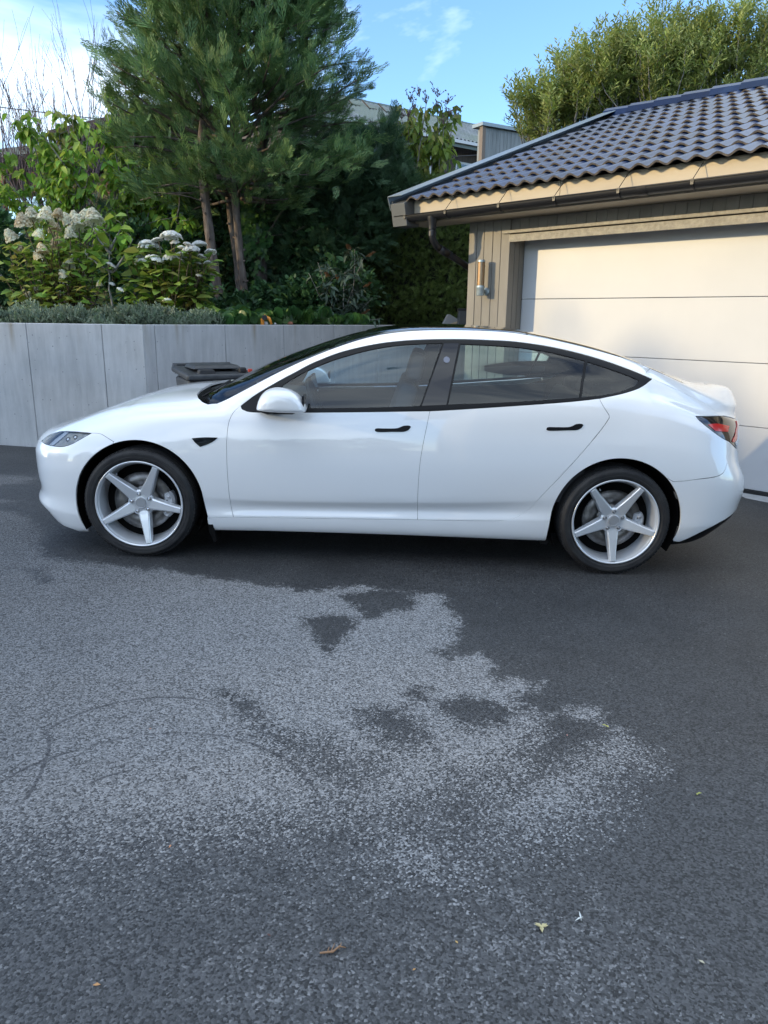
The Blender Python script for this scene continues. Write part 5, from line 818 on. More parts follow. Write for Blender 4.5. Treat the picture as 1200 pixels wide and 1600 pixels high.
# ---------------------------------------------------------------- garage
psi = math.radians(44.3); U_ = Vector((math.sin(psi), -math.cos(psi), 0)); O_ = Vector((-math.cos(psi), -math.sin(psi), 0)); D0 = Vector((3.455, 1.662, 0))
MG = Matrix(((U_.x, -O_.x, 0, D0.x), (U_.y, -O_.y, 0, D0.y), (0, 0, 1, 0), (0, 0, 0, 1)))   # local: x=s, y=-o, z
M_grey = mat('garage_paint', (.235, .215, .185), .62); noisy(M_grey, (.225, .207, .178), (.275, .254, .220), 5, 8, bump=.25, bscale=30, stretch=(1, 1, .25), bdist=.004)
M_trim = mat('trim_paint', (.22, .20, .175), .6); noisy(M_trim, (.27, .25, .21), (.40, .37, .31), 26, 6, bump=.8, bscale=90, bdist=.004)
M_fasc = mat('fascia_paint', (.50, .42, .31), .55); noisy(M_fasc, (.46, .385, .285), (.56, .47, .35), 4, 6, bump=.15, bscale=40, stretch=(.2, 1, 1), bdist=.003)
M_door = mat('door_white', (.60, .60, .61), .42); noisy(M_door, (.585, .59, .60), (.61, .612, .618), 2, 3, bump=.06, bscale=350, bdist=.0008)
M_gut = mat('gutter_black', (.014, .014, .016), .42); M_flash = mat('verge_metal', (.23, .27, .29), .42, metal=.35)
M_tile = mat('roof_tile', (.020, .026, .045), .30, spec=.28); noisy(M_tile, (.005, .018, .062), (.010, .028, .080), 3.1, 6, bump=.12, bscale=60, bdist=.002)
def own_shade(m, lo=.75, hi=1.3):
    b = BS(m); src = b.inputs['Base Color'].links[0].from_socket; oi = N(m, 'ShaderNodeObjectInfo'); r = N(m, 'ShaderNodeMapRange'); r.inputs[3].default_value = lo; r.inputs[4].default_value = hi; L(m, oi.outputs['Random'], r.inputs[0])
    v = N(m, 'ShaderNodeVectorMath', operation='SCALE'); L(m, src, v.inputs[0]); L(m, r.outputs[0], v.inputs['Scale']); L(m, v.outputs[0], b.inputs['Base Color'])
own_shade(M_tile, .6, 1.4); own_shade(M_grey, .95, 1.05)
M_tedge = mat('tile_edge', (.12, .10, .085), .85); noisy(M_tedge, (.06, .052, .05), (.15, .125, .10), 22, 5)  # worn front lips; their tan also holds the warm sunlight
M_blkr = mat('seal_black', (.012, .012, .013), .6); M_galv = mat('galvanised', (.40, .47, .50), .45, metal=.5); noisy(M_galv, (.30, .38, .41), (.48, .54, .56), 30, 4)
garage = empty('garage', D0); garage.rotation_euler = MG.to_euler(); tag(garage, 'beige board garage with white sectional door and dark blue-black wavy tile roof', 'garage')
def G_(mb, name, m, parent=None, **k): return mb.build(name, m, parent or garage, **k)
RC = .28
M_box = mat('box_shadow_grey', (.10, .105, .105), .6)  # dark grey puts the shadow at the eaves and verge into the colour
# door
zs = [-.060, .532, 1.112, 1.701, 2.345]
for i in range(4):
    mb = MB(); mb.box(((-2.672+2.35)/2, .02, (zs[i]+zs[i+1])/2), (5.02, .04, zs[i+1]-zs[i]-.005)); G_(mb, 'door_panel', M_door, bevel=.004, seg=2)
mb = MB(); mb.box((-.16, .034, 1.14), (5.04, .02, 2.42)); G_(mb, 'door_backing', M_blkr)
mb = MB(); mb.box((-2.690, -.004, 1.14), (.030, .03, 2.42)).box((-.15, -.004, 2.352), (5.1, .03, .012)).box((-.16, -.006, -.077), (5.05, .05, .032)); G_(mb, 'door_seal', M_blkr)
mb = MB(); mb.box((-.16, -.05, -.16), (5.2, .40, .135)); G_(mb, 'threshold', M_conc, bevel=.01)
# wall: concrete core, jambs, lintel, boards
mb = MB(); mb.box((-2.965, .75, 1.2), (.50, 2.0, 2.68)).box((2.9, .9, 1.2), (.95, 2.0, 2.68)).box((-.16, -.11, 2.49), (5.1, .26, .18)); G_(mb, 'wall_core', M_grey)
mb = MB()
for k, (a, b_) in enumerate([(-3.236, -3.127), (-3.121, -3.020), (-3.014, -2.897), (-2.891, -2.782), (-2.776, -2.659)]):
    mb = MB(); mb.box(((a+b_)/2, -RC + .0012*(k % 2), 1.215), (b_-a, .022, 2.65)); G_(mb, 'board', M_grey, bevel=.003, seg=1)
for k in range(3):
    a = -.013 - .09*k; mb = MB(); mb.box((-2.668, a - .043, 1.13), (.018, .083, 2.41)); G_(mb, 'jamb_board', M_grey, bevel=.003, seg=1)
mb = MB(); mb.box((-.16, -.145, 2.338), (5.03, .262, .016)).box((-.16, -.284, 2.335), (5.03, .016, .078)); G_(mb, 'lintel', M_trim, bevel=.003)
mb = MB(); mb.box((-.1, -.300, 2.400), (5.3, .03, .032)); G_(mb, 'drip_board', M_trim, bevel=.004)
for k in range(48):                                  # boards over the door, in the shade of the eaves
    a = -2.655 + k*.115; mb = MB(); mb.box((a+.055, -.262, 2.475), (.110, .022, .118)); G_(mb, 'board', M_grey)
for k in range(60):                                  # left side wall
    if k < 55: mb = MB(); mb.box((-3.232, -.24 + .058 + k*.118, 1.3), (.022, .112, 2.5)); G_(mb, 'side_board', M_grey)
mb = MB(); mb.box((-.1, 3.4, 1.2), (6.2, 6.4, 2.6)); G_(mb, 'inner_wall', M_grey)
# eaves
FO = .66                                             # fascia distance out
mb = MB(); mb.box((.0, -(FO+.26)/2+.0, 2.548), (7.9, FO-.26, .02)); G_(mb, 'soffit', M_fasc)
for a, b_ in ((-3.74, -1.80), (-1.797, .55), (.553, 3.9)):
    mb = MB(); mb.box(((a+b_)/2, -FO - .012, 2.675), (b_-a, .024, .205)); G_(mb, 'fascia_board', M_fasc, bevel=.003, seg=1)
# gutter with brackets
gut = MB(); gy_, gzc, gr_ = -.755, 2.610, .066
for (r, fl) in ((gr_, 1), (gr_-.004, -1)):
    v = []; n = 14
    for s in (-3.93, 4.0):
        for k in range(n+1):
            a = math.pi + math.pi*k/n; v.append((s, gy_ + r*math.cos(a), gzc + r*math.sin(a)))
    gut.add(v, [(k, k+1, n+2+k, n+1+k)[::fl] for k in range(n)])
gut.tube([(-3.93, gy_-gr_, gzc), (4.0, gy_-gr_, gzc)], .007, 8); gut.tube([(-3.93, gy_+gr_, gzc), (4.0, gy_+gr_, gzc)], .004, 6)
v = [(-3.93, gy_ + gr_*math.cos(math.pi + math.pi*k/12), gzc + gr_*math.sin(math.pi + math.pi*k/12)) for k in range(13)]; gut.add(v + [(q[0]+.004, q[1], q[2]) for q in v], [tuple(range(13)), tuple(range(13, 26))[::-1]])
G_(gut, 'gutter', M_gut, smooth=True)
for s in (-3.76, -3.15, -2.43, -1.77, -1.10, -.43, .24, .9, 1.6, 2.3, 3.0):
    mb = MB(); r = gr_ + .004
    mb.tube([(s, gy_ + r*math.cos(math.pi + math.pi*k/10), gzc + r*math.sin(math.pi + math.pi*k/10)) for k in range(11)], .006, 5); mb.tube([(s, gy_-r, gzc), (s+.018, -FO-.05, 2.745), (s+.02, -FO-.03, 2.765)], .0035, 5)
    mb.box((s, gy_-r+.002, gzc-.012), (.026, .008, .045)); G_(mb, 'gutter_bracket', M_gut)
mb = MB(); v = []; r = gr_ + .006
for s in (-.925, -.84):
    for k in range(13): a = math.pi + math.pi*k/12; v.append((s, gy_ + r*math.cos(a), gzc + r*math.sin(a)))
mb.add(v, [(k, k+1, 14+k, 13+k) for k in range(12)]); G_(mb, 'gutter_joint', M_gut, smooth=True)
# outlet and downpipe: elbow, slanting length, then down the side wall
ox = -3.39
mb = MB(); mb.lathe([(.062, 2.575), (.058, 2.54), (.046, 2.50), (.043, 2.44)], 20, Matrix.Translation((ox, gy_, 0))); G_(mb, 'outlet', M_gut, smooth=True)
pipe = [(ox, gy_, 2.47), (ox, gy_, 2.37), (ox+.004, gy_+.02, 2.32), (ox+.008, gy_+.07, 2.27), (ox+.012, gy_+.12, 2.245)]
end = (-3.315, -.06, 2.02)
mb = MB(); mb.tube(pipe, .038, 14); mb.lathe([(.044, 2.42), (.044, 2.37)], 16, Matrix.Translation((ox, gy_, 0))); G_(mb, 'pipe_elbow', M_gut, smooth=True)
mb = MB(); mb.tube([pipe[-1], end], .0375, 14); mb.tube([pipe[-1], tuple(Vector(pipe[-1]).lerp(Vector(end), .22))], .0445, 14); G_(mb, 'downpipe', M_gut, smooth=True)
mb = MB(); mb.tube([end, (-3.30, -.02, 1.96), (-3.30, -.02, 1.3)], .0375, 14); G_(mb, 'downpipe', M_gut, smooth=True)
# verge flashing along the left roof edge and the barge boards under it
PT = math.atan2(4.43-2.742, 3.74+.80); e0 = Vector((-3.96, -.80, 2.742)); sl = Vector((0, math.cos(PT), math.sin(PT))); nr = Vector((0, -math.sin(PT), math.cos(PT)))
def along(name, m, x0, x1, n0, n1, a, b_, **k):
    mb = MB(); A = e0 + sl*a; B = e0 + sl*b_
    v = [(x, *(p + nr*h).yz) for p in (A, B) for x, h in ((x0, n0), (x1, n0), (x1, n1), (x0, n1))]
    mb.add(v, [(0, 1, 2, 3)[::-1], (4, 5, 6, 7), (0, 1, 5, 4), (1, 2, 6, 5), (2, 3, 7, 6), (3, 0, 4, 7)]); return G_(mb, name, m, **k)
SLN = (3.74+.80)/math.cos(PT)
along('verge_flashing', M_flash, -3.985, -3.755, .092, .104, -.05, SLN, bevel=.004, seg=1)
along('verge_flashing', M_flash, -3.985, -3.976, -.05, .092, -.05, SLN)
along('barge_board', M_box, -3.972, -3.945, -.18, .04, -.02, SLN); along('barge_board', M_box, -3.943, -3.92, -.26, -.05, .10, SLN)
mb = MB(); mb.prism([(-.85, 2.74), (-.60, 2.84), (-.60, 2.50), (-.80, 2.50)], lambda p: (-3.965, p[0], p[1]), lambda p: (-3.74, p[0], p[1])); G_(mb, 'eaves_box', M_box, bevel=.004)
mb = MB()   # roof deck under the tiles
A = e0 + sl*.17 - nr*.05; B = e0 + sl*SLN - nr*.05
mb.add([(x, *(p + nr*h).yz) for p in (A, B) for x, h in ((-3.9, -.03), (4.2, -.03), (4.2, 0), (-3.9, 0))], [(3, 2, 1, 0), (4, 5, 6, 7), (0, 1, 5, 4), (1, 2, 6, 5), (2, 3, 7, 6), (3, 0, 4, 7)]); G_(mb, 'roof_deck', M_grey)
mb = MB(); mb.add([(-3.9, 3.74, 4.40), (4.1, 3.74, 4.40), (4.1, 8.2, 2.75), (-3.9, 8.2, 2.75)], [(3, 2, 1, 0)]); G_(mb, 'back_roof', M_tile)
mb = MB(); mb.prism([(-.6, 2.55), (3.74, 4.30), (7.0, 3.1), (7.0, 2.5)], lambda p: (-3.25, p[0], p[1]), lambda p: (-3.20, p[0], p[1])); G_(mb, 'gable', M_grey)
# tiles
TW, NCR = .342, 12; CR = (SLN - .02)/NCR
def tile_mesh():
    n = 20; v = []; f = []; mi = []
    def prof(t):                                     # two waves across the tile
        a = t*2 % 1.0
        c = .5 + .5*math.cos(2*math.pi*(a - .5)); return .036*(c**.85)
    ln = CR + .05
    rows_ = [(-.0, 0.0), (ln*.5, 0.0), (ln, 0.)]
    top = []
    for (y, _) in rows_:
        for k in range(n+1):
            t = k/n; v.append((t*TW, y, prof(t) + .030*(1 - y/ln)))
    for r in range(2):
        for k in range(n): f.append((r*(n+1)+k, r*(n+1)+k+1, (r+1)*(n+1)+k+1, (r+1)*(n+1)+k)); mi.append(0)
    o = len(v)
    for k in range(n+1): t = k/n; v.append((t*TW, 0, prof(t) + .030))
    for k in range(n+1): t = k/n; v.append((t*TW, .001, prof(t) + .012))
    for k in range(n): f.append((o+k+1, o+k, o+n+1+k, o+n+2+k)[::-1]); mi.append(1)
    o2 = len(v)
    for k in range(n+1): t = k/n; v.append((t*TW, ln*.6, prof(t) + .004))
    for k in range(n): f.append((o+n+1+k, o+n+2+k, o2+k+1, o2+k)[::-1]); mi.append(0)
    me = bpy.data.meshes.new('tile'); me.from_pydata(v, [], f); me.materials.append(M_tile); me.materials.append(M_tedge); me.polygons.foreach_set('material_index', mi)
    sm_ = [q == 0 for q in mi]; me.polygons.foreach_set('use_smooth', sm_); me.update(); return me
tme = tile_mesh(); rt_ = random.Random(5)
for r in range(NCR):
    for c_ in range(23):
        x = -3.755 + c_*TW
        p = e0 + sl*(.0 + r*CR) + nr*(.0 + rt_.uniform(-.0015, .0015))
        o = bpy.data.objects.new('tile', tme); o.location = (x, p.y, p.z); o.rotation_euler = (PT + rt_.uniform(-.004, .004), rt_.uniform(-.004, .004), 0); link(o, garage)
for k in range(20):                                  # ridge caps
    x0 = -3.96 + k*.40; mb = MB(); v = []
    for x, sc in ((x0, 1.0), (x0 + .43, .90)):
        for yy, zz in ((-.20, -.065), (-.15, .025), (-.06, .078), (0, .088), (.06, .078), (.15, .025), (.20, -.065)): v.append((x, 3.74 + yy*sc, 4.470 + zz*sc + (.012 if sc == 1 else 0)))
    n = 7; mb.add(v, [(j, j+1, n+j+1, n+j)[::-1] for j in range(n-1)] + [(6, 5, 4, 3, 2, 1, 0)]); G_(mb, 'ridge_tile', M_tile)
# wall lamp
lamp = empty('wall_lamp', MG @ Vector((-2.955, -.29, 1.78))); lamp.rotation_euler = MG.to_euler(); lamp.scale = (1.22, 1.1, 1.04); tag(lamp, 'galvanised cylinder lamp with amber glass on the garage wall', 'wall lamp')
M_amb = mat('amber_core', (.85, .62, .42), .5); M_lg = glass('lamp_clear', (.95, .88, .78), 1.5)
mb = MB(); mb.lathe([(0, -.045), (.036, -.045), (.038, -.04), (.038, .03), (.041, .035), (.041, .045), (.036, .06), (0, .06)], 28, Matrix.Translation((0, -.10, 0))); mb.build('lamp_base', M_galv, lamp, auto=.6)
mb = MB(); mb.lathe([(0, .325), (.034, .325), (.036, .32), (.036, .302), (0, .302)], 28, Matrix.Translation((0, -.10, 0))); mb.build('lamp_cap', M_galv, lamp, auto=.6)
mb = MB(); mb.lathe([(.035, .058), (.035, .304)], 28, Matrix.Translation((0, -.10, 0))); mb.build('lamp_glass', M_lg, lamp, True)
mb = MB(); mb.lathe([(0, .06), (.029, .06), (.029, .30), (0, .30)], 20, Matrix.Translation((0, -.10, 0))); mb.build('light_tube', M_amb, lamp, auto=.6)
mb = MB(); mb.lathe([(0, 0), (.042, 0), (.042, .016), (.020, .024), (.018, .07)], 24, Matrix.Rotation(R(90), 4, 'X')); mb.build('wall_mount', M_galv, lamp, auto=.6)

# ---------------------------------------------------------------- wheelie bin behind the bonnet
M_bin = mat('bin_plastic', (.028, .030, .033), .42); noisy(M_bin, (.022, .024, .027), (.045, .047, .05), 14, 5, bump=.08, bscale=90, bdist=.002)
wb_ = empty('wheelie_bin', (-1.54, 1.62, gz(-1.5)), (0, 0, R(26))); wb_.scale = (1.05, 1, .945); tag(wb_, 'dark grey wheelie bin behind the car bonnet against the concrete wall', 'wheelie bin')
mb = MB(); mb.box((0, 0, .50), (.46, .50, .90), taper=1.16); mb.build('body', M_bin, wb_, bevel=.03, seg=3)
for k in (-1, 0, 1): mb = MB(); mb.box((-.25, k*.14, .62), (.02, .03, .55)); mb.build('rib', M_bin, wb_)
lid = MB(); zt = 1.0
lid.add([(-.29, -.40, zt-.055), (.29, -.40, zt-.055), (.29, .34, zt-.02), (-.29, .34, zt-.02), (-.29, -.40, zt+.005), (.29, -.40, zt+.005), (.29, .34, zt+.04), (-.29, .34, zt+.04)], [(0, 3, 2, 1), (4, 5, 6, 7), (0, 1, 5, 4), (1, 2, 6, 5), (2, 3, 7, 6), (3, 0, 4, 7)]); lo_ = lid.build('lid', M_bin, wb_, bevel=.022, seg=3)
mb = MB(); mb.box((0, -.02, zt+.055), (.42, .42, .035), taper=.86); mb.build('lid_panel', M_bin, lo_, bevel=.012)
mb = MB(); mb.box((-.12, -.325, zt+.018), (.15, .10, .05), taper=.8); mb.build('lid_grip', M_blkr, lo_, bevel=.008)
mb = MB(); mb.tube([(-.26, .41, zt+.045), (.26, .41, zt+.045)], .016, 10); mb.box((-.25, .37, zt+.01), (.03, .10, .07)).box((.25, .37, zt+.01), (.03, .10, .07)); mb.build('handle', M_bin, wb_, True)
for s in (-1, 1): mb = MB(); mb.lathe([(0, -.02), (.09, -.02), (.10, -.01), (.10, .02), (0, .02)], 24, Matrix.Translation((s*.26, .26, .10)) @ Matrix.Rotation(R(90), 4, 'Y')); mb.build('wheel', M_blkr, wb_, auto=.6)
mb = MB(); mb.box((.24, -.37, zt+.03), (.035, .03, .03)); mb.build('latch', mat('red_plastic', (.45, .05, .03), .4), lo_, bevel=.006)
mb = MB(); mb.box((.19, -.30, zt+.03), (.06, .07, .05)); mb.build('lock', M_blkr, lo_, bevel=.012)
# ---------------------------------------------------------------- plants
rng = np.random.default_rng(11)
def unit(v): return v/(np.linalg.norm(v, axis=-1, keepdims=True) + 1e-9)
def scatter(name, m, T, TF, pos, dirs, scale, parent=None, roll=None, up=None, mi=None):
    """copies of one small template (axis +X, face +Z) merged into one mesh"""
    n = len(pos); k = len(T); dirs = unit(np.asarray(dirs, float)); up = np.tile([0, 0, 1.], (n, 1)) if up is None else np.asarray(up, float)
    up = up + rng.normal(0, .02, (n, 3)); side = unit(np.cross(up, dirs)); nz = np.cross(dirs, side)
    if roll is not None:
        c, s = np.cos(roll)[:, None], np.sin(roll)[:, None]; side, nz = side*c + nz*s, nz*c - side*s
    sc = np.broadcast_to(np.asarray(scale, float), (n,))[:, None, None]
    V = np.asarray(pos)[:, None] + sc*(T[None, :, 0:1]*dirs[:, None] + T[None, :, 1:2]*side[:, None] + T[None, :, 2:3]*nz[:, None])
    Fq = (TF[None] + (np.arange(n)*k)[:, None, None]).reshape(-1, TF.shape[1])
    return fast_mesh(name, V.reshape(-1, 3), Fq, m, parent, extra=mi)
def leaf_t(w=.45, fold=.12, droop=.18):
    V = np.array([(0, 0, 0), (.38, w/2, fold-droop*.15), (.42, 0, -droop*.15), (.38, -w/2, fold-droop*.15), (.78, w*.33, fold*.6-droop*.6), (.78, -w*.33, fold*.6-droop*.6), (1, 0, -droop), (.78, 0, -droop*.55)], float)
    F = np.array([(0, 2, 1), (0, 3, 2), (1, 2, 7), (1, 7, 4), (2, 3, 5), (2, 5, 7), (4, 7, 6), (7, 5, 6)]); return V, F
def leaf_s(w=.3, droop=.1):
    return np.array([(0, 0, 0), (.5, w/2, .03), (.5, -w/2, .03), (1, 0, -droop)], float), np.array([(0, 2, 1), (1, 2, 3)])
def frond_t(pairs=7, ang=38, seed=1):
    r = random.Random(seed); V = []; F = []
    def blade(a, d, ln, w, z=0.):
        o = len(V); px, py = -d[1], d[0]
        V.extend([(a[0], a[1], z), (a[0]+d[0]*ln*.45+px*w, a[1]+d[1]*ln*.45+py*w, z+.02), (a[0]+d[0]*ln*.45-px*w, a[1]+d[1]*ln*.45-py*w, z+.02), (a[0]+d[0]*ln, a[1]+d[1]*ln, z + r.uniform(-.05, .05))]); F.extend([(o, o+2, o+1), (o+1, o+2, o+3)])
    blade((0, 0), (1, 0), 1.0, .020)
    for i in range(pairs):
        x = .10 + .80*i/pairs; L_ = (.50 - .38*i/pairs)*r.uniform(.8, 1.1)
        for s in (-1, 1):
            a = R(ang*r.uniform(.8, 1.15)); d = (math.cos(a), s*math.sin(a)); blade((x + r.uniform(-.02, .02), 0), d, L_, .020, r.uniform(-.02, .02))
            if i < 5:
                for q in (.4, .7): a2 = a - s*R(28)*1; b_ = (x + d[0]*L_*q, d[1]*L_*q); a2 = R(8); blade(b_, (math.cos(a2), s*math.sin(a2)), L_*.42, .018)
    return np.array(V, float), np.array(F)
def foliage(name, cols, trans=.25, rough=.55, spec=.35, vein=False):
    """leaf surface: every leaf its own shade, some light passes through"""
    m = bpy.data.materials.new(name); m.use_nodes = True; nt = m.node_tree; b = BS(m); out = nt.nodes['Material Output']
    g = N(m, 'ShaderNodeNewGeometry'); cr_ = N(m, 'ShaderNodeValToRGB'); e = cr_.color_ramp.elements
    e[0].color = (*cols[0], 1); e[0].position = 0; e[1].color = (*cols[-1], 1); e[1].position = 1
    for i, c in enumerate(cols[1:-1]): q = e.new((i+1)/(len(cols)-1)); q.color = (*c, 1)
    L(m, g.outputs['Random Per Island'], cr_.inputs[0])
    no = N(m, 'ShaderNodeTexNoise', i_Scale=1.6, i_Detail=3); L(m, g.outputs['Position'], no.inputs[0])
    r = N(m, 'ShaderNodeMapRange'); r.inputs[1].default_value = .35; r.inputs[2].default_value = .65; r.inputs[3].default_value = .72; r.inputs[4].default_value = 1.22; L(m, no.outputs[0], r.inputs[0])
    mu = N(m, 'ShaderNodeVectorMath', operation='SCALE'); L(m, cr_.outputs[0], mu.inputs[0]); L(m, r.outputs[0], mu.inputs['Scale'])
    L(m, mu.outputs[0], b.inputs['Base Color']); b.inputs['Roughness'].default_value = rough; b.inputs['Specular IOR Level'].default_value = spec
    t = N(m, 'ShaderNodeBsdfTranslucent'); L(m, mu.outputs[0], t.inputs[0]); mx = N(m, 'ShaderNodeMixShader'); mx.inputs[0].default_value = trans
    L(m, b.outputs[0], mx.inputs[1]); L(m, t.outputs[0], mx.inputs[2]); L(m, mx.outputs[0], out.inputs[0]); MATS[name] = m; return m
def rdir(n, zmin=-1, zmax=1):
    z = rng.uniform(zmin, zmax, n); a = rng.uniform(0, 2*math.pi, n); r = np.sqrt(1-z*z); return np.stack([r*np.cos(a), r*np.sin(a), z], 1)
F_con = foliage('conifer_green', [(.070, .142, .051), (.111, .206, .067), (.158, .261, .083), (.095, .175, .078), (.261, .332, .119)], .12)
F_con2 = foliage('juniper_green', [(.042, .088, .044), (.065, .127, .062), (.098, .169, .078)], .10)
F_hedge = foliage('thuja_green', [(.070, .124, .033), (.120, .196, .048), (.170, .250, .060), (.220, .250, .076)], .12)
F_dark = foliage('undergrowth_green', [(.028, .070, .031), (.050, .119, .048), (.081, .175, .059)], .2)
F_lime = foliage('bright_leaf', [(.154, .337, .049), (.237, .420, .060), (.337, .420, .072), (.164, .319, .057)], .38, .5)
F_lime2 = foliage('yellowing_leaf', [(.152, .223, .039), (.250, .321, .054), (.107, .197, .039), (.340, .305, .081)], .38, .5)
F_hyd = foliage('hydrangea_leaf', [(.146, .282, .051), (.229, .363, .061), (.300, .398, .083), (.398, .363, .109)], .32, .5)
F_ivy = foliage('ivy_leaf', [(.026, .072, .021), (.046, .117, .029), (.098, .189, .036)], .2, .35)
F_lav = foliage('silver_leaf', [(.168, .228, .156), (.240, .288, .204), (.132, .204, .108), (.288, .324, .240)], .2, .7)
F_wil = foliage('willow_leaf', [(.20, .27, .06), (.29, .35, .09), (.38, .40, .15), (.15, .22, .045)], .3, .5)
F_bud = foliage('buddleja_leaf', [(.035, .065, .042), (.060, .095, .065), (.085, .115, .085)], .2, .6)
M_bark = mat('bark', (.12, .09, .07), .85); noisy(M_bark, (.060, .042, .034), (.175, .140, .115), 20, 6, stretch=(1, 1, .25), bump=.7, bscale=45, bdist=.01)
M_bark2 = mat('pale_bark', (.2, .19, .17), .8); noisy(M_bark2, (.13, .12, .11), (.26, .25, .22), 30, 5, stretch=(1, 1, .4), bump=.3, bscale=80, bdist=.004)
M_twig = mat('purple_twig', (.11, .075, .08), .7); M_stem = mat('stem_brown', (.10, .075, .045), .75); M_stemg = mat('stem_green', (.10, .13, .045), .6)

def limb(mb, p0, p1, r0, r1, bend=.15, n=7, sides=7, seed=0):
    r = random.Random(seed); p0, p1 = Vector(p0), Vector(p1); ln = (p1-p0).length; o = (p1-p0).orthogonal().normalized(); q = (p1-p0).cross(o).normalized(); a = r.uniform(0, 6.28); b_ = (o*math.cos(a) + q*math.sin(a))*bend*ln
    pts = [p0.lerp(p1, t) + b_*math.sin(math.pi*t) + Vector((r.uniform(-1, 1), r.uniform(-1, 1), r.uniform(-1, 1)))*ln*.012*(0 < t < 1) for t in [i/n for i in range(n+1)]]
    mb.tube(pts, [r0 + (r1-r0)*i/n for i in range(n+1)], sides); return pts
# --- the big conifer: three bare trunks, wide feathery crown
con = empty('conifer_tree', (-1.9, 5.5, TZ)); tag(con, 'large dark green conifer with bare slender trunks and a wide feathery crown', 'tree')
def child(mb, name, m, par, smooth=True):
    o = mb.build(name, m, par, smooth); o.matrix_parent_inverse = par.matrix_basis.inverted(); return o
trunks = [[(-2.13, 5.2, TZ-.1), (-2.25, 5.2, 1.9), (-2.32, 5.2, 2.6), (-2.38, 5.25, 3.5), (-2.30, 5.4, 4.6), (-2.25, 5.5, 6.2)],
          [(-1.86, 5.4, TZ-.1), (-1.92, 5.4, 1.8), (-1.98, 5.45, 2.5), (-2.02, 5.5, 3.5), (-1.95, 5.6, 5.0), (-1.9, 5.6, 7.2)],
          [(-2.02, 5.9, TZ), (-2.10, 5.9, 2.2), (-2.17, 5.9, 3.6), (-1.7, 5.9, 5.0)],
          [(-1.80, 6.1, TZ), (-1.80, 6.1, 2.3), (-1.78, 6.1, 3.4), (-1.4, 6.1, 5.2)]]
tr_r = [(.090, .066, .060, .055, .045, .02), (.080, .058, .050, .048, .04, .02), (.06, .05, .045, .02), (.105, .095, .08, .03)]
def spline(pts, n=5):
    P = [Vector(p) for p in pts]; P = [P[0]*2-P[1]] + P + [P[-1]*2-P[-2]]; out = []
    for i in range(1, len(P)-2):
        for k in range(n):
            t = k/n; out.append(.5*((2*P[i]) + (P[i+1]-P[i-1])*t + (2*P[i-1]-5*P[i]+4*P[i+1]-P[i+2])*t*t + (3*P[i]-P[i-1]-3*P[i+1]+P[i+2])*t**3))
    return out + [P[-2]]
for t, r in zip(trunks, tr_r):
    sp = spline(t); mb = MB(); rr2 = np.interp(np.linspace(0, 1, len(sp)), np.linspace(0, 1, len(r)), r)
    rr2 = [q*(1 + .08*math.sin(i*2.1)) for i, q in enumerate(rr2)]; mb.tube(sp, rr2, 12)
    rk = random.Random(len(sp)+int(t[0][0]*100))
    for _ in range(16):                              # stubs of cut branches
        i = rk.randrange(2, min(14, len(sp)-1)); a = rk.uniform(0, 6.28); p = sp[i]; d = Vector((math.cos(a), math.sin(a), .25)); mb.tube([p, p + d*(rr2[i] + .025)], [.022, .014], 6)
    child(mb, 'trunk', M_bark, con)
T1, TF1 = frond_t(5, 27, 1)
cen = np.array([-2.02, 5.65]); P_, D_, S_ = [], [], []; lm = MB(); rc = random.Random(4)
zlo, zhi = 3.0, 7.6
nl = 330
for i in range(nl):
    h = zlo + (zhi-zlo)*(i/nl)**.95; a = i*2.39996 + rc.uniform(-.3, .3)
    # crown outline: wide and low on both sides, a little lopsided to the right
    f = (h - zlo)/(zhi - zlo); rad = 1.42*(1 - .50*f**1.3)*(.55 + .45*min(1, (h-zlo+.25)/.7))*rc.uniform(.5, 1.2)
    ca, sa_ = math.cos(a), math.sin(a)
    if sa_ > .75 and rc.random() < .45: continue
    c0 = Vector((cen[0] + .1*ca, cen[1] + .1*sa_, h)); rise = rc.uniform(.25, .75)*(.5+.8*f) - (.25 if f < .12 else 0)
    tip = c0 + Vector((ca*rad*(1.06 if ca > 0 else 1.0), sa_*rad*.95, rad*rise))
    pts = limb(lm, c0, tip, .028, .006, .07, 6, 5, i)
    ax = (tip - c0).normalized()
    nt_ = int(19 + rad*20)
    for k in range(nt_):
        t = 1 - abs(rc.gauss(0, .33)); t = max(.22, min(1.02, t)); j = min(5, int(t*6)); p = pts[j].lerp(pts[j+1], min(1, t*6-j)) if j < 6 else pts[6]
        q = p + Vector((rc.gauss(0, .13), rc.gauss(0, .13), rc.gauss(0, .12)))*(1.15 - .5*t)
        d = ax*.75 + Vector((rc.gauss(0, .5), rc.gauss(0, .5), rc.gauss(.55, .38)))
        P_.append(q); D_.append(d); S_.append(rc.uniform(.18, .36)*(1.12 if t > .9 else 1))
child(lm, 'limbs', M_bark, con)
P_ = np.array([tuple(p) for p in P_]); D_ = np.array([tuple(d) for d in D_]); n = len(P_)
o = scatter('crown', F_con, T1, TF1, P_, D_, np.array(S_), con, roll=rng.uniform(-1.2, 1.2, n)); o.matrix_parent_inverse = con.matrix_basis.inverted()
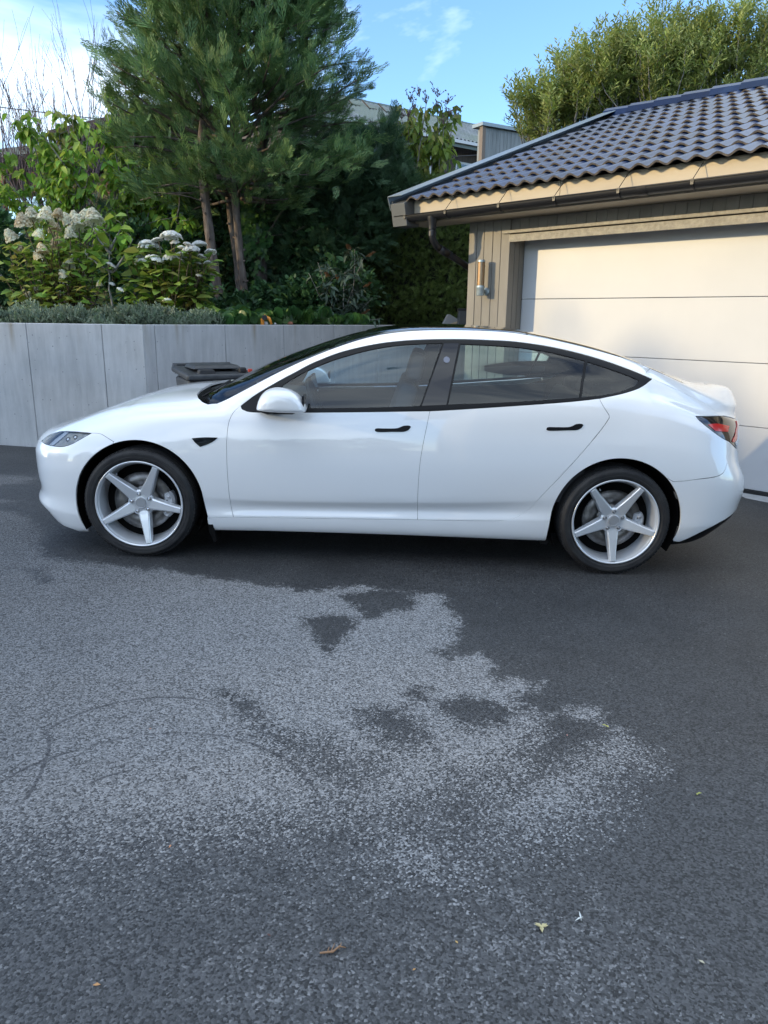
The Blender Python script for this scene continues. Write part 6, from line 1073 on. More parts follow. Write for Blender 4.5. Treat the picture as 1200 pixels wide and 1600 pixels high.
# reaching tips that break the outline
tips = [((-1.6, 5.5, 5.15), (-.42, 5.4, 5.78), 1.0), ((-1.5, 5.5, 4.9), (-.55, 5.6, 5.15), .8), ((-1.4, 5.5, 4.5), (-.28, 5.6, 4.72), .9), ((-1.3, 5.5, 4.1), (-.22, 5.7, 4.42), .8), ((-1.4, 5.6, 3.9), (-.10, 5.8, 4.05), .8), ((-2.6, 5.5, 4.9), (-3.0, 5.5, 5.35), .7), ((-2.8, 5.5, 4.5), (-3.40, 5.5, 4.72), .7), ((-2.8, 5.5, 4.1), (-3.46, 5.5, 4.2), .7), ((-2.6, 5.4, 5.0), (-2.9, 5.4, 5.75), .8), ((-2.0, 5.4, 5.2), (-1.5, 5.3, 5.95), .9), ((-1.2, 5.5, 3.7), (-.25, 5.6, 3.65), .8), ((-3.0, 5.4, 3.9), (-3.5, 5.4, 3.75), .6)]
P2, D2, S2 = [], [], []; lm = MB()
for i, (a, b_, s) in enumerate(tips):
    pts = limb(lm, a, b_, .022, .004, .05, 8, 5, 50+i); ax = (Vector(b_)-Vector(a)).normalized()
    for k in range(60):
        t = rc.random()**.8; j = min(7, int(t*8)); p = pts[j].lerp(pts[j+1], t*8-j); P2.append(tuple(p + Vector((rc.gauss(0, .03), rc.gauss(0, .05), rc.gauss(0, .03)))*(1.6-t))); D2.append(tuple(ax + Vector((rc.gauss(0, .35), rc.gauss(0, .4), rc.gauss(.1, .35))))); S2.append(rc.uniform(.13, .25)*(1.2-.5*t)*s/.8)
child(lm, 'limbs', M_bark, con)
o = scatter('crown', F_con, T1, TF1, np.array(P2), np.array(D2), np.array(S2), con, roll=rng.uniform(-1.5, 1.5, len(P2))); o.matrix_parent_inverse = con.matrix_basis.inverted()
# bare lower limbs that reach out to the right under the crown
mb = MB()
for i, (a, b_, r0) in enumerate([((-1.72, 6.0, 2.55), (-1.30, 5.9, 3.05), .022), ((-1.30, 5.9, 3.05), (-1.0, 5.9, 3.0), .012), ((-1.74, 6.0, 2.8), (-1.52, 5.9, 3.25), .020), ((-1.72, 6.0, 3.0), (-1.35, 5.9, 3.3), .018), ((-1.30, 5.9, 3.05), (-1.15, 5.9, 3.3), .01), ((-1.6, 6., 2.6), (-1.1, 6, 2.75), .008), ((-2.3, 5.2, 3.05), (-2.9, 5.1, 3.1), .012), ((-2.3, 5.2, 2.9), (-3.0, 5.1, 3.02), .008), ((-2.0, 5.4, 3.2), (-1.7, 5.2, 3.22), .012)]): limb(mb, a, b_, r0, r0*.5, .10, 6, 6, 90+i)
child(mb, 'bare_branches', M_bark, con)

def shrub_mass(name, label, cat, loc, boxes, m, T, TF, nper, size, up_bias=.3, group=None, kind=None, core=None, shell=.25):
    """foliage filling ellipsoids, denser at their skins"""
    o = empty(name, loc) if not kind else None
    P, D = [], []
    for (c, r), n_ in zip(boxes, nper):
        d = rdir(n_, -.7, 1); rad = 1 - np.abs(rng.normal(0, shell, n_)); P.append(np.array(c) + d*np.array(r)*rad[:, None]*(1 + .14*np.sin(d[:, :1]*9 + d[:, 2:]*7 + c[0]))); D.append(d + rng.normal(0, .5, (n_, 3)) + [0, 0, up_bias])
    P = np.concatenate(P); D = np.concatenate(D); n_ = len(P)
    keep = P[:, 2] > TZ - .05; P, D = P[keep], D[keep]; n_ = len(P)
    s = rng.uniform(size[0], size[1], n_)
    f = scatter('foliage' if not kind else name, m, T, TF, P, D, s, o, roll=rng.uniform(-1.0, 1.0, n_))
    if kind: tag(f, label, cat, group, kind); return f
    f.matrix_parent_inverse = o.matrix_basis.inverted(); tag(o, label, cat, group)
    return o
# --- dark juniper between the conifer and the pale young tree
T2, TF2 = frond_t(5, 34, 3)
jun = shrub_mass('juniper', 'blackish green juniper bush leaning right of the large conifer', 'bush', (-.4, 6.4, TZ), [((-.55, 6.4, 2.9), (.75, .6, 1.0)), ((-.15, 6.5, 3.45), (.55, .45, .65)), ((.15, 6.5, 3.2), (.34, .4, .40)), ((.10, 6.5, 3.9), (.12, .2, .38)), ((-.95, 6.3, 3.3), (.7, .5, .6)), ((-1.0, 6.3, 2.4), (.7, .4, .8))], F_con2, T2, TF2, [1700, 1100, 600, 170, 1100, 1000], (.13, .27), .5)
mb = MB(); limb(mb, (-.5, 6.5, TZ), (-.3, 6.5, 3.4), .05, .02, .05, 6, 7, 7); limb(mb, (-.35, 6.5, 3.2), (.10, 6.5, 4.15), .02, .006, .05, 6, 6, 8); child(mb, 'trunk', M_bark, jun)
# --- clipped thuja hedge that runs behind everything, in bushes
T3, TF3 = frond_t(4, 40, 5)
def hedge(label, x0, x1, y, z1, n_, m=F_hedge, sz=(.07, .14), yv=.18, name='hedge', front=None):
    o = empty(name, ((x0+x1)/2, y, TZ)); tag(o, label, 'hedge', None)
    px = rng.uniform(x0, x1, n_); pz = rng.uniform(TZ-.05, z1, n_)
    bump = yv*np.array([noise.noise(Vector((a*2.2, b_*2.0, y))) + .5*noise.noise(Vector((a*6, b_*6, y))) for a, b_ in zip(px, pz)])
    P = np.stack([px, y + bump + rng.uniform(0, .22, n_), pz], 1); topn = n_//6
    P[:topn, 2] = z1 + rng.normal(0, .04, topn); P[:topn, 1] = y + rng.uniform(0, .7, topn)
    D = np.stack([rng.normal(0, .6, n_), -.55 + rng.normal(0, .4, n_), .5 + rng.normal(0, .45, n_)], 1)
    f = scatter('foliage', m, T3, TF3, P, D, rng.uniform(*sz, n_), o, roll=rng.uniform(-1.5, 1.5, n_)); f.matrix_parent_inverse = o.matrix_basis.inverted()
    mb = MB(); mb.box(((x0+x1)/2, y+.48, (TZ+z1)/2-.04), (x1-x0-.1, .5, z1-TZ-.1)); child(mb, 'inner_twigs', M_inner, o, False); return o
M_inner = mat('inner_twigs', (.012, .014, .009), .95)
hedge('clipped olive green thuja hedge beside the garage corner', -.62, 2.9, 7.0, 3.55, 15000)
hedge('tall dark hedge in deep shade behind the conifer trunks', -4.6, -.5, 7.9, 3.9, 9000, F_con2, (.12, .24), .3)
# --- dark leafy undergrowth and ivy
LT, LF = leaf_t(.62, .10, .2); LS, LSF = leaf_s(.5, .1)
shrub_mass('undergrowth', 'dark green undergrowth and ivy round the conifer trunks', 'undergrowth', (0, 0, 0),
  [((-3.3, 5.9, 2.0), (.9, .5, .75)), ((-2.6, 6.5, 2.3), (.8, .4, 1.1)), ((-2.45, 6.7, 3.0), (.7, .3, .6)), ((-1.5, 5.5, 1.55), (.55, .4, .38)), ((-1.0, 5.2, 1.60), (.55, .4, .40)), ((-.55, 5.6, 1.75), (.55, .4, .55)), ((-1.45, 6.5, 2.1), (.7, .3, .9)), ((-2.35, 4.9, 1.5), (.5, .3, .32)), ((-1.85, 5.0, 1.48), (.35, .3, .30)), ((-.95, 6.2, 2.3), (.5, .3, .8))],
  F_dark, LT, LF, [1500, 1500, 700, 900, 900, 900, 1100, 500, 350, 700], (.06, .13), .2, None, 'stuff')
shrub_mass('dark_shrub', 'dense dark green shrub at the far left edge of the garden', 'bush', (-5.0, 4.6, TZ), [((-5.15, 4.7, 2.0), (.75, .6, .95)), ((-4.6, 4.6, 1.7), (.45, .4, .55)), ((-5.6, 5.2, 2.5), (.7, .5, .8))], F_dark, LT, LF, [3200, 1100, 1500], (.05, .10), .3)
shrub_mass('dark_shrub', 'greyish green scrub under the bare tree at the left edge', 'bush', (-7.5, 8, TZ), [((-7.8, 8.4, 2.2), (1.6, .8, 1.3)), ((-5.6, 9.2, 2.2), (1.6, .8, 1.5)), ((-9.5, 9, 2.6), (1.6, .8, 1.6))], F_con2, T2, TF2, [1800, 1500, 1000], (.2, .36), .5)
# --- ivy on the rightmost trunk
iv = empty('ivy', (-1.8, 6.05, TZ)); tag(iv, 'bright green ivy climbing the thickest conifer trunk', 'climbing plant')
IV = np.array([(0, 0, 0), (.2, .38, .02), (.42, .22, 0), (.62, .42, -.04), (.66, .14, 0), (1, 0, -.12), (.66, -.14, 0), (.62, -.42, -.04), (.42, -.22, 0), (.2, -.38, .02)], float)
IVF = np.array([(0, 2, 1), (0, 4, 2), (2, 4, 3), (0, 6, 4), (4, 6, 5), (0, 8, 6), (6, 8, 7), (0, 9, 8)])
n = 420; zz = rng.uniform(1.5, 3.3, n); zz = np.where(rng.random(n) < .6, rng.uniform(2.35, 3.3, n), zz); a = rng.uniform(0, 2*math.pi, n); w_ = np.where(zz > 2.3, .24, .12)
P = np.stack([-1.86 + np.cos(a)*w_*rng.uniform(.3, 1, n), 6.02 - np.abs(np.sin(a))*.16, zz], 1); D = np.stack([rng.normal(0, .6, n), rng.normal(-.3, .2, n), rng.normal(-.6, .3, n)], 1)
f = scatter('foliage', F_ivy, IV, IVF, P, D, rng.uniform(.07, .13, n), iv, up=np.tile([0, -1., .25], (n, 1))); f.matrix_parent_inverse = iv.matrix_basis.inverted()
mb = MB(); limb(mb, (-1.85, 6.0, 1.4), (-1.85, 5.99, 3.2), .012, .006, .02, 8, 5, 3); child(mb, 'stem', M_stem, iv)
# --- silvery ground cover along the wall top
def band(name, label, cat, t0, t1, dirv, nv, off0, off1, hgt, m, n_, size, T, TF, origin=Vector((*WC, 0)), z0=1.34):
    t = rng.uniform(t0, t1, n_); o_ = rng.uniform(off0, off1, n_)
    hh = np.array([.50 + .6*noise.noise(Vector((a*2.7, b_*3, 0))) + .35*noise.noise(Vector((a*9, b_*9, 3))) for a, b_ in zip(t, o_)])*hgt*rng.random(n_)**.6
    P = np.stack([origin.x + dirv.x*t + nv.x*o_, origin.y + dirv.y*t + nv.y*o_, z0 + np.maximum(hh, .01)], 1)
    D = np.stack([rng.normal(0, .45, n_), rng.normal(-.15, .45, n_), rng.normal(.9, .35, n_)], 1)
    f = scatter(name, m, T, TF, P, D, rng.uniform(*size, n_), None, roll=rng.uniform(-1.5, 1.5, n_)); tag(f, label, cat, None, 'stuff'); return f
SPT = np.array([(0, -.03, 0), (0, .03, 0), (.5, .045, .02), (.5, -.045, .02), (1, 0, 0), (.25, .02, 0), (.45, .2, .06), (.33, -.02, 0), (.55, -.2, .06), (.6, .02, 0), (.8, .17, .05), (.62, -.02, 0), (.85, -.15, .05), (.12, .02, 0), (.28, .19, .05), (.15, -.02, 0), (.3, -.2, .05)], float)
SPF = np.array([(0, 1, 2), (0, 2, 3), (3, 2, 4), (5, 9, 6), (7, 11, 8), (9, 4, 10), (11, 4, 12), (13, 5, 14), (15, 7, 16)])
band('ground_cover', 'silvery green low ground cover along the top of the left wall', 'ground cover', .0, 4.5, d1, n1_, .14, 1.15, .24, F_lav, 15000, (.05, .11), SPT, SPF)
band('ground_cover', 'silvery green low plants on the wall top under the conifer', 'ground cover', .0, 1.05, d2, n2_, .14, .9, .22, F_lav, 4500, (.05, .10), SPT, SPF)
RL = np.array([(0, 0, 0)] + [(.55 + .5*math.cos(a), .52*math.sin(a), .06*math.cos(3*a)) for a in [math.pi + 2*math.pi*k/11 for k in range(1, 11)]], float)
RLF = np.array([(0, k, k+1) for k in range(1, 10)])
band('strawberry_plants', 'low round-leaved green plants at the wall top right of the conifer', 'ground cover', 1.0, 3.4, d2, n2_, .12, .8, .16, F_ivy, 700, (.08, .17), RL, RLF)
# --- leafy shrub on the left with large drooping leaves
def leafy(name, label, cat, base, stems, m, nleaf, size, T=LT, TF=LF, droop=.7, spread=.22, tmin=.3, bark=M_bark2, seed=1, r0=.02, clump=1, skip_top=0.):
    o = empty(name, base); tag(o, label, cat); r = random.Random(seed); mb = MB(); P, D = [], []
    for i, (a, b_) in enumerate(stems):
        pts = limb(mb, a, b_, r0, r0*.3, .06, 8, 6, seed*100+i); side = []
        for k in range(4 + int((Vector(b_)-Vector(a)).length*3)):
            t = r.uniform(tmin, 1); j = min(7, int(t*8)); p = pts[j].lerp(pts[j+1], t*8-j); q = p + Vector((r.gauss(0, spread), r.gauss(0, spread), abs(r.gauss(0, spread))*.9))
            mb.tube([p, p.lerp(q, .5) + Vector((0, 0, .02)), q], [r0*.35, r0*.25, r0*.15], 4); side.append((p, q))
        for k in range(nleaf):
            if side and r.random() < .8: p, q = r.choice(side); c = p.lerp(q, r.uniform(.3, 1.05))
            else: t = r.uniform(tmin, 1.0); j = min(7, int(t*8)); c = pts[j].lerp(pts[j+1], t*8-j)
            for _ in range(clump):
                a_ = r.uniform(0, 6.28); P.append(tuple(c + Vector((r.gauss(0, .02), r.gauss(0, .02), r.gauss(0, .02))))); D.append((math.cos(a_), math.sin(a_), -droop + r.gauss(0, .35)))
    child(mb, 'stem', bark, o); n_ = len(P)
    f = scatter('foliage', m, T, TF, np.array(P), np.array(D), rng.uniform(*size, n_), o, roll=rng.normal(0, .5, n_)); f.matrix_parent_inverse = o.matrix_basis.inverted(); return o
LD, LDF = leaf_t(.48, .12, .35)
st = [((-4.3 + .9*math.sin(k*2.3), 6.3 + .3*math.cos(k*1.7), TZ), (-4.25 + 1.45*(k/17*2-1)*1.0 + .15*math.sin(k*5), 6.2 + .45*math.sin(k*2.9), 3.35 + .75*abs(math.sin(k*1.9+.4)) + (.25 if 5 < k < 12 else 0) - .5*(k > 14) - .25*(k < 2))) for k in range(18)]
leafy('leafy_shrub', 'tall bright green shrub with large drooping leaves behind the hydrangeas', 'shrub', (-4.3, 6.3, TZ), st, F_lime, 240, (.10, .18), LD, LDF, .6, .26, .28, seed=5)
st = [((-3.9, 6.6, 3.0), (-3.72, 6.5, 5.1)), ((-3.8, 6.6, 3.0), (-3.38, 6.5, 4.9)), ((-4.0, 6.6, 3.0), (-3.95, 6.5, 4.7)), ((-4.4, 6.6, 3.0), (-4.5, 6.5, 4.35)), ((-3.9, 6.6, 3.0), (-3.55, 6.5, 4.3)), ((-5.0, 6.6, 2.6), (-5.1, 6.5, 4.0)), ((-4.6, 6.6, 3), (-4.72, 6.5, 4.1))]
leafy('lilac', 'sparse yellowing lilac with thin twigs against the sky left of the conifer', 'shrub', (-4.0, 6.6, TZ), [((-4.0, 6.6, TZ), (-3.95, 6.6, 3.1))] + st, F_lime2, 62, (.11, .17), LD, LDF, .8, .13, .35, seed=8, r0=.016)
# --- bare twiggy tree far left
bt = empty('bare_tree', (-6.6, 8.6, TZ)); tag(bt, 'leafless purple-twigged tree against the sky at the left edge', 'tree')
mb = MB(); rb = random.Random(21)
def grow(p, d, ln, r, dep):
    q = p + d*ln; mid = p.lerp(q, .5) + Vector((rb.gauss(0, .03), rb.gauss(0, .03), 0))*ln
    mb.tube([p, mid, q], [r, r*.85, r*.68], 5 if dep < 2 else 4, caps=False)
    if dep >= 4: return
    for k in range(rb.choice((2, 3, 3)) if dep else 4):
        nd = (d + Vector((rb.gauss(0, .27), rb.gauss(0, .22), rb.gauss(.12, .14)))).normalized(); grow(p.lerp(q, rb.uniform(.45, 1.0)), nd, ln*rb.uniform(.62, .86), r*.58, dep+1)
for k in range(10): grow(Vector((-6.9 + .22*k, 8.6 + rb.uniform(-.3, .3), TZ + .6)), Vector((-.10 + .02*k + rb.gauss(0, .14), rb.gauss(0, .1), 1)).normalized(), rb.uniform(1.25, 1.75), .022, 0)
child(mb, 'branches', M_twig, bt)
mb = MB(); [limb(mb, (-6.3, 8.6, TZ-.1), (-6.9 + .22*k, 8.6, TZ+.65), .05, .03, .04, 5, 7, k) for k in range(10)]; child(mb, 'trunk', M_bark, bt)
# --- hydrangeas
def floret_head(name, kind, seed):
    r = random.Random(seed); V = []; Fc = []
    for k in range(240 if kind == 'cone' else 150):
        if kind == 'cone': z = r.random()**1.1; rad = (1 - z)**.55*.80 + .16; a = r.uniform(0, 6.28); p = Vector((math.cos(a)*rad, math.sin(a)*rad, z*1.55 - .35)); nn = Vector((math.cos(a), math.sin(a), .5)).normalized()
        else: q = math.sqrt(r.random()); a = r.uniform(0, 6.28); p = Vector((math.cos(a)*q, math.sin(a)*q, .42*(1-q*q))); nn = Vector((math.cos(a)*q, math.sin(a)*q, .7)).normalized()
        t = nn.orthogonal().normalized(); b_ = nn.cross(t); a = r.uniform(0, 6.28); t, b_ = t*math.cos(a) + b_*math.sin(a), b_*math.cos(a) - t*math.sin(a); s = r.uniform(.14, .22); o = len(V)
        p = p*r.uniform(.84, 1.14); V += [p - nn*.06, p + t*s, p + b_*s, p - t*s, p - b_*s]; Fc += [(o, o+1, o+2), (o, o+2, o+3), (o, o+3, o+4), (o, o+4, o+1)]
    o = len(V)                                       # solid pale core added inside to bounce light onto the florets
    for j in range(4):
        for k2 in range(9):
            a = k2*2*math.pi/9; f_ = j/3; rr_ = (.78*(1-f_)**.6 + .05) if kind == 'cone' else .82*math.cos(f_*1.45); zz_ = (-.3 + 1.35*f_) if kind == 'cone' else .30*math.sin(f_*1.45) - .05
            V.append(Vector((rr_*math.cos(a)*.78, rr_*math.sin(a)*.78, zz_*.8)))
    Fc += [(o + j*9 + k2, o + j*9 + (k2+1) % 9, o + (j+1)*9 + (k2+1) % 9, o + (j+1)*9 + k2) for j in range(3) for k2 in range(9)]
    me = bpy.data.meshes.new(name); me.from_pydata([tuple(v) for v in V], [], Fc); return me
F_w1 = foliage('creamy_floret', [(.78, .82, .66), (.86, .87, .74), (.76, .68, .54), (.84, .86, .72)], .45, .6, .2)
F_w2 = foliage('white_floret', [(.84, .87, .82), (.90, .90, .86), (.86, .82, .78)], .4, .6, .2)
F_w3 = foliage('browning_floret', [(.62, .52, .36), (.74, .65, .48), (.80, .77, .58)], .4, .6, .2)
cones = []
for i, m_ in enumerate((F_w1, F_w1, F_w3)): q = floret_head('flower_head', 'cone', i); q.materials.append(m_); cones.append(q)
domes = []
for i, m_ in enumerate((F_w2, F_w2)): q = floret_head('flower_head', 'dome', 10+i); q.materials.append(m_); domes.append(q)
HL, HLF = leaf_t(.60, .10, .22)
def hydr(label, base, H, heads, tilt, nleaf, zc, rx, size, seed, m=F_hyd, flat=1.):
    o = empty('hydrangea', base); tag(o, label, 'hydrangea'); r = random.Random(seed); mb = MB(); P, D = [], []
    for (x, y, z, s) in H:
        b0 = Vector((base[0] + (x-base[0])*.35 + r.uniform(-.1, .1), base[1] + r.uniform(-.1, .1), TZ)); top = Vector((x, y, z - s*.4)); limb(mb, b0, top, .009, .006, .07, 5, 5, r.randrange(999))
        h = bpy.data.objects.new('flower_head', r.choice(heads)); link(h, o); q_ = r.uniform(.85, 1.2); h.scale = (s*1.15*q_*flat, s*1.15*q_*flat, s*1.05*q_*flat*flat); h.location = Vector((x, y, z)) - Vector(base); h.rotation_euler = (r.uniform(-tilt, tilt) + .1, r.uniform(-tilt, tilt), r.uniform(0, 6.28))
        for k in range(8):
            t = r.uniform(.45, .97); p = b0.lerp(top, t); a = r.uniform(0, 6.28); P.append(tuple(p)); D.append((math.cos(a), math.sin(a)*.8 - .25, r.uniform(-.2, .45)))
    for k in range(nleaf):
        a = r.uniform(0, 6.28); q = r.random()**.5; p = (base[0] + rx*q*math.cos(a), base[1] + .32*q*math.sin(a) - .05, r.uniform(TZ + .12, zc)); P.append(p); a = r.uniform(0, 6.28); D.append((math.cos(a), math.sin(a)*.8 - .25, r.uniform(-.35, .4)))
    for k in range(26): p = Vector((base[0] + r.uniform(-rx, rx)*.9, base[1] + r.uniform(-.25, .2), r.uniform(TZ+.5, zc))); limb(mb, (base[0] + (p.x-base[0])*.5, base[1] + r.uniform(-.1, .1), TZ), p, .007, .004, .06, 4, 4, r.randrange(999))
    child(mb, 'stem', M_stem, o); n_ = len(P)
    f = scatter('foliage', m, HL, HLF, np.array(P), np.array(D), rng.uniform(*size, n_), o, roll=rng.normal(0, .35, n_)); f.matrix_parent_inverse = o.matrix_basis.inverted(); return o
hydr('hydrangea bush with large cone-shaped cream flowers at the left', (-3.85, 3.95, TZ), H1, cones, .5, 480, 2.30, .62, (.09, .16), 3)
hydr('rounded hydrangea bush with flat white flower heads left of the conifer trunks', (-2.52, 3.95, TZ), H2, domes, .25, 420, 2.18, .58, (.11, .20), 4, flat=1.28)
# young tree with a pale stem between the hydrangeas
yt = leafy('young_tree', 'slim young tree with pale grey stem between the two hydrangeas', 'tree', (-3.11, 3.72, TZ), [((-3.11, 3.72, TZ-.05), (-3.12, 3.72, 2.28)), ((-3.12, 3.72, 1.95), (-3.42, 3.72, 2.16)), ((-3.12, 3.72, 1.95), (-2.86, 3.72, 2.32)), ((-3.12, 3.72, 2.2), (-2.95, 3.72, 2.45)), ((-3.12, 3.72, 2.15), (-3.30, 3.7, 2.42))], F_lime, 9, (.14, .21), HL, HLF, .35, .07, .6, seed=13, r0=.018)
for (x, y, z, s) in H3: h = bpy.data.objects.new('flower_head', domes[0]); link(h, yt); h.scale = (s, s, s); h.location = (x + 3.11, y - 3.72, z - TZ); h.rotation_euler = (.5, 0, s*30)
# --- buddleja with brown seed heads
bst = [((-.50, 5.0, TZ), (-.50 + .48*(k/8*2-1), 4.95 + .1*math.sin(k*3), 2.15 + .33*math.sin(k*1.3+.8) - .35*abs(k/8*2-1))) for k in range(9)]
bu = leafy('buddleja', 'grey-green butterfly bush with brown spent flower spikes by the hedge', 'bush', (-.50, 5.0, TZ), bst, F_bud, 42, (.10, .18), *leaf_t(.26, .06, .35), .35, .09, .2, seed=17, r0=.008)
M_spike = foliage('spent_flower', [(.17, .09, .045), (.27, .15, .075)], .1)
SB, SBF = leaf_s(.6, .0)
for (x, z) in ((-.44, 2.33), (-.20, 2.24), (-.72, 1.98), (-.58, 1.95), (-.24, 1.86), (-.26, 1.52)):
    n_ = 170; a = rng.uniform(0, 6.28, n_); h = rng.uniform(0, .10, n_); w2 = .024*(1-h*6); P = np.stack([x + h*(.8 if x > -.4 else -.3) + w2*np.cos(a), 4.9 + w2*np.sin(a), z + h*.6], 1); D = np.stack([np.cos(a), np.sin(a), np.full(n_, .7)], 1)
    f = scatter('seed_head', M_spike, SB, SBF, P, D, .020, bu); f.matrix_parent_inverse = bu.matrix_basis.inverted()
# --- young tree in front of the tiled house
st = [((.62, 7.6, 2.2), (.62 + .46*(k/10*2-1), 7.5 + .2*math.sin(k*2.2), 4.15 + .50*abs(math.sin(k*1.4+.9)))) for k in range(11)]
ct = leafy('young_tree', 'yellow-green young tree with drooping leaves above the garage eaves', 'tree', (.62, 7.6, TZ), [((.62, 7.6, TZ), (.62, 7.6, 2.4))] + st, F_lime2, 95, (.11, .19), LD, LDF, .9, .13, .50, seed=23, r0=.018)
pt_ = MB(); rp = random.Random(3)
for (a, b_) in st + [((0,0,0), (.38, 7.5, 4.72)), ((0,0,0), (.95, 7.5, 4.7)), ((0,0,0), (.80, 7.5, 4.8)), ((0,0,0), (.52, 7.5, 4.8))]:
    p = Vector(b_)
    for k in range(7): q = p + Vector((rp.gauss(0, .05), rp.gauss(0, .05), rp.uniform(.06, .20))); pt_.tube([p, q], [.005, .003], 4); [pt_.box(tuple(p.lerp(q, rp.uniform(.4, 1)) + Vector((rp.gauss(0, .012), 0, 0))), (.014, .014, .014)) for _ in range(4)]
tag(child(pt_, 'seed_cluster', mat('dry_panicle', (.14, .095, .10), .8), ct, False), kind='stuff')
# --- willow behind the garage
wi = empty('willow', (5.6, 10.5, TZ)); tag(wi, 'silvery green willow rising behind the garage roof', 'tree')
WT, WF = leaf_t(.26, .05, .12); rw_ = random.Random(31); mb = MB(); P, D, S3 = [], [], []
for (cx, cy, cz, rx, rz, cnt) in ((2.9, 10.2, 5.0, .8, .7, 22), (3.4, 10.2, 5.3, .95, .75, 26), (4.1, 10.4, 5.7, 1.1, 1.0, 34), (5.3, 10.6, 6.0, 1.3, 1.15, 48), (6.5, 10.5, 6.2, 1.2, 1.1, 42), (7.9, 10.4, 6.0, 1.1, 1.3, 32), (5.8, 10.2, 4.9, 2.4, .8, 70), (5.0, 10.0, 5.6, 2.2, .9, 50), (9.2, 10.4, 5.8, 1.1, 1.3, 20)):
    for i in range(cnt):
        a = rw_.uniform(0, 6.28); q = rw_.random()**.5; b0 = Vector((cx + rx*.55*q*math.cos(a), cy + .8*q*math.sin(a), cz - rz*.55)); e_ = Vector((cx + rx*q*math.cos(a), cy + 1.0*q*math.sin(a), cz + rz*(.25 + .8*(1-q*q)*rw_.uniform(.6, 1.15))))
        pts = limb(mb, b0, e_, .014, .003, .05, 7, 4, rw_.randrange(9999))
        for k in range(21):                          # upright leafy shoots off the branch
            t = rw_.uniform(.15, 1); j = min(6, int(t*7)); p = pts[j].lerp(pts[j+1], t*7-j); s_ = Vector((rw_.gauss(0, .5), rw_.gauss(0, .45), rw_.uniform(.35, 1))).normalized()*rw_.uniform(.22, .48)
            nlf = 13
            for u in range(nlf):
                c = p + s_*(u+1)/nlf; a2 = u*2.4 + k; P.append(tuple(c)); d_ = s_.normalized()*.75 + Vector((math.cos(a2), math.sin(a2), .1))*.75; D.append(tuple(d_)); S3.append(rw_.uniform(.075, .125))
child(mb, 'branches', M_bark2, wi)
mb = MB(); [limb(mb, (5.6, 10.6, TZ-.2), q, .12, .03, .06, 8, 8, i) for i, q in enumerate([(3.3, 10.3, 4.7), (4.3, 10.4, 5.2), (5.4, 10.6, 5.5), (6.5, 10.5, 5.6), (7.8, 10.4, 5.2), (9.0, 10.4, 5.2)])]; child(mb, 'trunk', M_bark, wi)
n_ = len(P); f = scatter('crown', F_wil, WT, WF, np.array(P), np.array(D), np.array(S3), wi, roll=rng.uniform(-1, 1, n_)); f.matrix_parent_inverse = wi.matrix_basis.inverted()
# ---------------------------------------------------------------- houses behind the garden
M_rt2 = mat('old_tile_grey', (.20, .215, .22), .5); noisy(M_rt2, (.15, .165, .17), (.27, .285, .29), 1.3, 6, c3=(.20, .23, .19), s3=.5)
M_wht = mat('house_white', (.55, .57, .58), .6); M_dkw = mat('dark_timber', (.045, .034, .026), .7); noisy(M_dkw, (.03, .024, .02), (.075, .052, .038), 3, 6, stretch=(3, 3, .3))
M_och = mat('ochre_boards', (.42, .27, .11), .65); noisy(M_och, (.36, .22, .085), (.50, .34, .15), 3, 5, stretch=(4, 4, .3)); M_win = mat('window_dark', (.02, .025, .03), .06, coat=1.)
M_gcl = mat('grey_cladding', (.20, .215, .215), .7); noisy(M_gcl, (.16, .175, .175), (.25, .265, .265), 3, 5, stretch=(4, 4, .3)); M_ridge = mat('ridge_green', (.16, .20, .185), .6)
h1 = empty('tiled_house', (-1.9, 32, 2)); tag(h1, 'distant house with long grey tiled roof seen behind the conifer', 'house')
ax_ = Vector((.805, .593, 0)); bx_ = Vector((.593, -.805, 0)); Rd = Vector((-1.9, 32, 11.06))
def H(a, b_, z): return Rd + ax_*a + bx_*b_ + Vector((0, 0, z))
def wavy_roof(name, a0, a1, run, drop, m, pitch=.24, course=.36, par=None):
    nx = int((a1-a0)/pitch*6); ny = int(math.hypot(run, drop)/course); V = []; 
    for j in range(ny):
        for e_ in (0, 1):
            t = (j + e_*.98)/ny
            for i in range(nx+1):
                a = a0 + (a1-a0)*i/nx; w = .075*(.5+.5*math.cos(2*math.pi*(a-a0)/pitch)) + .07*e_
                V.append(H(a, run*t, -drop*t + w))
    n1 = nx+1; F = [(j*n1+i, j*n1+i+1, (j+1)*n1+i+1, (j+1)*n1+i) for j in range(2*ny-1) for i in range(nx)]
    o = fast_mesh(name, np.array([tuple(v) for v in V]), np.array(F)[:, ::-1], m, par); o.matrix_parent_inverse = par.matrix_basis.inverted(); tag(o, kind='stuff'); return o
wavy_roof('roof_tiles', -5, 13, 3.3, 1.75, M_rt2, par=h1)
def pbox(name, m, par, pts, z0, z1, **k):
    mb = MB(); v = [(p[0], p[1], z0) for p in pts] + [(p[0], p[1], z1) for p in pts]; mb.add(v, [(0, 3, 2, 1), (4, 5, 6, 7), (0, 1, 5, 4), (1, 2, 6, 5), (2, 3, 7, 6), (3, 0, 4, 7)]); o = mb.build(name, m, par, **k); o.matrix_parent_inverse = par.matrix_basis.inverted(); return o
def hb(name, m, a0, a1, b0, b1, z0, z1): return pbox(name, m, h1, [H(a0, b1, 0), H(a1, b1, 0), H(a1, b0, 0), H(a0, b0, 0)], Rd.z + z0, Rd.z + z1)
for k in range(24): hb('ridge_cap', M_ridge, -5 + k*.75, -5 + k*.75 + .74, -.14, .14, .02, .10 + .012*(k % 2))
hb('gutter', M_wht, -5, 13, 3.28, 3.42, -1.83, -1.70); hb('fascia_board', M_ridge, -5, 13, 3.22, 3.28, -1.98, -1.74)
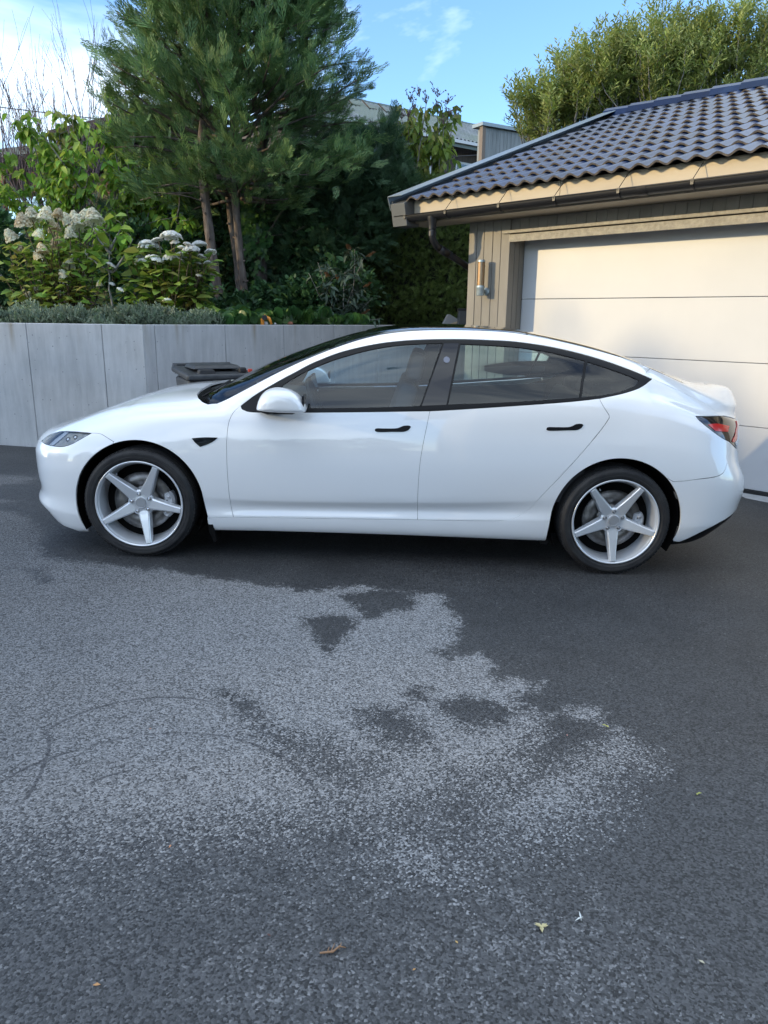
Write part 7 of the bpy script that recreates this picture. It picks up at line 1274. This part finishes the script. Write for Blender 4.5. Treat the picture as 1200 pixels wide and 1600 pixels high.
hb('wall', M_dkw, -4.6, 12.6, -3.0, 2.5, -9, -1.55)
for k in range(6): w = hb('window', M_wht, -3.6 + k*2.7, -2.4 + k*2.7, 2.5, 2.56, -4.0, -2.4); q = hb('pane', M_win, -3.5 + k*2.7, -2.5 + k*2.7, 2.56, 2.58, -3.9, -2.5); q.parent = w; q.matrix_parent_inverse = Matrix.Identity(4)
for k in range(4): mb = MB(); mb.tube([H(-.5+k*.9, .7, -.1), H(-.5+k*.9, 1.3, -.55), H(.1+k*.9, 1.0, -.45)], .03, 5); o = mb.build('snow_guard', M_dkw, h1); o.matrix_parent_inverse = h1.matrix_basis.inverted()
# grey boxy house part to the right of it
h2 = empty('grey_house', (3.55, 20, 2)); tag(h2, 'flat-roofed grey boarded house part just above the garage verge', 'house')
A_ = Vector((3.02, 20, 0)); dh = Vector((.86, .51, 0)).normalized(); dn = Vector((.51, -.86, 0)).normalized()
def h2b(name, m, a0, a1, b0, b1, z0, z1): return pbox(name, m, h2, [A_ + dh*a0 + dn*b1, A_ + dh*a1 + dn*b1, A_ + dh*a1 + dn*b0, A_ + dh*a0 + dn*b0], z0, z1)
h2b('wall', M_gcl, 0.02, 3.6, -.34, 0, 1.5, 7.25)
for k in range(24): h2b('board', M_gcl, .03 + k*.15, .03 + k*.15 + .142, 0, .02, 1.5, 7.22)
h2b('corner_board', mat('corner_board', (.17, .13, .10), .7), -.10, .02, -.1, .06, 1.5, 7.26); h2b('roof_edge', M_flash, -.16, 3.7, -.42, .12, 7.26, 7.36)
h3 = empty('low_building', (1.9, 14, 2)); tag(h3, 'low dark shed with boarded edge behind the young tree', 'shed')
pbox('wall', M_dkw, h3, [(1.2, 13.6), (3.2, 14.6), (2.7, 16.4), (.6, 15.4)], 1.3, 4.55); pbox('roof_edge', M_flash, h3, [(1.1, 13.4), (3.4, 14.5), (2.8, 16.6), (.5, 15.5)], 4.56, 4.66)
for k in range(10): pbox('board', M_gcl, h3, [(1.2+.2*k, 13.58+.1*k), (1.38+.2*k, 13.67+.1*k), (1.37+.2*k, 13.70+.1*k), (1.19+.2*k, 13.61+.1*k)], 3.6, 4.54)
# brown and ochre house on the left
h4 = empty('wooden_house', (-6.5, 12, 1.5)); tag(h4, 'brown wooden house with sunlit ochre boards behind the leafy shrub', 'house')
pbox('wall', M_dkw, h4, [(-6.9, 12.0), (-4.4, 12.0), (-4.4, 16), (-6.9, 16)], 1.4, 5.0)
for k in range(20): pbox('board', M_och if k > 3 else M_dkw, h4, [(-6.86+.122*k, 11.97), (-6.75+.122*k, 11.97), (-6.75+.122*k, 12.0), (-6.86+.122*k, 12.0)], 1.4, 4.35)
pbox('beam', M_dkw, h4, [(-7.1, 11.7), (-4.2, 11.7), (-4.2, 11.95), (-7.1, 11.95)], 4.45, 4.75)
mb = MB(); mb.add([(-6.85, 11.2, 4.95), (-3.9, 11.2, 5.60), (-3.9, 16.5, 5.60), (-6.85, 16.5, 4.95), (-6.85, 11.2, 5.08), (-3.9, 11.2, 5.73), (-3.9, 16.5, 5.73), (-6.85, 16.5, 5.08)], [(0, 3, 2, 1), (4, 5, 6, 7), (0, 1, 5, 4), (1, 2, 6, 5), (2, 3, 7, 6), (3, 0, 4, 7)]); o = mb.build('roof', M_dkw, h4); o.matrix_parent_inverse = h4.matrix_basis.inverted()
mb = MB(); mb.add([(-11, 11.3, 4.22), (-6.6, 11.3, 4.75), (-6.6, 15.5, 4.75), (-11, 15.5, 4.22), (-11, 11.3, 4.38), (-6.6, 11.3, 4.90), (-6.6, 15.5, 4.90), (-11, 15.5, 4.38)], [(0, 3, 2, 1), (4, 5, 6, 7), (0, 1, 5, 4), (1, 2, 6, 5), (2, 3, 7, 6), (3, 0, 4, 7)]); o = mb.build('porch_roof', M_rt2, h4); o.matrix_parent_inverse = h4.matrix_basis.inverted()
M_red_t = mat('red_timber', (.24, .09, .05), .7)
for k in range(5): pbox('post', M_red_t, h4, [(-8.9+.75*k, 11.5), (-8.78+.75*k, 11.5), (-8.78+.75*k, 11.62), (-8.9+.75*k, 11.62)], 3.95 if k != 1 else 1.4, 4.35)
# overhead wires
M_wire = mat('wire', (.05, .05, .055), .6)
def wire(label, a, b_, sag, r):
    mb = MB(); a, b_ = Vector(a), Vector(b_); mb.tube([a.lerp(b_, t/16) - Vector((0, 0, sag*4*(t/16)*(1-t/16))) for t in range(17)], r, 5); tag(mb.build('overhead_wire', M_wire), label, 'wire')
wire('thin dark overhead wire crossing the bare tree at the left', (-22, 22, 9.2), (3, 30, 8.6), .3, .018)
wire('pale cable running in front of the tiled roof', (-3.2, 22, 6.75), (4.6, 27, 7.9), .12, .014)
# things standing by the garage corner
pot = empty('plastic_box', (1.06, 4.55, TZ)); tag(pot, 'dark grey plastic box by the garage corner above the wall', 'box')
mb = MB(); mb.box((0, 0, .08), (.19, .2, .34)); mb.build('body', mat('box_grey', (.06, .062, .065), .5), pot, bevel=.008); mb = MB(); mb.box((0, 0, .26), (.205, .215, .025)); mb.build('lid', M_blkr, pot, bevel=.004)
cr8 = empty('planter_cover', (.88, 4.85, TZ)); tag(cr8, 'small grey peaked cover with a wooden strip in front of the hedge', 'planter')
mb = MB(); mb.prism([(-.13, .0), (.13, .0), (.12, .13), (.0, .20), (-.03, .20)], lambda p: (p[0], -.1, p[1]), lambda p: (p[0], .12, p[1])); mb.build('cover', mat('cover_grey', (.24, .24, .235), .7), cr8, bevel=.005)
mb = MB(); mb.prism([(-.10, .03), (-.09, .055), (.11, .12), (.11, .095)], lambda p: (p[0], -.125, p[1]), lambda p: (p[0], -.103, p[1])); mb.build('wooden_strip', mat('pale_wood', (.45, .32, .19), .6), cr8)
mb = MB(); mb.box((-.06, -.14, .02), (.28, .06, .04)); mb.build('base_board', M_wht, cr8, bevel=.004)
# orange garden fitting and stones on the wall top
M_or = mat('orange_plastic', (.75, .27, .03), .4); gt = empty('garden_fitting', (-1.36, 3.62, 1.37)); tag(gt, 'small orange garden hose fitting on top of the concrete wall', 'hose fitting')
mb = MB(); mb.tube([(-.03, 0, -.01), (-.03, 0, .07), (0, 0, .105), (.05, 0, .085), (.075, 0, .02)], [.022, .022, .026, .018, .014], 10); mb.build('body', M_or, gt, True)
mb = MB(); mb.lathe([(0, -.02), (.03, -.02), (.03, .02), (0, .02)], 16, Matrix.Translation((.0, -.02, .095)) @ Matrix.Rotation(R(90), 4, 'X')); mb.build('dial', M_blkr, gt, auto=.6)
for i, (t, s, m_, lb) in enumerate(((1.62, .035, M_wht, 'larger pale stone on the wall top right of the orange fitting'), (1.74, .026, M_wht, 'smaller pale stone on the wall top right of the orange fitting'), (1.98, .035, M_red_t, 'reddish stone on the wall top beside the round-leaved plants'))):
    p = Vector((*WC, 0)) + d2*t + n2_*.10; bm = bmesh.new(); bmesh.ops.create_icosphere(bm, subdivisions=2, radius=s)
    for v in bm.verts: v.co *= 1 + .25*noise.noise(v.co*30 + Vector((i, 0, 0))); v.co.z *= .6
    me = bpy.data.meshes.new('stone'); bm.to_mesh(me); bm.free(); me.materials.append(m_); o = link(bpy.data.objects.new('stone', me)); o.location = (p.x, p.y, 1.384 + s*.5); tag(o, lb, 'stone')
# ---------------------------------------------------------------- litter on the drive
def onz(p, dz=.004): return Vector((p[0], p[1], gz(p[0]) + dz))
M_tw = mat('dry_twig', (.30, .17, .09), .7); a, b_, c_ = [onz(p, .006) for p in TWIG]
mb = MB(); mb.tube([a, b_, b_.lerp(c_, .5) + Vector((0, .006, .004)), c_], [.0022, .003, .0022, .001], 6)
for t, dx, dy in ((.45, .006, .018), (.6, -.008, -.012), (.75, .004, .016), (.3, .003, .01)): q = a.lerp(c_, t); mb.tube([q, q + Vector((dx, dy, .003))], [.0016, .0008], 5)
tag(mb.build('twig', M_tw, None, True), 'small dry forked twig lying on the near asphalt', 'twig')
bits = [('orange-brown leaf curl at the bottom left of the drive', (.50, .26, .10), .013), ('tiny orange leaf near the dotted damp asphalt', (.50, .22, .10), .009), ('small dark seed left of the twig', (.10, .04, .03), .009), ('tiny orange leaf below and right of the twig', (.55, .30, .10), .008), ('small yellow-brown bud right of the twig', (.52, .34, .12), .009), ('pale yellow dried blossom cluster on the near drive', (.55, .48, .26), .0165), ('thin white feather on the near drive', (.70, .72, .70), .014), ('yellow leaf on the pale dry patch at the right', (.42, .42, .10), .014), ('yellow-green leaf on the damp asphalt at the right', (.36, .38, .10), .012), ('pale bud beside the right edge of the near drive', (.50, .45, .32), .012), ('reddish speck above the tyre arc', (.40, .18, .10), .008), ('pink petal on the large dry patch', (.55, .28, .25), .007)]
for i, (p, (lb, c, s)) in enumerate(zip(BITS, bits)):
    s *= .72
    m_ = mat('litter_colour', c, .6); q = onz(p, .003); rz = i*1.3; mb = MB(); n_ = 5 if s > .0115 else (2 if i in (6, 7, 8) else 1)
    for k in range(n_):
        a = rz + k*2.2; M2 = Matrix.Rotation(a, 4, 'Z'); off = Vector((math.cos(a), math.sin(a), 0))*(s*.6 if n_ > 1 else 0); l_, w_ = (s*1.6, s*.25) if i == 6 else (s, s*.45)
        v = [M2 @ Vector(t) + off + q for t in ((-l_, 0, 0), (0, w_, s*.35), (l_, 0, .002), (0, -w_, s*.3), (0, 0, .0005))]; mb.add([tuple(t) for t in v], [(0, 4, 1), (1, 4, 2), (2, 4, 3), (3, 4, 0)])
    tag(mb.build('fallen_leaf', m_), lb, 'leaf' if 'leaf' in lb else 'litter')
# ---------------------------------------------------------------- what stands behind and beside the camera
h5 = empty('beige_house', (5, -9.5, 0)); tag(h5, 'two-storey beige boarded house behind the camera, mirrored in the rear car window', 'house')
M_bei = mat('house_beige', (.40, .36, .29), .65); noisy(M_bei, (.37, .33, .265), (.43, .39, .32), 3, 4)
def b5(name, m, c, d, par=h5, **k): mb = MB(); mb.box(c, d); o = mb.build(name, m, par, **k); o.matrix_parent_inverse = h5.matrix_basis.inverted(); return o
b5('wall', M_bei, (8.2, -13.4, 2.6), (13.6, 7.9, 6.0))
for k in range(88): b5('board', M_bei, (1.45 + k*.155, -9.435, 2.6), (.135, .03, 5.9))
b5('soffit', M_bei, (8.0, -9.0, 5.62), (15.0, 1.3, .04)); b5('fascia_board', M_fasc, (8.0, -8.33, 5.72), (15.2, .04, .26)); b5('gutter', M_gut, (8.0, -8.22, 5.70), (15.2, .16, .12), bevel=.04)
mb = MB(); mb.add([(.3, -8.25, 5.86), (15.8, -8.25, 5.86), (15.8, -13.4, 8.0), (.3, -13.4, 8.0)], [(0, 3, 2, 1)]); mb.add([(.3, -18.5, 5.86), (15.8, -18.5, 5.86), (15.8, -13.4, 8.0), (.3, -13.4, 8.0)], [(0, 1, 2, 3)]); o = mb.build('roof', M_tile, h5); o.matrix_parent_inverse = h5.matrix_basis.inverted()
for x in (4.2, 8.2, 12.2):
    w = b5('window', M_wht, (x, -9.40, 1.7), (1.5, .1, 1.3)); q = b5('pane', M_win, (x, -9.345, 1.7), (1.34, .03, 1.14)); q.parent = w; q.matrix_parent_inverse = Matrix.Identity(4)
LB, LBF = leaf_s(.8, .1)
def backrow(label, boxes, n_, size=(.25, .5), name='tree_row'):
    o = shrub_mass(name, label, 'trees', (boxes[0][0][0], boxes[0][0][1], 0), boxes, F_dark, LB, LBF, n_, size); return o
T_keep = TZ; TZ = -1
# the row that keeps the evening sun off the drive
rq = random.Random(9)
bx = []; nn = []
for k in range(18): y = -44 + k*2.6; hgt = (13.5 if y < -9.5 else 12.0) + rq.uniform(-.25, .25); bx.append(((-55 - rq.uniform(0, 1.5), y, hgt*.5), (3.0, 2.6, hgt*.5))); nn.append(2200)
br_ = backrow('row of dense tall trees far left of the drive, outside the picture', bx, nn, (.4, .8))
for b_ in bx: mb = MB(); mb.lathe([(0, 0), (1.9, .2), (2.0, b_[1][2]*1.2), (1.4, b_[1][2]*1.7), (0, b_[1][2]*1.9)], 8, Matrix.Translation((b_[0][0], b_[0][1], 0))); o = mb.build('sunblock_core', M_inner, br_); o.matrix_parent_inverse = br_.matrix_basis.inverted()  # solid cores added inside the unseen crowns to stop sun leaking through
bx = [((-13.5 + 2.1*k, -15.5 + .8*math.sin(k), 1.3 + .5*math.sin(k*2.1)), (1.5, 1.2, 1.6 + .5*math.sin(k*1.7))) for k in range(7)]
backrow('low green hedge behind the camera on the far side of the drive', bx, [900]*len(bx), (.2, .4))
TZ = T_keep
